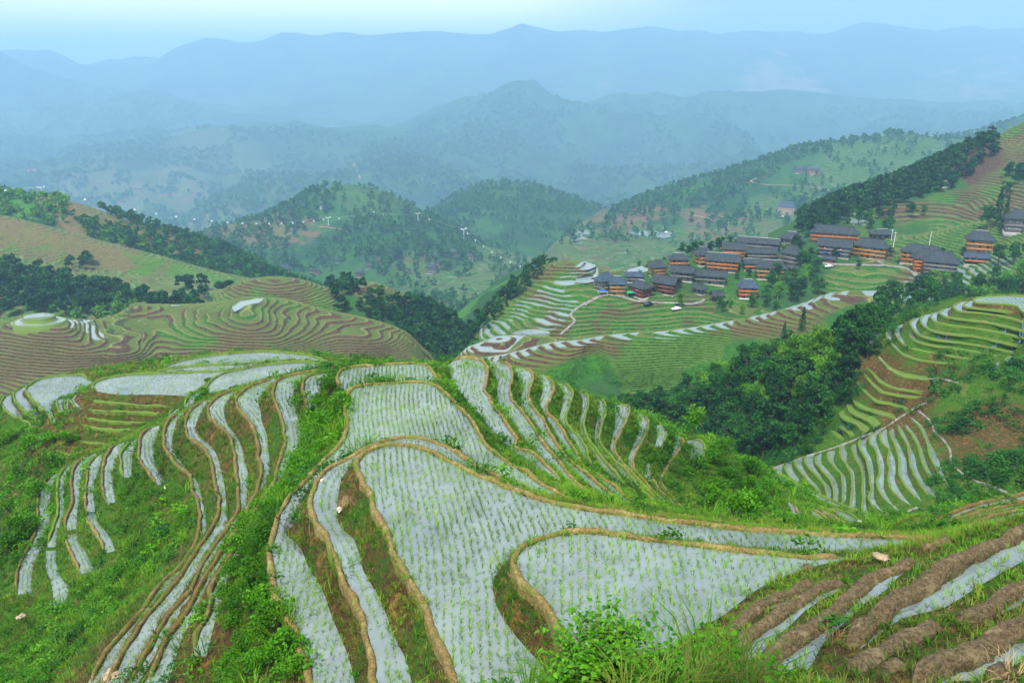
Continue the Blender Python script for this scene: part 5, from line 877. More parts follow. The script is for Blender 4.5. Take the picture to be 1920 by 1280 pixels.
sheet('dark_mountains', ["700:520,1300 950:480,1300 1200:470,1300 1500:440,1300 1990:400,1400", "700:420,1600 900:400,1600 1100:400,1600 1300:380,1600 1500:350,1700 1990:330,1800",
 "700:330,2000 850:320,2000 1000:310,2000 1100:320,2000 1250:310,2050 1450:300,2100 1700:270,2100 1990:260,2100", "700:290,2400 820:250,2400 900:225,2400 1000:225,2400 1090:250,2350 1200:240,2500 1400:240,2500 1700:240,2500 1990:240,2500",
 "700:290,2600 780:246,2600 840:208,2600 900:183,2600 960:174,2600 1020:178,2600 1080:198,2600 1110:203,2700 1150:195,2750 1250:190,2800 1350:192,2800 1450:192,2850 1550:196,2900 1700:206,2900 1850:212,2900 1990:205,2900", "700:330,3100 1300:260,3300 1990:270,3300"],
 700, 1990, 360, 220, M['hill_far'], far=2, rough=16, rs=380, folds=60, wv=[.5, 1, 1, 1, .4], tone="1000,250,.1 1250,300,.1 1350,330,.2 900,230,.2 1500,250,.1 1240,340,.7", seed=5)
sheet('west_mountain', ["-300:400,2400 200:380,2400 500:360,2400 800:330,2400", "-300:260,2900 0:270,2900 300:270,2900 500:270,2900 800:280,2900", "-300:150,3300 0:170,3300 150:190,3300 300:215,3300 500:245,3300 800:270,3300",
 "-300:70,3600 -60:88,3600 0:100,3600 60:127,3600 120:146,3600 200:163,3600 300:187,3600 400:212,3600 500:232,3600 620:247,3600 800:262,3600", "-300:200,4200 800:300,4200"], -300, 800, 220, 130, M['mountain'], far=1.9, rough=18, rs=500, folds=70, wv=[1, 1, 1, .4], tone="100,200,.2 300,240,.3 500,260,.6", seed=8)
sheet('high_range', ["-400:330,3400 500:300,3400 1000:280,3400 1500:280,3300 2300:280,3300", "-400:230,4200 200:230,4200 600:245,4200 1000:235,4200 1500:225,4200 2300:200,4200", "-400:150,5000 200:165,5000 600:170,5000 1000:165,5000 1400:150,5000 2300:130,5000",
 "-400:92,6000 -60:92,6000 60:93,6000 120:105,6000 160:119,6000 200:109,6000 250:105,6000 300:107,6000 330:96,6000 400:84,6000 500:74,6000 650:66,6000 900:58,6000 1150:60,6000 1250:52,6000 1400:58,6000 1600:50,6000 2300:56,6000", "-400:180,7000 2300:160,7000"], -400, 2300, 300, 140, M['mountain'], far=1.5, rough=14, rs=700, folds=60, wv=[1, 1, 1, .4],
 tone="1450,170,1.0 1500,180,.9 1100,150,.6 1300,160,.3 1800,190,.8 1600,140,.2 900,190,.5 700,210,.4", seed=9)
# the valley floor, one sheet under everything
bpy_g = mesh_np('valley_floor', [(-19000, -3000, -1000), (19000, -3000, -1000), (19000, 17000, -1000), (-19000, 17000, -1000)], np.array([[0, 1, 2, 3]]), M['hill_far'])
link('valley_floor', bpy_g, kind='structure')
# the air of the valley
hm = bpy.data.materials.new('haze air'); hm.use_nodes = True; nt = hm.node_tree; nt.nodes.clear()
vo = nt.nodes.new('ShaderNodeVolumePrincipled'); vo.inputs['Color'].default_value = (.43, .72, 1.0, 1); vo.inputs['Density'].default_value = .00022; vo.inputs['Anisotropy'].default_value = .1
oo = nt.nodes.new('ShaderNodeOutputMaterial'); nt.links.new(vo.outputs[0], oo.inputs['Volume'])
bx = [(-19500, -3500, -1001), (19500, -3500, -1001), (19500, 17500, -1001), (-19500, 17500, -1001)]; bx += [(x, y, 560) for x, y, z in bx]
link('haze', mesh_np('haze', bx, np.array([[0, 3, 2, 1], [4, 5, 6, 7], [0, 1, 5, 4], [1, 2, 6, 5], [2, 3, 7, 6], [3, 0, 4, 7]]), hm), kind='stuff')
# ---------------------------------------------------------------- trees
def tube(pts, rad, k=6):
    P = np.array(pts, float); n = len(P); T = np.gradient(P, axis=0); T /= np.linalg.norm(T, axis=1)[:, None] + 1e-9
    a = np.cross(T, [0.3, .2, 1.0]); bad = np.linalg.norm(a, axis=1) < .1; a[bad] = np.cross(T[bad], [1, 0, 0]); a /= np.linalg.norm(a, axis=1)[:, None]; b = np.cross(T, a)
    th = np.arange(k) / k * 6.2832
    V = (P[:, None] + (a[:, None] * np.cos(th)[None, :, None] + b[:, None] * np.sin(th)[None, :, None]) * np.asarray(rad)[:, None, None]).reshape(-1, 3)
    i = np.arange(n - 1)[:, None] * k; j = np.arange(k)[None]; q = np.stack([i + j, i + (j + 1) % k, i + k + (j + 1) % k, i + k + j], -1).reshape(-1, 4)
    return V, q
def join(parts):
    V = []; Q = []; o = 0
    for v, q in parts: V.append(v); Q.append(np.asarray(q) + o); o += len(v)
    return np.vstack(V), np.vstack(Q)
def leaves_at(C, s, rng, droop=0.0, asp=.5, out=None):
    n = len(C); d = rng.normal(size=(n, 3)); d[:, 2] = d[:, 2] * .6 - droop
    if out is not None: d = d * .7 + out
    d /= np.linalg.norm(d, axis=1)[:, None]; e = np.cross(d, rng.normal(size=(n, 3))); e /= np.linalg.norm(e, axis=1)[:, None]
    ss = (s * (.6 + .8 * rng.random(n)))[:, None]
    V = np.stack([C - d * ss * .5, C + e * ss * asp, C + d * ss * .5, C - e * ss * asp], 1).reshape(-1, 3)
    return V, np.arange(4 * n).reshape(-1, 4)
def crown_broad(h, r, nl, n, s, rng):
    """leaf clumps over irregular lobes; returns verts, quads, tint"""
    C = []; T = []; O = []
    for k in range(nl):
        a = rng.random() * 6.28; rr = r * .62 * rng.random() ** .6; z = h * (.38 + .55 * rng.random()); rr *= 1.15 - .75 * abs(z / h - .5)
        c = np.array([rr * math.cos(a), rr * math.sin(a), z]); lr = r * (.30 + .25 * rng.random()); m = n // nl
        u = rng.normal(size=(m, 3)); u /= np.linalg.norm(u, axis=1)[:, None]; u[:, 2] = np.where(u[:, 2] < -.3, -u[:, 2], u[:, 2])
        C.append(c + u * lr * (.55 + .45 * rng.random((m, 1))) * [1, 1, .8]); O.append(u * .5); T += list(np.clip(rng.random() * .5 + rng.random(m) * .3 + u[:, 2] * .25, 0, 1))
    V, Q = leaves_at(np.vstack(C), s, rng, 0, .5, np.vstack(O)); return V, Q, np.repeat(T, 4)
def crown_conifer(h, r, n, s, rng):
    z = rng.random(n) ** .8; th = rng.random(n) * 6.28; lay = .75 + .25 * np.sin(z * 34); rad = r * (1 - z) ** .8 * lay * rng.random(n) ** .35
    C = np.column_stack([rad * np.cos(th), rad * np.sin(th), h * (.14 + .88 * z)]); o = np.column_stack([np.cos(th), np.sin(th), -.5 + 0 * z])
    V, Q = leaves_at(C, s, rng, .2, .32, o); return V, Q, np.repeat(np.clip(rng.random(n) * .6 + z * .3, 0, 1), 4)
def crown_bamboo(h, r, npl, n, s, rng):
    C = []; T = []; O = []
    for k in range(npl):
        a = rng.random() * 6.28; hh = h * (.65 + .35 * rng.random()); rr = r * (.3 + .8 * rng.random()); tt = rng.random()
        m = n // npl; t = .3 + .7 * rng.random(m) ** .8
        x = rr * t ** 2.4; z = hh * (t * 1.15 - .25 * t ** 4); w_ = .14 * h * np.sin(np.clip(t, 0, 1) * 3.0) * .6
        C.append(np.column_stack([x * math.cos(a), x * math.sin(a), z]) + rng.normal(size=(m, 3)) * (w_ * .5 + .06 * h * .5)[:, None] * [1, 1, .7]); O.append(np.tile([math.cos(a) * .5, math.sin(a) * .5, -.5], (m, 1)))
        T += list(np.clip(tt * .7 + .3 * rng.random(m), 0, 1))
    V, Q = leaves_at(np.vstack(C), s, rng, .35, .3, np.vstack(O)); return V, Q, np.repeat(T, 4)
rng = np.random.default_rng(21)
def trunk_broad(h, r, rng):
    p = [tube([(0, 0, -.6), (rng.normal() * .1, rng.normal() * .1, h * .3), (rng.normal() * .3, rng.normal() * .3, h * .62), (rng.normal() * .4, rng.normal() * .4, h * .85)], [h * .03, h * .024, h * .015, h * .006])]
    for k in range(5):
        a = k * 1.3 + rng.random(); z = h * (.3 + .09 * k); p.append(tube([(0, 0, z), (r * .35 * math.cos(a), r * .35 * math.sin(a), z + h * .1), (r * .6 * math.cos(a), r * .6 * math.sin(a), z + h * .2)], [h * .012, h * .008, h * .003], 5))
    return join(p)
def tint_mesh(name, VQT, mat): return mesh_np(name, VQT[0], VQT[1], mat, attrs={'tint': VQT[2]})
TREES = {}
def reg(kind, trunk, crown, tm, cm): TREES.setdefault(kind, []).append((mesh_np('trunk', trunk[0], trunk[1], M[tm], True), tint_mesh('crown', crown, M[cm])))
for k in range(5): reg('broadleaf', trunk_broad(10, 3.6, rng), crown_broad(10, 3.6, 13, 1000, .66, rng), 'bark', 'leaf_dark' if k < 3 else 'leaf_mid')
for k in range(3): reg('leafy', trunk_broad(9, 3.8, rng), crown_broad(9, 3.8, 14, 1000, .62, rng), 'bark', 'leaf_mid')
for k in range(4):
    tr_ = join([tube([(.1 * math.cos(a), .1 * math.sin(a), -.4), (.5 * math.cos(a), .5 * math.sin(a), 5), (1.5 * math.cos(a), 1.5 * math.sin(a), 8.5)], [.09, .08, .03], 5) for a in np.arange(7) * .9])
    reg('bamboo', tr_, crown_bamboo(10, 3.0, 13, 950, .66, rng), 'culm', 'leaf_bamboo')
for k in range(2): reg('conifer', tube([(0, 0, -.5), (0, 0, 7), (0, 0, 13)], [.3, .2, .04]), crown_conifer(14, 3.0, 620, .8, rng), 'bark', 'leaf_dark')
NAMES = {'broadleaf': ('broadleaf_tree', 'tree'), 'leafy': ('leafy_tree', 'tree'), 'bamboo': ('bamboo_clump', 'bamboo'), 'conifer': ('conifer_tree', 'tree')}
NT = {}
def plant(kind, P, s, label, group, rng, cat=None):
    tk = TREES[kind]; tm, cm = tk[rng.integers(len(tk))]
    r = empty(NAMES[kind][0], tuple(map(float, P)), label, cat or NAMES[kind][1], group, float(rng.random() * 6.28)); sx = s * (.9 + .2 * rng.random()); r.scale = (sx, sx, s)
    link('trunk' if kind != 'bamboo' else 'culms', tm, r); link('crown', cm, r); NT[kind] = NT.get(kind, 0) + 1
    return r
def stuff_temps(kind, n, s):
    out = []
    for k in range(4):
        if kind == 'broadleaf': V, Q, T = crown_broad(9, 3.6, 6, n, s, rng)
        elif kind == 'conifer': V, Q, T = crown_conifer(11, 2.6, n, s, rng)
        else: V, Q, T = crown_bamboo(9, 3.0, 7, n, s, rng)
        out.append((V, Q, np.zeros((0, 3), int)))
    return out
BV = {'gully': bvh2, 'near': BVHTree.FromPolygons([Vector(v) for v in GV], [list(map(int, t)) for t in GT], all_triangles=True)}
def bv(name):
    if name not in BV:
        S = SHEETS[name][0][::2, ::2]; V = S.reshape(-1, 3); q = quads_grid(S.shape[0], S.shape[1])
        BV[name] = BVHTree.FromPolygons([Vector(v) for v in V.tolist()], q.tolist())
    return BV[name]
def hit(name, px, py, down=True):
    h = bv(name).ray_cast(Vector((0, 0, 0)), Vector(ray(px, py)).normalized()); return None if h[0] is None else np.array(h[0])
def wood_pts(name, poly, dens, rng, only=None):
    """tree positions on a hill inside an outline of the survey, dens per square metre"""
    poly = parse(poly, 2); S = SHEETS[name][0]; q = quads_grid(S.shape[0], S.shape[1]); V = S.reshape(-1, 3); a, b, c, d = (V[q[:, k]] for k in range(4))
    ar = .5 * (np.linalg.norm(np.cross(b - a, c - a), axis=1) + np.linalg.norm(np.cross(c - a, d - a), axis=1)); ce = (a + b + c + d) / 4
    px, py, _ = to_px(ce); m = inside(np.column_stack([px, py]), poly); n = rng.poisson(np.where(m, ar * dens, 0)); ix = np.repeat(np.arange(len(q)), n)
    u, v = rng.random((2, len(ix), 1)); return a[ix] * (1 - u) * (1 - v) + b[ix] * u * (1 - v) + c[ix] * u * v + d[ix] * (1 - u) * v
def wood_tri(V, T, poly, dens, rng):
    C = V[T].mean(1); px, py, _ = to_px(C); m = inside(np.column_stack([px, py]), parse(poly, 2)); return tri_samples(V, T, np.where(m, dens, 0), rng)[0]
def thin(P, dmin):
    keep = []; cell = {}
    for k, p in enumerate(P):
        c = (int(p[0] // dmin), int(p[1] // dmin)); ok = True
        for a in (-1, 0, 1):
            for b in (-1, 0, 1):
                for j in cell.get((c[0] + a, c[1] + b), ()):
                    if (P[j][0] - p[0]) ** 2 + (P[j][1] - p[1]) ** 2 < dmin * dmin: ok = False
        if ok: keep.append(k); cell.setdefault(c, []).append(k)
    return P[keep]
# the wood in the gully
GW = "1075,765 1085,745 1150,775 1290,775 1325,742 1365,712 1410,692 1480,675 1560,655 1600,630 1660,605 1640,640 1620,680 1600,720 1570,770 1530,810 1480,850 1400,870 1300,850 1200,810 1120,775"
P = thin(wood_tri(V2_, T2_, GW, .22, rng), 2.15); print('gully wood', len(P))
P = P[np.argsort(-P[:, 1])][:700]
BAM = parse("1330,700 1400,640 1480,600 1560,590 1600,600 1560,650 1570,700 1480,790 1420,790 1380,740 1250,760 1280,720", 2)
ppx, ppy, _ = to_px(P); nb = fbm(P[:, 0], P[:, 1], 6)
cb = {'bamboo': 0, 'broadleaf': 0, 'leafy': 0}; rest = []
for k in range(len(P) - 1, -1, -1):
    kind = 'bamboo' if nb[k] > -.12 and inside(np.array([[ppx[k], ppy[k]]]), BAM)[0] else ('leafy' if nb[k] < -.45 else 'broadleaf')
    if cb[kind] > (240 if kind != 'leafy' else 120): rest.append(P[k]); continue
    cb[kind] += 1
    plant(kind, P[k] - [0, 0, .3], .55 + .34 * rng.random(), {'bamboo': 'feathery light green bamboo growing among dark trees of the gully wood', 'leafy': 'round fresh green tree in the gully wood below the strip fields', 'broadleaf': 'dark green broadleaf tree packed in the gully wood below the strip fields'}[kind],
          {'bamboo': 'bamboo of the gully wood', 'leafy': 'fresh green trees of the gully wood', 'broadleaf': 'dark trees of the gully wood'}[kind], rng)
if rest: link('gully_woodland', scatter('gully_woodland', stuff_temps('broadleaf', 260, 1.2), np.array(rest), 1.0, M['leaf_dark']), kind='stuff')
# trees round the village and on the banks above the spur
def grove(name, poly, dens, dmin, kinds, s0, s1, label, group, cap=80):
    P = thin(wood_pts(name, poly, dens, rng), dmin)
    if len(P) > cap: P = P[rng.permutation(len(P))[:cap]]
    for p in P:
        kind = kinds[rng.integers(len(kinds))]; plant(kind, p - [0, 0, .4], s0 + (s1 - s0) * rng.random(), label[kind], group + ', ' + NAMES[kind][0].replace('_', ' '), rng)
    print(name, group, len(P))
grove('strip_ridge', "1640,575 1700,548 1760,560 1760,640 1700,640 1640,620", .05, 4, ['broadleaf', 'leafy'], .7, 1.0, {'broadleaf': 'dark tree on the bank between strip ridge and upper spur fields', 'leafy': 'green tree on the bank between strip ridge and upper spur fields'}, 'trees behind the spur', 50)
grove('village_hill', "1700,560 1760,530 1830,535 1950,520 1950,580 1700,600", .05, 4, ['broadleaf', 'bamboo', 'leafy'], .8, 1.15, {'broadleaf': 'dark tree below the curved strips near the last houses', 'leafy': 'green tree below the curved strips near the last houses', 'bamboo': 'light bamboo below the curved strips near the last houses'}, 'trees below the upper strips', 60)
grove('village_hill', "1435,590 1440,540 1470,500 1490,470 1530,470 1545,520 1540,570 1480,595", .05, 4, ['bamboo', 'broadleaf', 'leafy'], .7, 1.05, {'broadleaf': 'dark tree in the grove between the two halves of the village', 'leafy': 'green tree in the grove between the two halves of the village', 'bamboo': 'bamboo in the grove between the two halves of the village'}, 'grove in the village', 50)
grove('village_hill', "1290,560 1400,540 1440,560 1440,600 1330,585", .02, 4, ['bamboo', 'leafy'], .5, .8, {'leafy': 'small green tree under the lowest wooden houses', 'bamboo': 'low bamboo under the lowest wooden houses'}, 'bushes under the village', 18)
grove('village_hill', "1270,480 1300,455 1360,440 1385,435 1385,460 1310,490", .03, 4, ['broadleaf'], .55, .8, {'broadleaf': 'dark tree on the crest behind the orange houses'}, 'trees behind the village', 14)
grove('upper_slope', "1500,440 1560,405 1600,400 1690,400 1740,395 1720,430 1600,440", .02, 5, ['broadleaf', 'leafy'], .7, 1.0, {'broadleaf': 'dark tree in the hollow above the long orange house', 'leafy': 'green tree in the hollow above the long orange house'}, 'trees in the hollow', 46)
grove('village_hill', "1090,560 1200,500 1300,465 1400,445 1520,445 1540,480 1500,560 1400,560 1300,545 1150,560", .013, 4, ['broadleaf', 'leafy', 'bamboo'], .35, .62, {'broadleaf': 'small dark tree squeezed between timber houses', 'leafy': 'small green tree squeezed between timber houses', 'bamboo': 'small bamboo tuft squeezed between timber houses'}, 'greenery between the houses', 60)
grove('village_hill', "1540,490 1600,470 1700,470 1800,470 1850,480 1790,510 1720,500 1650,490", .012, 4, ['broadleaf', 'leafy'], .35, .65, {'broadleaf': 'small dark tree by the eastern houses', 'leafy': 'small green tree by the eastern houses'}, 'greenery by the eastern houses', 30)
# single trees that stand out
for sh, x, y, kind, s, lab in (('strip_ridge', 1503, 622, 'conifer', .62, 'dark pointed tree standing alone in front of strip ridge'), ('strip_ridge', 1468, 640, 'conifer', .5, 'shorter pointed tree left of the lone one below the strips'),
        ('village_hill', 1866, 425, 'conifer', 1.35, 'tall narrow tree towering beside the far house'), ('village_hill', 1852, 432, 'broadleaf', 1.3, 'tall bushy tree next to the highest conifer'), ('village_hill', 1880, 430, 'conifer', 1.1, 'bare topped conifer behind the tallest tree'),
        ('village_hill', 1152, 492, 'leafy', .55, 'round tree on the small terraced mound left of the village'), ('village_hill', 1140, 494, 'leafy', .4, 'smaller round tree beside the one on the terraced mound'), ('terraced_hill', 632, 548, 'leafy', .8, 'round tree on the rim right of the terraced hill'),
        ('village_hill', 1275, 578, 'bamboo', .9, 'bushy bamboo in front of the red brown house'), ('village_hill', 1900, 495, 'leafy', 1.1, 'broad green tree below the far right houses'), ('village_hill', 1870, 500, 'broadleaf', 1.0, 'dark tree left of broad green tree by the houses'), ('village_hill', 1930, 492, 'broadleaf', 1.2, 'dark tree at the edge beyond the broad green one'),
        ('upper_slope', 1885, 372, 'broadleaf', 1.0, 'tree on the slope between rust field and tall conifers'), ('village_hill', 1610, 505, 'leafy', .55, 'dark round tree on the bank under the village road')):
    p = hit(sh, x, y)
    if p is not None: plant(kind, p - [0, 0, .3], s, lab, None, rng)
FARF = {'east_ridge': 1.4, 'east_spur': 1.5, 'cone_hill': 1.5, 'north_knoll': 1.5, 'middle_mountains': 2, 'dark_mountains': 2, 'west_mountain': 1.9}
# woods that read as one mass
def mass(name, specs, kind, n, s, mat, sc0=.8, sc1=1.2, thr=None, ns=60):
    PP = []
    SC_ = []
    for sh, poly, dens in specs:
        f_ = FARF.get(sh, 1.0); q = wood_pts(sh, poly, dens / f_ ** 2, rng)
        if thr is not None: q = q[fbm(q[:, 0], q[:, 1] * .7, ns * f_, 4) > thr]
        PP.append(q); SC_.append(np.full(len(q), f_ ** .85))
    P = np.vstack(PP); SC_ = np.concatenate(SC_)
    if not len(P): return
    link(name, scatter(name, stuff_temps(kind, n, s), P - [0, 0, .5], (sc0 + (sc1 - sc0) * rng.random(len(P))) * SC_, M[mat]), kind='stuff'); print(name, len(P))
mass('shoulder_woodland', [('wooded_shoulder', "620,545 650,535 690,560 740,575 800,575 850,605 900,650 960,690 880,720 800,720 780,690 760,640 700,600 640,590", .045), ('gorge_side', "840,700 880,630 940,560 1040,500 1040,600 960,660 880,700", .04)], 'broadleaf', 130, 1.5, 'leaf_dark')
mass('flank_woodland', [('village_hill', "838,700 860,650 900,610 940,565 985,515 1025,495 1010,520 960,570 920,615 890,650 870,690", .05)], 'broadleaf', 110, 1.3, 'leaf_dark', .5, .9)
mass('shoulder_bamboo', [('wooded_shoulder', "700,570 760,600 800,640 820,700 760,690 740,640 690,610", .02)], 'bamboo', 120, 1.2, 'leaf_mid')
mass('west_woodland', [('west_terraces', "-160,500 0,505 60,515 120,530 180,545 250,560 300,570 380,570 380,600 200,600 0,600 -160,600", .035), ('west_terraces', "320,545 380,530 400,545 440,560 330,575", .01), ('west_terraces', "120,490 160,485 170,505 130,510", .03)], 'broadleaf', 120, 1.5, 'leaf_dark', .9, 1.4)
mass('west_bamboo', [('west_terraces', "120,585 200,570 300,570 280,600 140,610", .03), ('west_woods', "-160,350 0,362 130,378 120,420 60,430 -160,430", .03), ('west_woods', "150,420 250,440 300,470 250,480 180,460", .025)], 'bamboo', 90, 1.5, 'leaf_bamboo')
mass('ridge_woodland', [('west_woods', "120,410 160,405 200,430 260,440 350,455 450,480 520,515 640,560 660,600 500,570 400,530 300,500 200,465 130,430", .022), ('west_woods', "180,392 240,408 350,445 420,462 520,515 510,525 400,475 330,455 240,425", .01)], 'broadleaf', 70, 1.9, 'leaf_mid')
mass('cone_woodland', [('cone_hill', "330,455 480,412 560,370 600,352 640,350 620,400 560,440 520,480 600,520 700,560 850,560 920,600 700,600 400,580 330,540", .011), ('cone_hill', "640,430 720,400 800,400 900,460 880,520 800,500 720,520 660,480", .012), ('north_knoll', "760,440 820,385 900,345 1000,348 1080,375 1160,405 1230,430 1150,420 1000,400 900,420 820,460", .010)], 'broadleaf', 44, 2.6, 'leaf_mid', .8, 1.15)
mass('slope_woodland', [('upper_slope', "1490,445 1500,410 1550,388 1700,330 1800,285 1860,262 1870,290 1800,345 1740,370 1700,388 1620,398 1560,425 1540,440", .035), ('upper_slope', "1880,330 1990,300 1990,360 1900,350", .03), ('upper_slope', "1780,340 1830,345 1830,365 1780,360", .01)], 'broadleaf', 110, 1.6, 'leaf_dark', .8, 1.15)
mass('far_woodland', [('east_ridge', "1130,400 1200,372 1350,325 1500,278 1690,250 1690,258 1500,300 1430,345 1330,390 1250,400 1130,425", .008), ('east_ridge', "1480,380 1600,350 1620,380 1500,430", .007), ('east_ridge', "1270,410 1400,380 1460,400 1400,430 1290,425", .006), ('east_spur', "1650,300 1750,262 1880,232 1990,200 1990,240 1800,300", .006)], 'broadleaf', 40, 2.8, 'leaf_mid', .7, 1.1)
mass('mountain_woodland', [('dark_mountains', "700,290 780,246 840,208 900,183 960,174 1020,178 1080,198 1110,203 1150,195 1350,192 1350,205 1150,210 1100,230 1000,215 900,220 860,260 820,330 760,330", .0016), ('middle_mountains', "430,245 560,240 640,258 700,258 760,270 850,310 880,330 820,340 700,290 600,280 450,262", .002), ('middle_mountains', "560,300 700,290 820,340 900,350 850,380 700,370 600,340", .002), ('middle_mountains', "0,290 150,275 150,300 60,330 0,330", .0016), ('middle_mountains', "320,370 380,350 460,360 480,390 380,400", .003)], 'broadleaf', 16, 5.5, 'leaf_mid', 1.0, 1.7)
mass('scrub_woodland', [('middle_mountains', "-100,240 430,240 700,255 900,335 1050,390 1050,440 -100,470", .0075), ('dark_mountains', "760,250 960,175 1110,200 1900,205 1900,300 1100,400 760,400", .0065), ('west_mountain', "-200,110 0,105 120,150 300,190 500,235 500,290 -200,290", .0035)], 'broadleaf', 9, 6.5, 'leaf_mid', .9, 1.4, -.15, 90)
mass('slope_scrub', [('east_ridge', "1050,440 1250,350 1500,280 1700,252 1900,262 1900,340 1480,470 1050,480", .009), ('cone_hill', "330,460 600,355 700,350 850,430 990,490 990,600 330,600", .014), ('north_knoll', "780,420 945,342 1150,402 1180,480 780,480", .02)], 'broadleaf', 26, 2.4, 'leaf_mid', .5, 1.1, -.12, 26)
mass('bank_scrub', [('west_woods', "-100,360 130,378 350,445 600,560 600,600 0,500", .012), ('upper_slope', "1500,440 1750,330 1980,230 1980,440", .005), ('village_hill', "860,650 950,580 1080,500 1200,520 1900,420 1900,560 1300,610 1100,630", .006), ('terraced_hill', "-100,620 300,575 560,560 760,640 600,690 0,700", .003), ('west_terraces', "-100,400 500,530 500,560 -100,500", .002), ('strip_ridge', "860,700 1650,560 1650,600 1290,730 900,730", .002)], 'broadleaf', 40, .9, 'leaf_mid', .15, .35, .15, 14)
print(NT)
# ---------------------------------------------------------------- timber houses
def box_vq(x0, x1, y0, y1, z0, z1):
    V = np.array([(x0, y0, z0), (x1, y0, z0), (x1, y1, z0), (x0, y1, z0), (x0, y0, z1), (x1, y0, z1), (x1, y1, z1), (x0, y1, z1)], float)
    return V, np.array([[0, 3, 2, 1], [4, 5, 6, 7], [0, 1, 5, 4], [1, 2, 6, 5], [2, 3, 7, 6], [3, 0, 4, 7]])
def boxes_mesh(name, L, mat): V, Q = join([box_vq(*b) for b in L]); return mesh_np(name, V, Q, mat)
def mat_timber(name, c, var=.35):
    m, nt, b = new_mat(name); g = N(nt)
    o = g.obj(); n = g.noise(1.0, 4, .7, vec=g.scale(o, (6, 6, .5))); n2 = g.noise(.5, 3, .6, vec=o)
    cc = g.mix(g.ramp(n, .3, .7), tuple(x * (1 - var) for x in c), c); cc = g.mix(g.ramp(n2, .55, .8), cc, tuple(x * .6 for x in c))
    g.put(b.inputs['Base Color'], cc); g.put(b.inputs['Roughness'], .75); return m
M['orange'] = mat_timber('fresh orange timber', (.62, .215, .04)); M['tan'] = mat_timber('tan timber', (.55, .27, .07)); M['brown'] = mat_timber('brown timber', (.26, .07, .022))
M['grey'] = mat_timber('weathered grey timber', (.26, .23, .21)); M['dark_wood'] = mat_timber('dark timber', (.07, .05, .04)); M['white_wall'] = mat_plain('whitewashed wall', (.68, .66, .62), .8, 0, .12, 1)
M['stone'] = mat_plain('plinth stone', (.30, .28, .25), .85, 0, .35, 3, .05)
def mat_tiles(name, c):
    m, nt, b = new_mat(name); g = N(nt); w_ = g.n('TexWave'); w_.wave_type = 'BANDS'; w_.bands_direction = 'X'; w_.inputs['Scale'].default_value = 1.6; w_.inputs['Distortion'].default_value = .3
    nt.links.new(g.obj(), w_.inputs['Vector']); n = g.noise(.8, 4, .7, vec=g.obj())
    cc = g.mix(g.ramp(n, .35, .7), c, tuple(x * 1.9 for x in c)); cc = g.mix(g.math('MULTIPLY', w_.outputs[1], .35), cc, tuple(x * .5 for x in c)); b.inputs['Specular IOR Level'].default_value = .15
    g.put(b.inputs['Base Color'], cc); g.put(b.inputs['Roughness'], .9); g.put(b.inputs['Normal'], g.bump(w_.outputs[1], .06, .8)); return m
M['tiles'] = mat_tiles('dark grey roof tiles', (.034, .042, .047)); M['tiles_blue'] = mat_tiles('blue grey roof tiles', (.036, .054, .076))
M['ridge'] = mat_plain('pale ridge mortar', (.42, .42, .40), .8)
M['pane'] = mat_plain('window pane', (.05, .07, .08), .15, 0, .3, 1); M['pane_blue'] = mat_plain('blue window pane', (.10, .28, .55), .25); M['pane_pale'] = mat_plain('curtained window pane', (.55, .62, .45), .4)
M['cloth_pink'] = mat_plain('pink cloth', (.62, .16, .34), .8); M['cloth_blue'] = mat_plain('blue tarpaulin', (.02, .10, .42), .5); M['lantern'] = mat_plain('red lantern', (.65, .02, .01), .5)
M['metal'] = mat_plain('painted steel', (.72, .74, .74), .5, .1, .1); M['rubber'] = mat_plain('tyre rubber', (.02, .02, .02), .8)
WIN = {}
def win_mesh(w_, h, st):
    k = (round(w_, 1), round(h, 1), st)
    if k not in WIN:
        w_, h = k[0], k[1]
        WIN[k] = (boxes_mesh('window', [(-w_ / 2, w_ / 2, -.05, .02, -h / 2, -h / 2 + .1), (-w_ / 2, w_ / 2, -.05, .02, h / 2 - .1, h / 2), (-w_ / 2, -w_ / 2 + .1, -.05, .02, -h / 2 + .1, h / 2 - .1), (w_ / 2 - .1, w_ / 2, -.05, .02, -h / 2 + .1, h / 2 - .1), (-.04, .04, -.04, .015, -h / 2 + .1, h / 2 - .1)], M['dark_wood' if st != 'w' else 'white_wall']), 
                  {c: boxes_mesh('pane', [(-w_ / 2 + .1, w_ / 2 - .1, -.01, .005, -h / 2 + .1, h / 2 - .1)], M[c]) for c in ('pane', 'pane_blue', 'pane_pale')})
    return WIN[k]
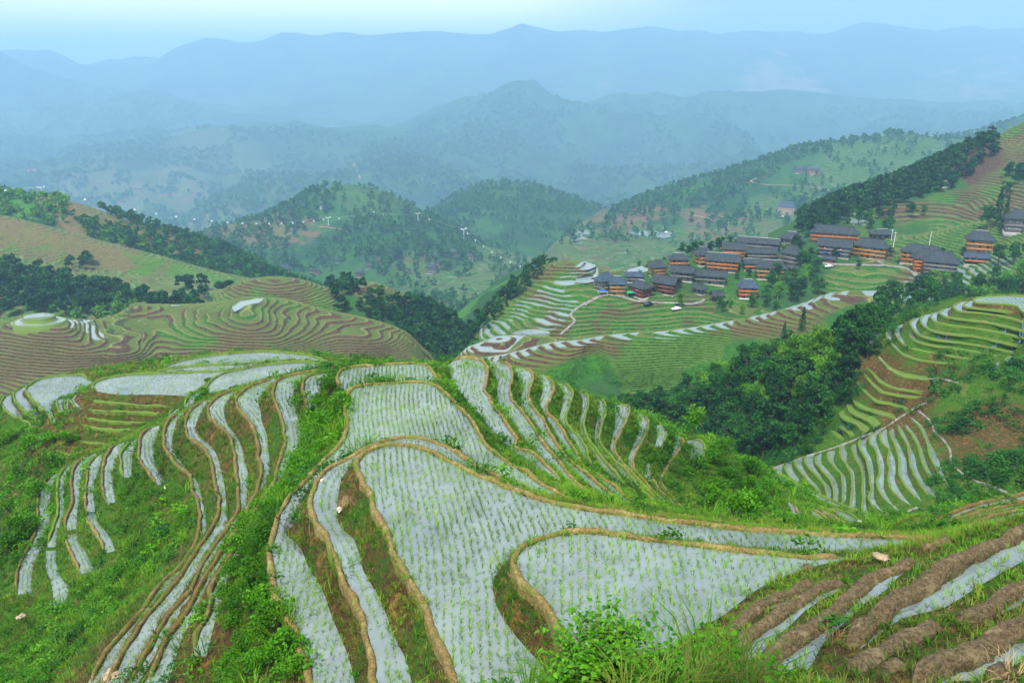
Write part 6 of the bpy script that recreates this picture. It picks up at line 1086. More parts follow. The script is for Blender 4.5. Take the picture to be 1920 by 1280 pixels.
def roof_mesh(W, D, h, ov, mat, style):
    """hip-and-gable roof with sagging slopes and deep eaves; long axis x"""
    a, b = W / 2 + ov, D / 2 + ov; rx = max(.6, W / 2 - D * .28) if style != 'gable' else a; gz = h * (.52 if style == 'xie' else (1 if style == 'hip' else 1))
    V = []; Fq = []; Ft = []
    def P(x, y, z): V.append((x, y, z)); return len(V) - 1
    if style == 'gable':
        for s in (-1, 1):
            i = [P(-a, s * b, 0), P(a, s * b, 0), P(a, s * b * .5, h * .40), P(-a, s * b * .5, h * .40), P(a, 0, h), P(-a, 0, h)]; Fq += [(i[0], i[1], i[2], i[3]), (i[3], i[2], i[4], i[5])]
        for s in (-1, 1):
            i = [P(s * (a - ov), -b, 0), P(s * (a - ov), b, 0), P(s * (a - ov), b * .5, h * .4), P(s * (a - ov), 0, h), P(s * (a - ov), -b * .5, h * .4)]; Fq += [(i[0], i[1], i[2], i[4])]; Ft.append((i[4], i[2], i[3]))
    else:
        mx, my = rx + (a - rx) * .42, b * .5; mz = h * .40; gx = rx
        for s in (-1, 1):       # long slopes
            i = [P(-a, s * b, 0.18), P(-a * .5, s * b, 0), P(a * .5, s * b, 0), P(a, s * b, .18), P(mx, s * my, mz), P(-mx, s * my, mz), P(gx, 0, h), P(-gx, 0, h)]
            Fq += [(i[0], i[1], i[5], i[5])][:0]; Ft += [(i[0], i[1], i[5]), (i[2], i[3], i[4])]; Fq += [(i[1], i[2], i[4], i[5]), (i[5], i[4], i[6], i[7])]
        for s in (-1, 1):       # ends: low hip, then the small gable
            i = [P(s * a, -b, .18), P(s * a, b, .18), P(s * mx, my, mz), P(s * mx, -my, mz), P(s * gx, 0, h), P(s * a, 0, 0)]
            Ft += [(i[0], i[5], i[3]), (i[5], i[1], i[2]), (i[5], i[2], i[3]), (i[3], i[2], i[4])]
    e = len(V)             # underside, a hand's breadth below
    lo = [(x * .985, y * .985, z - .22) for x, y, z in V]; V2 = V + lo
    Fq2 = [tuple(reversed([j + e for j in f])) for f in Fq]; Ft2 = [tuple(reversed([j + e for j in f])) for f in Ft]
    V2 += [(-a, -b, .1), (a, -b, .1), (a, b, .1), (-a, b, .1), (-a, -b, -.16), (a, -b, -.16), (a, b, -.16), (-a, b, -.16)]; q = e * 2
    Fq3 = [(q, q + 4, q + 5, q + 1), (q + 1, q + 5, q + 6, q + 2), (q + 2, q + 6, q + 7, q + 3), (q + 3, q + 7, q + 4, q)]
    return mesh_np('roof', V2, [np.array(Fq + Fq2 + Fq3), np.array(Ft + Ft2)], M[mat])
def house(loc, yaw, W, D, H, n, style, roof, label, tiles='tiles', base=None, group='wooden houses of the village', name='timber_house', panes=('pane', 'pane_pale'), stilts=False, drop=3.0, washing=0):
    rg = np.random.default_rng(int(abs(loc[0] * 13 + loc[1] * 7)) % 9999)
    r = empty(name, tuple(map(float, loc)), label, 'house', group, yaw); hr = H * (.37 if n > 1 else .42); hw = H - hr; fh = hw / n
    b0 = 0.0
    if stilts:
        b0 = 1.8; pm_ = boxes_mesh('post', [(-.1, .1, -.1, .1, -drop, b0)], M['brown'])
        for sx in (-1, 0, 1):
            for sy in (-1, 1): link('post', pm_, r, loc=(sx * (W / 2 - .2), sy * (D / 2 - .2), 0))
    else: link('plinth', boxes_mesh('plinth', [(-W / 2 - .3, W / 2 + .3, -D / 2 - .3, D / 2 + .3, -drop, .15)], M[base or 'stone']), r)
    wall = []; rails = []
    for k in range(n):
        o = .18 * k if n > 1 else 0; z0 = b0 + (hw - b0) * k / n; z1 = b0 + (hw - b0) * (k + 1) / n
        wall.append((-W / 2 - o, W / 2 + o, -D / 2 - o, D / 2 + o, z0 + (.002 * k), z1))
        if k: rails.append((-W / 2 - o - .35, W / 2 + o + .35, -D / 2 - o - .6, D / 2 + o + .2, z0 - .10, z0 + .08)); rails.append((-W / 2 - o - .34, W / 2 + o + .34, -D / 2 - o - .58, -D / 2 - o - .50, z0 + .08, z0 + .62))
    m = M[style]; link('wall', boxes_mesh('wall', wall, m), r)
    if rails:
        bl = link('balcony', boxes_mesh('balcony', rails, M[{'grey': 'grey', 'brown': 'brown', 'tan': 'tan', 'white_wall': 'orange'}.get(style, 'orange')]), r)
        pm_ = boxes_mesh('balcony_post', [(-.07, .07, -.07, .07, b0 + fh, hw - .02)], M['dark_wood'] if style in ('grey', 'brown') else m)
        for x in np.linspace(-W / 2 - .2, W / 2 + .2, max(3, int(W / 3.2) + 1)): link('balcony_post', pm_, r, loc=(float(x), -D / 2 - .18 * (n - 1) - .43, 0))
    nw = max(2, int(W / 2.7)); nd = max(1, int(D / 2.8)); ww = min(1.1, W / nw * .42); wh = min(1.1, fh * .40)
    for k in range(n):
        o = .18 * k if n > 1 else 0; zc = b0 + (hw - b0) * (k + .58) / n
        sides = [(x, -D / 2 - o - .012, 0) for x in (np.arange(nw) + .5) / nw * W - W / 2] + [(sx * (W / 2 + o + .012), y, sx * math.pi / 2) for sx in (-1, 1) for y in (np.arange(nd) + .5) / nd * D - D / 2]
        for x, y, a in sides:
            if k == 0 and a == 0 and abs(x) < W / nw * .6 and n > 1:
                if not any(c.name.startswith('door') for c in r.children): link('door', boxes_mesh('door', [(x - .6, x + .6, y - .05, y + .004, .16, min(2.2, fh * .8))], M['dark_wood']), r)
                continue
            fm, pm = win_mesh(ww, wh, 'w' if style == 'white_wall' else 'd'); w_ = link('window', fm, r, loc=(x, y, zc)); w_.rotation_euler = (0, 0, a); link('pane', pm[panes[rg.integers(len(panes))]], w_)
    rf = link('roof', roof_mesh(W + .36 * (n - 1), D + .36 * (n - 1), hr, 1.1, tiles, roof), r, loc=(0, 0, hw)); rx = max(.6, (W + .36 * (n - 1)) / 2 - (D + .36 * (n - 1)) * .28) if roof != 'gable' else W / 2 + 1
    link('ridge_cap', boxes_mesh('ridge_cap', [(-rx, rx, -.14, .14, hr - .05, hr + .16)], M['ridge'] if rg.random() < .35 else M[tiles]), rf)
    if washing:
        for k in range(washing): x = (rg.random() - .5) * W * .8; link('washing', boxes_mesh('washing', [(x - .5, x + .5, -D / 2 - .18 * (n - 1) - .66, -D / 2 - .18 * (n - 1) - .62, b0 + fh * (1 + k % max(1, n - 1)) + .1, b0 + fh * (1 + k % max(1, n - 1)) + .9)], M['cloth_pink' if k % 2 else 'cloth_blue']), r)
    return r
def place(sheet_, crop, x0, x1, yt, yb, n, style, roof, label, yaw=0, dr=.75, back=0, **kw):
    yaw = yaw + (.32 * math.sin(x0 * 1.7 + yt) if (x1 - x0) / crop[2] < 60 else .1 * math.sin(x0)); ox, oy, k = crop; px = ox + (x0 + x1) / 2 / k; py = oy + yb / k; p = hit(sheet_, px, min(py, 1279))
    if p is None: print('no ground for', label); return
    dep = p[1] * CP - p[2] * SP; mpp = dep / F; ca, sa = abs(math.cos(yaw)), abs(math.sin(yaw)); Wt = (x1 - x0) / k * mpp - 2.0
    W = max(3.5, Wt / (ca + dr * sa)); D = max(3.2, min(9.5, W * dr)); pit = -p[2] / math.hypot(p[0], p[1])
    H = max(3.2, (yb - yt) / k * mpp - D * .3 * pit)
    az = math.atan2(p[0], p[1]); q = p + np.array([math.sin(az), math.cos(az), 0]) * (D / 2 + back)
    return house((q[0], q[1], p[2] + .1), yaw - az, W, D, H, n, style, roof, label, **kw)
c1 = (1080, 380, 4.0); c2 = (1480, 380, 4.266); VH = 'village_hill'
place(VH, c1, 125, 300, 525, 665, 3, 'grey', 'hip', 'three storey grey timber house with blue grey roof, nearest the village steps', .5, tiles='tiles_blue', panes=('pane', 'pane_pale'))
place(VH, c1, 235, 375, 550, 695, 3, 'tan', 'hip', 'pale tan three storey house with pointed hip roof beside the blue roofed grey one', -.1, .8, tiles='tiles_blue')
place(VH, c1, 360, 505, 518, 600, 2, 'grey', 'xie', 'grey house behind the pale tan one, showing its small white gable', .3, tiles='tiles_blue')
place(VH, c1, 390, 575, 580, 715, 3, 'brown', 'hip', 'dark red brown house with patched balconies left of the lantern house', -.45, washing=2)
place(VH, c1, 565, 765, 545, 690, 3, 'brown', 'gable', 'long red brown house hung with red lanterns', -.2, .5)
place(VH, c1, 860, 985, 610, 690, 1, 'grey', 'hip', 'low dark hut behind the bushy bamboo', -.3)
place(VH, c1, 535, 680, 430, 560, 3, 'tan', 'xie', 'narrow house with stacked dark roofs above the red brown houses', .2, .8)
place(VH, c1, 680, 848, 380, 490, 2, 'orange', 'hip', 'house under a wide dark hip roof with one orange storey showing', .1, .8)
place(VH, c1, 700, 885, 475, 590, 2, 'grey', 'gable', 'long low grey house with sloping dark roof, left one of the joined pair', -.1, .5)
place(VH, c1, 880, 1125, 505, 615, 2, 'grey', 'gable', 'longest low grey plank house in the middle of the village', -.1, .4)
place(VH, c1, 968, 1222, 380, 520, 3, 'orange', 'gable', 'large bright orange house with blue windows at the village centre', -.12, .5, panes=('pane_blue', 'pane'))
place(VH, c1, 875, 1020, 330, 475, 3, 'tan', 'xie', 'tan house with dark gabled roof just left of the large bright orange one', .3, .8)
place(VH, c1, 1090, 1265, 300, 425, 3, 'orange', 'gable', 'orange house stepping down behind the large bright orange one', .35, .6)
place(VH, c1, 1210, 1440, 200, 280, 2, 'white_wall', 'gable', 'topmost house with whitewashed front and orange upper boards', 0, .35)
place(VH, c1, 1205, 1520, 265, 360, 2, 'grey', 'gable', 'long grey house with a pale stripe on its roof, below the whitewashed one', 0, .3)
place(VH, c1, 1265, 1500, 340, 430, 2, 'grey', 'gable', 'low grey house in front of the long grey one with striped roof', -.05, .4)
place(VH, c1, 1240, 1380, 420, 508, 2, 'orange', 'gable', 'small orange house squeezed between the bright orange and the tan long house', 0, .6)
place(VH, c1, 1345, 1565, 430, 580, 3, 'tan', 'hip', 'long tan three storey house above the grove', -.2, .45)
place(VH, c1, 1530, 1692, 320, 480, 3, 'grey', 'xie', 'grey three storey house with tall gabled roof behind the long tan one', -.35, .8)
place(VH, c1, 1520, 1692, 220, 350, 2, 'grey', 'xie', 'dark roofed house with two gables behind the grey three storey one', -.4, .9)
place(VH, c1, 1450, 1655, 214, 275, 1, 'grey', 'gable', 'farthest dark roof on the crest beside the whitewashed house', 0, .4)
place(VH, c1, 1572, 1655, 462, 528, 1, 'orange', 'hip', 'tiny orange annexe at the end of the long tan house', 0, .8)
place(VH, c1, 1200, 1360, 575, 722, 3, 'orange', 'hip', 'orange tower like house on a white base standing alone below the village', -.15, .8, base='white_wall', tiles='tiles_blue', panes=('pane', 'pane_blue'))
place(VH, c1, 1000, 1100, 658, 748, 1, 'brown', 'gable', 'small brown granary on stilts above the slope', .1, .6, stilts=True, name='stilt_granary', group='')
place(VH, c2, 165, 535, 185, 335, 3, 'orange', 'xie', 'very long bright orange house with green curtained windows at the upper village', -.06, .35, panes=('pane_pale',))
place(VH, c2, 150, 262, 168, 310, 3, 'grey', 'gable', 'narrow grey wing joined to the left end of the very long orange house', .7, .9)
place(VH, c2, 225, 482, 290, 440, 3, 'grey', 'gable', 'weathered grey house hung with pink cloth', 0, .45, washing=5, panes=('pane_pale', 'pane'))
place(VH, c2, 495, 778, 290, 450, 3, 'tan', 'hip', 'tan house with three rows of windows right of the pink clothed one', -.1, .45)
place(VH, c2, 625, 828, 215, 300, 1, 'dark_wood', 'xie', 'dark low house half hidden behind the three row tan house', .1, .7)
place(VH, c2, 885, 1205, 340, 500, 3, 'orange', 'xie', 'wide orange house at the back of the cluster by the road bend', -.05, .4)
place(VH, c2, 968, 1135, 370, 560, 4, 'orange', 'xie', 'tall narrow orange house in front of the wide orange one', .5, .8)
place(VH, c2, 1070, 1315, 390, 602, 4, 'grey', 'xie', 'four storey grey brown house with blue windows, nearest the curved strips', .15, .75, panes=('pane_blue', 'pane', 'pane_pale'))
place(VH, c2, 1395, 1612, 225, 412, 3, 'tan', 'hip', 'unfinished house on scaffold poles beside the tall trees', -.2, .75, drop=2)
place(VH, c2, 1385, 1578, 400, 498, 2, 'dark_wood', 'gable', 'low dark house with two tiers of roof below the unfinished one', 0, .5, tiles='tiles_blue')
place(VH, c2, 1700, 1990, 60, 245, 2, 'grey', 'xie', 'big grey house cut by the edge of the view, above the broad green tree', .2, .7)
place(VH, c2, 258, 368, 432, 482, 1, 'orange', 'gable', 'little orange kiosk on the road edge with pink goods', 0, .7, washing=1)
place('upper_slope', (1400, 200, 3.688), 1335, 1428, 515, 558, 1, 'dark_wood', 'gable', 'lone dark field hut beside the rust coloured plot', 0, .6, group='field huts', name='field_hut')
place('wooded_shoulder', (400, 300, 3), 1225, 1256, 798, 848, 2, 'brown', 'hip', 'tiny blue roofed pavilion in the wood of the gorge', 0, .9, tiles='tiles_blue', group='field huts', name='field_hut')
# the white block on the far terraces and hamlets beyond
FG = 'small houses far down the valley'
place('east_ridge', (1400, 200, 3.688), 208, 328, 655, 760, 5, 'white_wall', 'hip', 'five storey white and orange block with blue roof on the far terraces', -.1, .5, tiles='tiles_blue', base='white_wall', group='')
for x0, x1, yt, yb, n, st, lab in ((365, 450, 590, 640, 2, 'brown', 'brown two storey house near the valley hamlet path'), (545, 605, 598, 648, 2, 'tan', 'tan house with pointed roof among valley trees'), (910, 955, 545, 588, 2, 'orange', 'small orange house alone between dark trees'),
    (850, 905, 578, 615, 1, 'grey', 'grey roofed cottage left of the small orange house'), (1192, 1270, 580, 640, 2, 'grey', 'grey house at the low end of the hillside hamlet'), (1250, 1320, 560, 600, 2, 'orange', 'orange house joined behind the grey one of the hillside hamlet'), (1220, 1270, 525, 560, 2, 'tan', 'tan house above the joined pair of the hillside hamlet'),
    (1315, 1386, 505, 540, 2, 'orange', 'wide orange house at the top of the hillside hamlet'), (1405, 1465, 525, 570, 3, 'white_wall', 'white three storey house at the end of the hillside hamlet'), (1340, 1382, 538, 566, 1, 'grey', 'small grey house under the wide orange one'), (665, 722, 548, 580, 1, 'grey', 'low grey house behind the pointed roof house'),
    (595, 650, 545, 572, 1, 'grey', 'low dark house higher among the valley trees'), (800, 850, 612, 660, 2, 'brown', 'brown house half hidden right of the terraced knoll'), (100, 170, 560, 605, 1, 'tan', 'pale cottage rows beside rust banks')):
    place('cone_hill', (400, 300, 3), x0, x1, yt, yb, n, st, 'hip', lab, (x0 % 7 - 3) * .12, .7, group=FG)
for x0, x1, yt, yb, st, lab in ((1488, 1512, 312, 326, 'grey', 'left grey house of the far ridge hamlet'), (1512, 1538, 314, 328, 'tan', 'right pale house of the far ridge hamlet')): place('east_ridge', (0, 0, 1), x0, x1, yt, yb, 2, st, 'gable', lab, 0, .5, group=FG)
for x0, x1, yt, yb, st, lab in ((53, 71, 311, 325, 'orange', 'red house on the far slope above the western ridge'), (154, 172, 316, 323, 'orange', 'low orange house on the misty slope right of the red one'), (250, 268, 353, 361, 'tan', 'pinkish house in the hazy valley above the rust terraces'), (300, 318, 360, 369, 'orange', 'orange house lower in the hazy valley'),
    (218, 234, 373, 382, 'orange', 'reddish house closest to the western ridge line'), (68, 80, 300, 308, 'orange', 'tiny red roof higher than the red house'), (325, 350, 324, 329, 'white_wall', 'long white shed on the hazy slope'), (598, 612, 380, 392, 'white_wall', 'white cottage on the flank of the cone hill')):
    place('middle_mountains' if x0 != 598 else 'cone_hill', (0, 0, 1), x0, x1, yt, yb, 1, st, 'gable', lab, 0, .6, group=FG)
# lanterns along the red brown house are part of it; utility poles
def pole(sheet_, x, yt, yb, lab, cross=True, name='utility_pole', cat='pole'):
    p = hit(sheet_, x, yb)
    if p is None: return
    h = (yb - yt) / F * (p[1] * CP - p[2] * SP); r = empty(name, tuple(map(float, p)), lab, cat, 'poles by the village'); V, Q = tube([(0, 0, -.5), (0, 0, h)], [.16, .11], 8); link('shaft', mesh_np('shaft', V, Q, M['metal']), r)
    if cross: link('crossarm', boxes_mesh('crossarm', [(-.9, .9, -.06, .06, h - .7, h - .55)], M['metal']), r)
pole(VH, 1742, 433, 462, 'tall white pole in front of the green terraced bowl', False); pole(VH, 1671, 429, 450, 'thin pole left of the twin armed one'); pole(VH, 1677, 434, 452, 'twin armed pole beside the dark low house'); pole(VH, 1674, 447, 468, 'lower pole below the twin armed one', False)
# cable car line over the valley
def pylon(sheet_, x, yt, yb, lab):
    p = hit(sheet_, x, yb)
    if p is None: print('no pylon', x); return None
    h = (yb - yt) / F * (p[1] * CP - p[2] * SP); r = empty('cable_pylon', tuple(map(float, p)), lab, 'pylon', 'pylons of the cable car', .9)
    V, Q = tube([(0, 0, -3), (0, 0, h * .9)], [h * .055, h * .04], 8); link('mast', mesh_np('mast', V, Q, M['metal']), r)
    link('crossarm', boxes_mesh('crossarm', [(-h * .32, h * .32, -.35, .35, h * .86, h * .93)], M['metal']), r)
    for s in (-1, 1): link('sheave_train', boxes_mesh('sheave_train', [(s * h * .3 - .3, s * h * .3 + .3, -h * .16, h * .16, h * .93, h * 1.0)], M['metal']), r)
    return p + [0, 0, h * .95]
T_ = [pylon('west_woods', 80, 350, 369, 'western pylon on the bamboo ridge'), pylon('west_woods', 121, 357, 373, 'second pylon on the bamboo ridge'), pylon('west_woods', 271, 398, 420, 'small pylon rising behind the rust terraces'),
      pylon('cone_hill', 616, 407, 422, 'pylon on the near flank of the cone hill'), pylon('cone_hill', 698, 397, 411, 'pylon among trees at the middle of the cone hill'), pylon('cone_hill', 784, 399, 413, 'pylon on the right shoulder of the cone hill'), pylon('cone_hill', 870, 428, 448, 'tall lattice pylon at the foot of the cone hill')]
T_ = [np.array(at_y(-60, 348, 690))] + [t for t in T_ if t is not None] + [np.array(at_y(985, 500, 1050))]
gon_body = boxes_mesh('gondola', [(-.9, .9, -.8, .8, -3.2, -1.4), (-.7, .7, -.6, .6, -1.4, -1.25), (-.7, .7, -.6, .6, -3.35, -3.2), (-.05, .05, -.05, .05, -1.25, 0)], M['metal'])
ng = 0
for a_, b_ in zip(T_[:-1], T_[1:]):
    L_ = np.linalg.norm(b_ - a_); t = np.linspace(0, 1, 14)[:, None]; P = a_ + (b_ - a_) * t; P[:, 2] -= (4 * t * (1 - t))[:, 0] * L_ * .03
    V, Q = tube(P, [.06] * 14, 4); link('cable', mesh_np('cable', V, Q, M['metal']), label='steel cable strung across the valley between two pylons', cat='cable', group='spans of the cable car rope')
    for k in range(int(L_ / 34)):
        u = (k + .5) / int(L_ / 34); q = a_ + (b_ - a_) * u; q[2] -= 4 * u * (1 - u) * L_ * .03; px, py, _ = to_px(q)
        if -5 < px < 1925: link('gondola', gon_body, label='small white cabin hanging from the cable over the valley', cat='gondola', group='cabins of the cable car', loc=tuple(q)); ng += 1
print('gondolas', ng)
# vehicles by the village steps
def car(sheet_, x, y, L_, mat, lab):
    p = hit(sheet_, x, y)
    if p is None: return
    r = empty('parked_car', (p[0], p[1], p[2] + .25), lab, 'car', None, .3); V, Q = join([box_vq(-L_ / 2, L_ / 2, -.85, .85, .35, .95), box_vq(-L_ * .22, L_ * .3, -.75, .75, .95, 1.5)]); link('body', mesh_np('body', V, Q, M[mat]), r)
    for sx in (-.32, .32):
        for sy in (-.86, .86):
            V, Q = tube([(sx * L_, sy - .1, .33), (sx * L_, sy + .1, .33)], [.33, .33], 10); link('wheel', mesh_np('wheel', V, Q, M['rubber']), r)
    link('windscreen', boxes_mesh('windscreen', [(-L_ * .235, -L_ * .225, -.7, .7, 1.0, 1.45)], M['pane']), r)
M['car_dark'] = mat_plain('dark car paint', (.02, .03, .07), .3, .3); M['car_white'] = mat_plain('white car paint', (.7, .7, .7), .3)
car(VH, 1215, 573, 4.4, 'car_dark', 'dark blue car parked on the lane under the red brown house'); car(VH, 1268, 582, 4.6, 'car_white', 'white van parked below the bushy bamboo'); car(VH, 1553, 502, 4.4, 'car_white', 'white car on the road by the little orange kiosk')
for x, y, m_, lab in ((1130, 553, 'cloth_blue', 'blue canopy beside the village steps'), (1182, 556, 'leaf_mid', 'green canopy on the lane in front of the patched brown house')):
    p = hit(VH, x, y)
    if p is not None:
        r = empty('canopy', tuple(map(float, p)), lab, 'canopy', None, .2); V, F3 = np.array([(-1.9, -1.5, 2.1), (1.9, -1.5, 2.1), (1.9, 1.5, 2.1), (-1.9, 1.5, 2.1), (0, 0, 2.9)]), np.array([[0, 1, 4], [1, 2, 4], [2, 3, 4], [3, 0, 4]]); link('cover', mesh_np('cover', V, F3, M[m_] if m_ != 'leaf_mid' else mat_plain('green cloth', (.02, .35, .12), .6)), r)
        for sx in (-1, 1):
            for sy in (-1, 1): V, Q = tube([(sx * 1.8, sy * 1.4, -.3), (sx * 1.8, sy * 1.4, 2.1)], [.05, .05], 5); link('leg', mesh_np('leg', V, Q, M['metal']), r)
# lanes
for sh, s, w_, m_ in ((VH, "0 1095,572 1115,560 1135,553 1165,556 1200,565 1260,568 1300,570 1320,562", 2.2, 'path'), (VH, "0 1050,628 1068,612 1078,602 1070,590 1082,578 1098,568", 1.2, 'path'), (VH, "0 1545,494 1580,496 1620,497 1660,498 1700,503 1715,512 1725,525", 3.0, 'path'), (VH, "0 1640,486 1660,497 1680,500", 1.4, 'path'),
    ('east_ridge', "0 1400,345 1415,336 1440,330", 4, 'path_dirt'), ('east_ridge', "0 1405,340 1430,346 1480,348 1530,352 1560,360", 3, 'path_dirt'), ('middle_mountains', "0 660,293 665,310 672,325 675,335", 7, 'path_dirt'), ('middle_mountains', "0 150,335 220,345 300,355 370,360 380,375", 5, 'path_dirt'), ('cone_hill', "0 600,425 640,430 670,436", 2.5, 'path_dirt'), ('east_ridge', "0 1290,402 1330,410 1370,418 1400,420", 3, 'path_dirt')):
    bv(sh); P = drape_px(s, BV[sh], 1.5 * FARF.get(sh, 1), .5 if sh != VH else .25)
    if P is not None: strip('footpath' if w_ < 2 else 'lane', P, w_, M[m_])
# ---------------------------------------------------------------- stones, shrubs and weeds close to the viewer
def rock(loc, s, mat, lab, squash=.7, seed=0, name='rock', cat='rock', group=None):
    rg = np.random.default_rng(seed); bm_ = __import__('bmesh').new(); __import__('bmesh').ops.create_icosphere(bm_, subdivisions=4, radius=1.0)
    me = bpy.data.meshes.new(name); bm_.to_mesh(me); bm_.free(); n = len(me.vertices); V = np.empty(n * 3); me.vertices.foreach_get('co', V); V = V.reshape(-1, 3)
    k = 1 + .28 * fbm(V[:, 0] * 2 + seed, V[:, 1] * 2 + V[:, 2] * 1.7, 1.3, 4); V = V * k[:, None] * np.array([s, s * .8, s * squash]); me.vertices.foreach_set('co', V.ravel()); me.materials.append(M[mat]); me.polygons.foreach_set('use_smooth', np.ones(len(me.polygons), bool)); me.update()
    o = link(name, me, label=lab, cat=cat, group=group, loc=tuple(map(float, loc))); o.rotation_euler = (0, 0, rg.random() * 6); return o
M['rock_ochre'] = mat_plain('ochre rock', (.36, .27, .17), .85, 0, .35, 4, .06)
P0 = lambda x, y, z: at_z(x, y, z)
rock(P0(551, 985, -17.3), .42, 'rock', 'grey lichened rock at the end of the bare bank by the narrow paddy', .75, 3)
rock(P0(1651, 1043, -12.55), .22, 'rock_ochre', 'flat pale stone lying on the earth ridge', .35, 4)
rock(P0(314, 913, -28.5), .28, 'rock_pale', 'white stone at the lower tip of a short left terrace', .6, 5)
rock(P0(211, 833 + 437, -26.2), .5, 'rock_ochre', 'rounded ochre boulder at the near end of the long strips', .6, 6)
rock(P0(40, 1155, -35.5), .3, 'rock_ochre', 'pale stone in the grass under the lowest strips', .5, 7)
rock(P0(637, 955, -15.9), .12, 'rock_pale', 'small white stone under the undercut bank', .7, 8)
rock(P0(604, 900, -16.0), .09, 'rock_pale', 'small pale pebble on the bend of the middle ridge', .7, 9)
rock(P0(1612, 981, -37), .30, 'rock_pale', 'white bag like stone on the saddle strips', .8, 10)
rock(P0(525, 951, -18.6), .22, 'rock_pale', 'crumpled white sack beside the outer ridge', .5, 11, 'sack', 'sack')
# leafy shrubs of the overgrown strip between the flights of fields
def shrub_mesh(R, H, n, s, rg, mat='leaf_bright'):
    C = []; T = []; O = []
    for k in range(9):
        a = rg.random() * 6.28; rr = R * .6 * rg.random() ** .5; c = np.array([rr * math.cos(a), rr * math.sin(a), H * (.25 + .55 * rg.random())]); m = n // 9; u = rg.normal(size=(m, 3)); u /= np.linalg.norm(u, axis=1)[:, None]; u[:, 2] = np.abs(u[:, 2])
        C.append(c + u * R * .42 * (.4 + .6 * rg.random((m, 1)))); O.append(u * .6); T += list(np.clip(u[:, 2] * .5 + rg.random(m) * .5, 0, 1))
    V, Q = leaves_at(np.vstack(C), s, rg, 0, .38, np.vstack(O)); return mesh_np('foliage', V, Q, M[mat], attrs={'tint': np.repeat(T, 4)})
def stems_mesh(R, H, rg, k=7):
    return (lambda vq: mesh_np('stems', vq[0], vq[1], M['bark'], True))(join([tube([(0, 0, -.15), (R * .25 * math.cos(a), R * .25 * math.sin(a), H * .4), (R * .5 * math.cos(a), R * .5 * math.sin(a), H * .8)], [.018, .012, .005], 5) for a in rg.random(k) * 6.28]))
rg = np.random.default_rng(31); SH = [(shrub_mesh(.75, .85, 900, .085, rg), stems_mesh(.75, .85, rg)) for _ in range(4)]
def shrub(loc, s, lab, group=None):
    f, st = SH[rg.integers(4)]; r = empty('leafy_shrub', tuple(map(float, loc)), lab, 'shrub', group, rg.random() * 6.28); r.scale = (s, s, s); link('foliage', f, r); link('stems', st, r); return r
def near_hit(x, y): 
    h = BV['near'].ray_cast(Vector((0, 0, 0)), Vector(ray(x, y)).normalized()); return None if h[0] is None else np.array(h[0])
sp = parse("470,1000 500,975 455,1040 440,1080 480,1085 430,1130 470,1130 500,1150 440,1180 490,1200 520,1180 460,1230 505,1250 540,1240 430,1262 555,905 575,870 540,930 600,850 560,880 610,800 640,770 600,770 620,735 640,720 585,820 520,960 500,1020 530,1215 475,1265 550,1275 470,1050", 2)
for x, y in sp:
    p = near_hit(x, y)
    if p is not None: shrub(p, .75 + .5 * rg.random(), 'bright green leafy shrub on the overgrown strip between left terraces and central knoll', 'shrubs of the overgrown strip')
for x, y in parse("1310,880 1340,870 1370,900 1350,930 1400,920 1420,950 1380,970 1330,940 1440,930 1300,850 1360,850 1410,890", 2):
    p = near_hit(x, y)
    if p is not None: shrub(p, 1.3 + .8 * rg.random(), 'green shrub on the grassy shoulder right of the knoll', 'shrubs of the grassy shoulder')
for x, y in parse("20,830 60,850 100,880 40,900 70,930 20,960 50,1000 20,1040 90,840 130,830 40,1080", 2):
    p = near_hit(x, y)
    if p is not None: shrub(p, 1.6 + .9 * rg.random(), 'dark green bush on the slope outside the lowest left strips', 'bushes of the left slope')
for x, y, s_, lab in ((383, 742, 1.1, 'rounded bush on the ridge between two broad green fields'), (391, 718, .7, 'smaller bush just above the rounded one'), (390, 756, .8, 'low bush under the rounded one'), (650, 708, 1.5, 'bushy green tuft at the top left corner of the knoll field')):
    p = near_hit(x, y)
    if p is not None: shrub(p, s_, lab)
for x, y, s_, lab in ((1268, 806, 1.5, 'yellow green bamboo tuft beyond the shortest right strips'), (1300, 815, 1.2, 'second yellow green tuft behind the short strips'), (1255, 800, 1.0, 'small light bush on the rim above the short strips')):
    p = near_hit(x, y)
    if p is not None: plant('bamboo', p, s_ * .28, lab, None, rng)
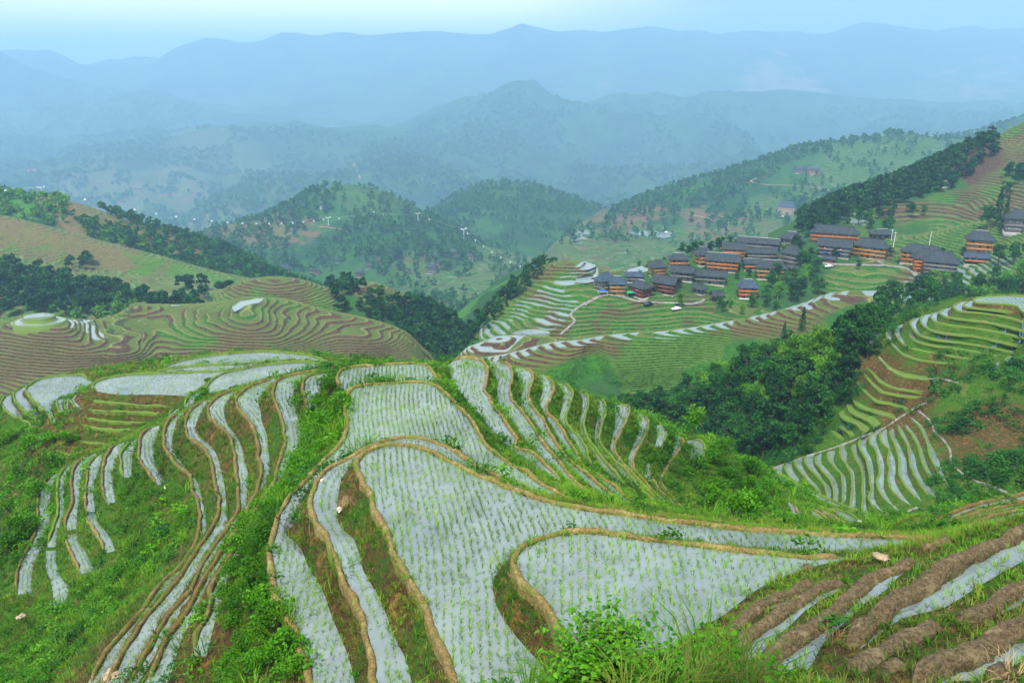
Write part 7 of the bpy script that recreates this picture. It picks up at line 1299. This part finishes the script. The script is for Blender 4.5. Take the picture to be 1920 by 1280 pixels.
# the big leaved bush right under the viewer
def big_bush(loc, R, H, nst, lab):
    r = empty('broad_leaved_bush', tuple(map(float, loc)), lab, 'bush'); V = []; Fq = []; T = []; S_ = []
    g_ = np.random.default_rng(77)
    for k in range(nst):
        a = g_.random() * 6.28; e = R * (.3 + .7 * g_.random()); hh = H * (.55 + .45 * g_.random()); pts = [(0.05 * math.cos(a), .05 * math.sin(a), -.2), (e * .35 * math.cos(a), e * .35 * math.sin(a), hh * .5), (e * .75 * math.cos(a), e * .75 * math.sin(a), hh * .85), (e * math.cos(a), e * math.sin(a), hh)]
        pp = smooth(np.array(pts), .06); S_.append(tube(pp[::3], np.linspace(.014, .004, len(pp[::3])), 5))
        for j in range(3, len(pp)):
            for s_ in range(2):
                c = pp[j]; th = a + (1.6 if s_ else -1.6) + g_.normal() * .7; d = np.array([math.cos(th), math.sin(th), g_.normal() * .25 - .15]); d /= np.linalg.norm(d); up = np.array([g_.normal() * .25, g_.normal() * .25, 1.0]); e2 = np.cross(d, up); e2 /= np.linalg.norm(e2); l = .085 * (.6 + .7 * g_.random()); o = len(V); b0 = c + d * .03
                V += [b0, b0 + d * l * .35 + e2 * l * .42 - up * .006, b0 + d * l * .8 + e2 * l * .28 - up * .012, b0 + d * l * 1.15 - up * .03, b0 + d * l * .8 - e2 * l * .28 - up * .012, b0 + d * l * .35 - e2 * l * .42 - up * .006, b0 + d * l * .5 + up * .004]
                Fq += [(o, o + 1, o + 6), (o + 1, o + 2, o + 6), (o + 2, o + 3, o + 6), (o + 3, o + 4, o + 6), (o + 4, o + 5, o + 6), (o + 5, o, o + 6)]; t = g_.random(); T += [t] * 7
    link('foliage', mesh_np('foliage', V, np.array(Fq), M['leaf_bright'], attrs={'tint': T}), r); v_, q_ = join(S_); link('stems', mesh_np('stems', v_, q_, M['bark'], True), r)
for x, y, d_, R, H, n_, lab in ((1130, 1230, 11, 1.05, 1.1, 95, 'broad leaved bush at the viewer\'s feet in front of the inner paddy'), (1215, 1262, 10.5, .7, .75, 40, 'smaller leafy bush beside the broad leaved one'), (1075, 1262, 11, .6, .6, 34, 'low leafy sprout at the near end of the curved ridge')):
    q = at_r(x, y, d_); q[2] -= H * .45; big_bush(q, R, H, n_, lab)
# clumps of long reeds along the bottom
reed = [blade_tuft(46, .95, .022, .30, 1.05, rg) for _ in range(3)]
def reeds(loc, s, mat, lab, name='reed_clump'):
    me = scatter(name, [reed[rg.integers(3)]], np.array([[0, 0, 0.]]), s, M[mat]); link(name, me, label=lab, cat='reeds', loc=tuple(map(float, loc)))
for x, y, d_, s_, m_, lab in ((1330, 1250, 11, 1.25, 'grass', 'tall reeds mixed with dry stalks at the bottom, right of the bush'), (1385, 1262, 11, 1.1, 'grass_olive', 'olive reeds leaning over the first wet strip'), (1290, 1270, 10, 1.0, 'grass_olive', 'faded reeds between the bush and the tall clump'), (1050, 1240, 12, .9, 'grass', 'green reeds left of the broad leaved bush'),
        (990, 1265, 12, .8, 'grass', 'thin green reeds over the near edge of the largest paddy'), (1430, 1275, 10.5, 1.0, 'grass', 'arching reeds under the hooked earth ridge'), (1240, 1278, 9.5, .9, 'grass', 'short reeds at the very bottom under the small bush'), (1180, 1280, 9.5, .8, 'grass_olive', 'dry reeds under the broad leaved bush')):
    q = at_r(x, y, d_); q[2] -= .45; reeds(q, s_, m_, lab)
# the dry roots hanging under the undercut bank
rt = [(V, q, t) for V, q, t in [blade_tuft(60, .8, .02, .35, 1.2, rg)]]
q = P0(652, 928, -15.2); link('dry_straw_heap', scatter('dry_straw_heap', rt, np.array([[0, 0, 0.]]), .55, M['dry'], zs=np.array([-.6])), label='dangling dry straw over the hollow of the undercut bank', cat='straw', loc=tuple(q))
for x, y, z, s_, lab in ((1560, 1195, -11.0, .6, 'heap of dry straw on the broad ridge between two wet strips'), (1745, 1066, -11.6, .6, 'small rust coloured straw tuft on the ridge'), (1735, 1025, -12.2, .9, 'pale straw spread near the junction of ridges'), (1900, 1262, -9.4, .9, 'brown root heap at the bottom edge of the field')):
    link('dry_straw_heap', scatter('dry_straw_heap', [blade_tuft(50, .28, .014, .5, 1.6, rg)], np.array([[0, 0, 0.]]), s_, M['dry']), label=lab, cat='straw', loc=tuple(P0(x, y, z)))

# round terraced mounds with a pond on top
def mound(sheet_, x, y, R, h, rim, lab_, seed):
    p = hit(sheet_, x, y)
    if p is None: return
    rg = np.random.default_rng(seed); th = np.linspace(0, 2 * math.pi, 73)[:-1]; wob = 1 + .06 * np.sin(th * 2 + seed) + .03 * np.sin(th * 5)
    prf = [(R * 1.75, -4), (R * 1.7, .05), (R * 1.62, .25), (R * 1.55, .05), (R * 1.05, .03), (R * 1.0, h * .8), (R * .97, h + .18), (R * .93, h), (0.02, h)]
    V = np.stack([np.column_stack([r_ * wob * np.cos(th), r_ * wob * np.sin(th) * .8, np.full(72, z_)]) for r_, z_ in prf]).reshape(-1, 3) + [p[0], p[1], p[2] + rim]
    i = np.arange(len(prf) - 1)[:, None] * 72; j = np.arange(72)[None]; q = np.stack([i + j, i + 72 + j, i + 72 + (j + 1) % 72, i + (j + 1) % 72], -1); n = len(prf) - 1
    fm = np.zeros((n, 72), int); fm[3] = 1; fm[7] = 1
    link('terraced_mound', mesh_np('terraced_mound', V, q.reshape(-1, 4)[:, ::-1], None, False, mats=[M['bund_green'], M['water']], fmat=fm.ravel()), kind='structure')
mound('village_hill', 997, 640, 7.6, 3.0, .6, '', 1)
mound('terraced_hill', 75, 607, 6.2, 2.2, 1.2, '', 2)
# ---------------------------------------------------------------- light
SUN_EL, SUN_AZ = 58, 200
w = bpy.data.worlds.new('World'); sc.world = w; w.use_nodes = True; nt = w.node_tree; nt.nodes.clear(); g = N(nt)
sky = g.n('TexSky', sky_type='NISHITA'); sky.sun_disc = False; sky.sun_elevation = math.radians(SUN_EL); sky.sun_rotation = math.radians(SUN_AZ)
sky.air_density = 1.3; sky.dust_density = 3.0; sky.ozone_density = 2.0; sky.altitude = 800
tc = g.n('TexCoord').outputs['Generated']
n1 = g.noise(2.2, 6, .6, vec=g.scale(tc, (1, 1, 3.0)))
sx = g.n('SeparateXYZ'); nt.links.new(tc, sx.inputs[0])
side = g.ramp(g.math('ADD', sx.outputs[0], g.math('MULTIPLY', n1, .35)), .08, .42)
cl = g.mix(g.ramp(n1, .40, .58), (8.0, 8.9, 10.2), (12.5, 12.6, 12.8)); cl = g.mix(side, cl, (6.4, 7.9, 10.0))
band = g.ramp(g.math('ADD', sx.outputs[2], g.math('MULTIPLY', n1, .12)), .42, .14)
band = g.math('MULTIPLY', band, g.math('SUBTRACT', 1.0, side)); cl = g.mix(band, cl, (25.0, 23.5, 22.0))
c = g.mix(.85, sky.outputs[0], cl)
bg = g.n('Background'); g.put(bg.inputs[0], c); bg.inputs[1].default_value = .066
o = g.n('OutputWorld'); nt.links.new(bg.outputs[0], o.inputs[0])
sd = bpy.data.lights.new('sun', 'SUN'); sd.energy = 4.2; sd.angle = math.radians(11); sd.color = (1, .97, .92)
so = bpy.data.objects.new('sun', sd); COL.objects.link(so)
az = math.radians(SUN_AZ); el = math.radians(SUN_EL)
dv = Vector((math.sin(az) * math.cos(el), math.cos(az) * math.cos(el), math.sin(el))); so.rotation_euler = dv.to_track_quat('Z', 'Y').to_euler()
vs = sc.view_settings; vs.view_transform = 'Standard'; vs.look = 'None'; vs.gamma = 1; vs.exposure = .74
sc.cycles.use_denoising = True; sc.cycles.max_bounces = 5; sc.cycles.diffuse_bounces = 2; sc.cycles.glossy_bounces = 2; sc.cycles.transmission_bounces = 2
sc.cycles.volume_bounces = 1; sc.cycles.transparent_max_bounces = 4
sc.render.film_transparent = False
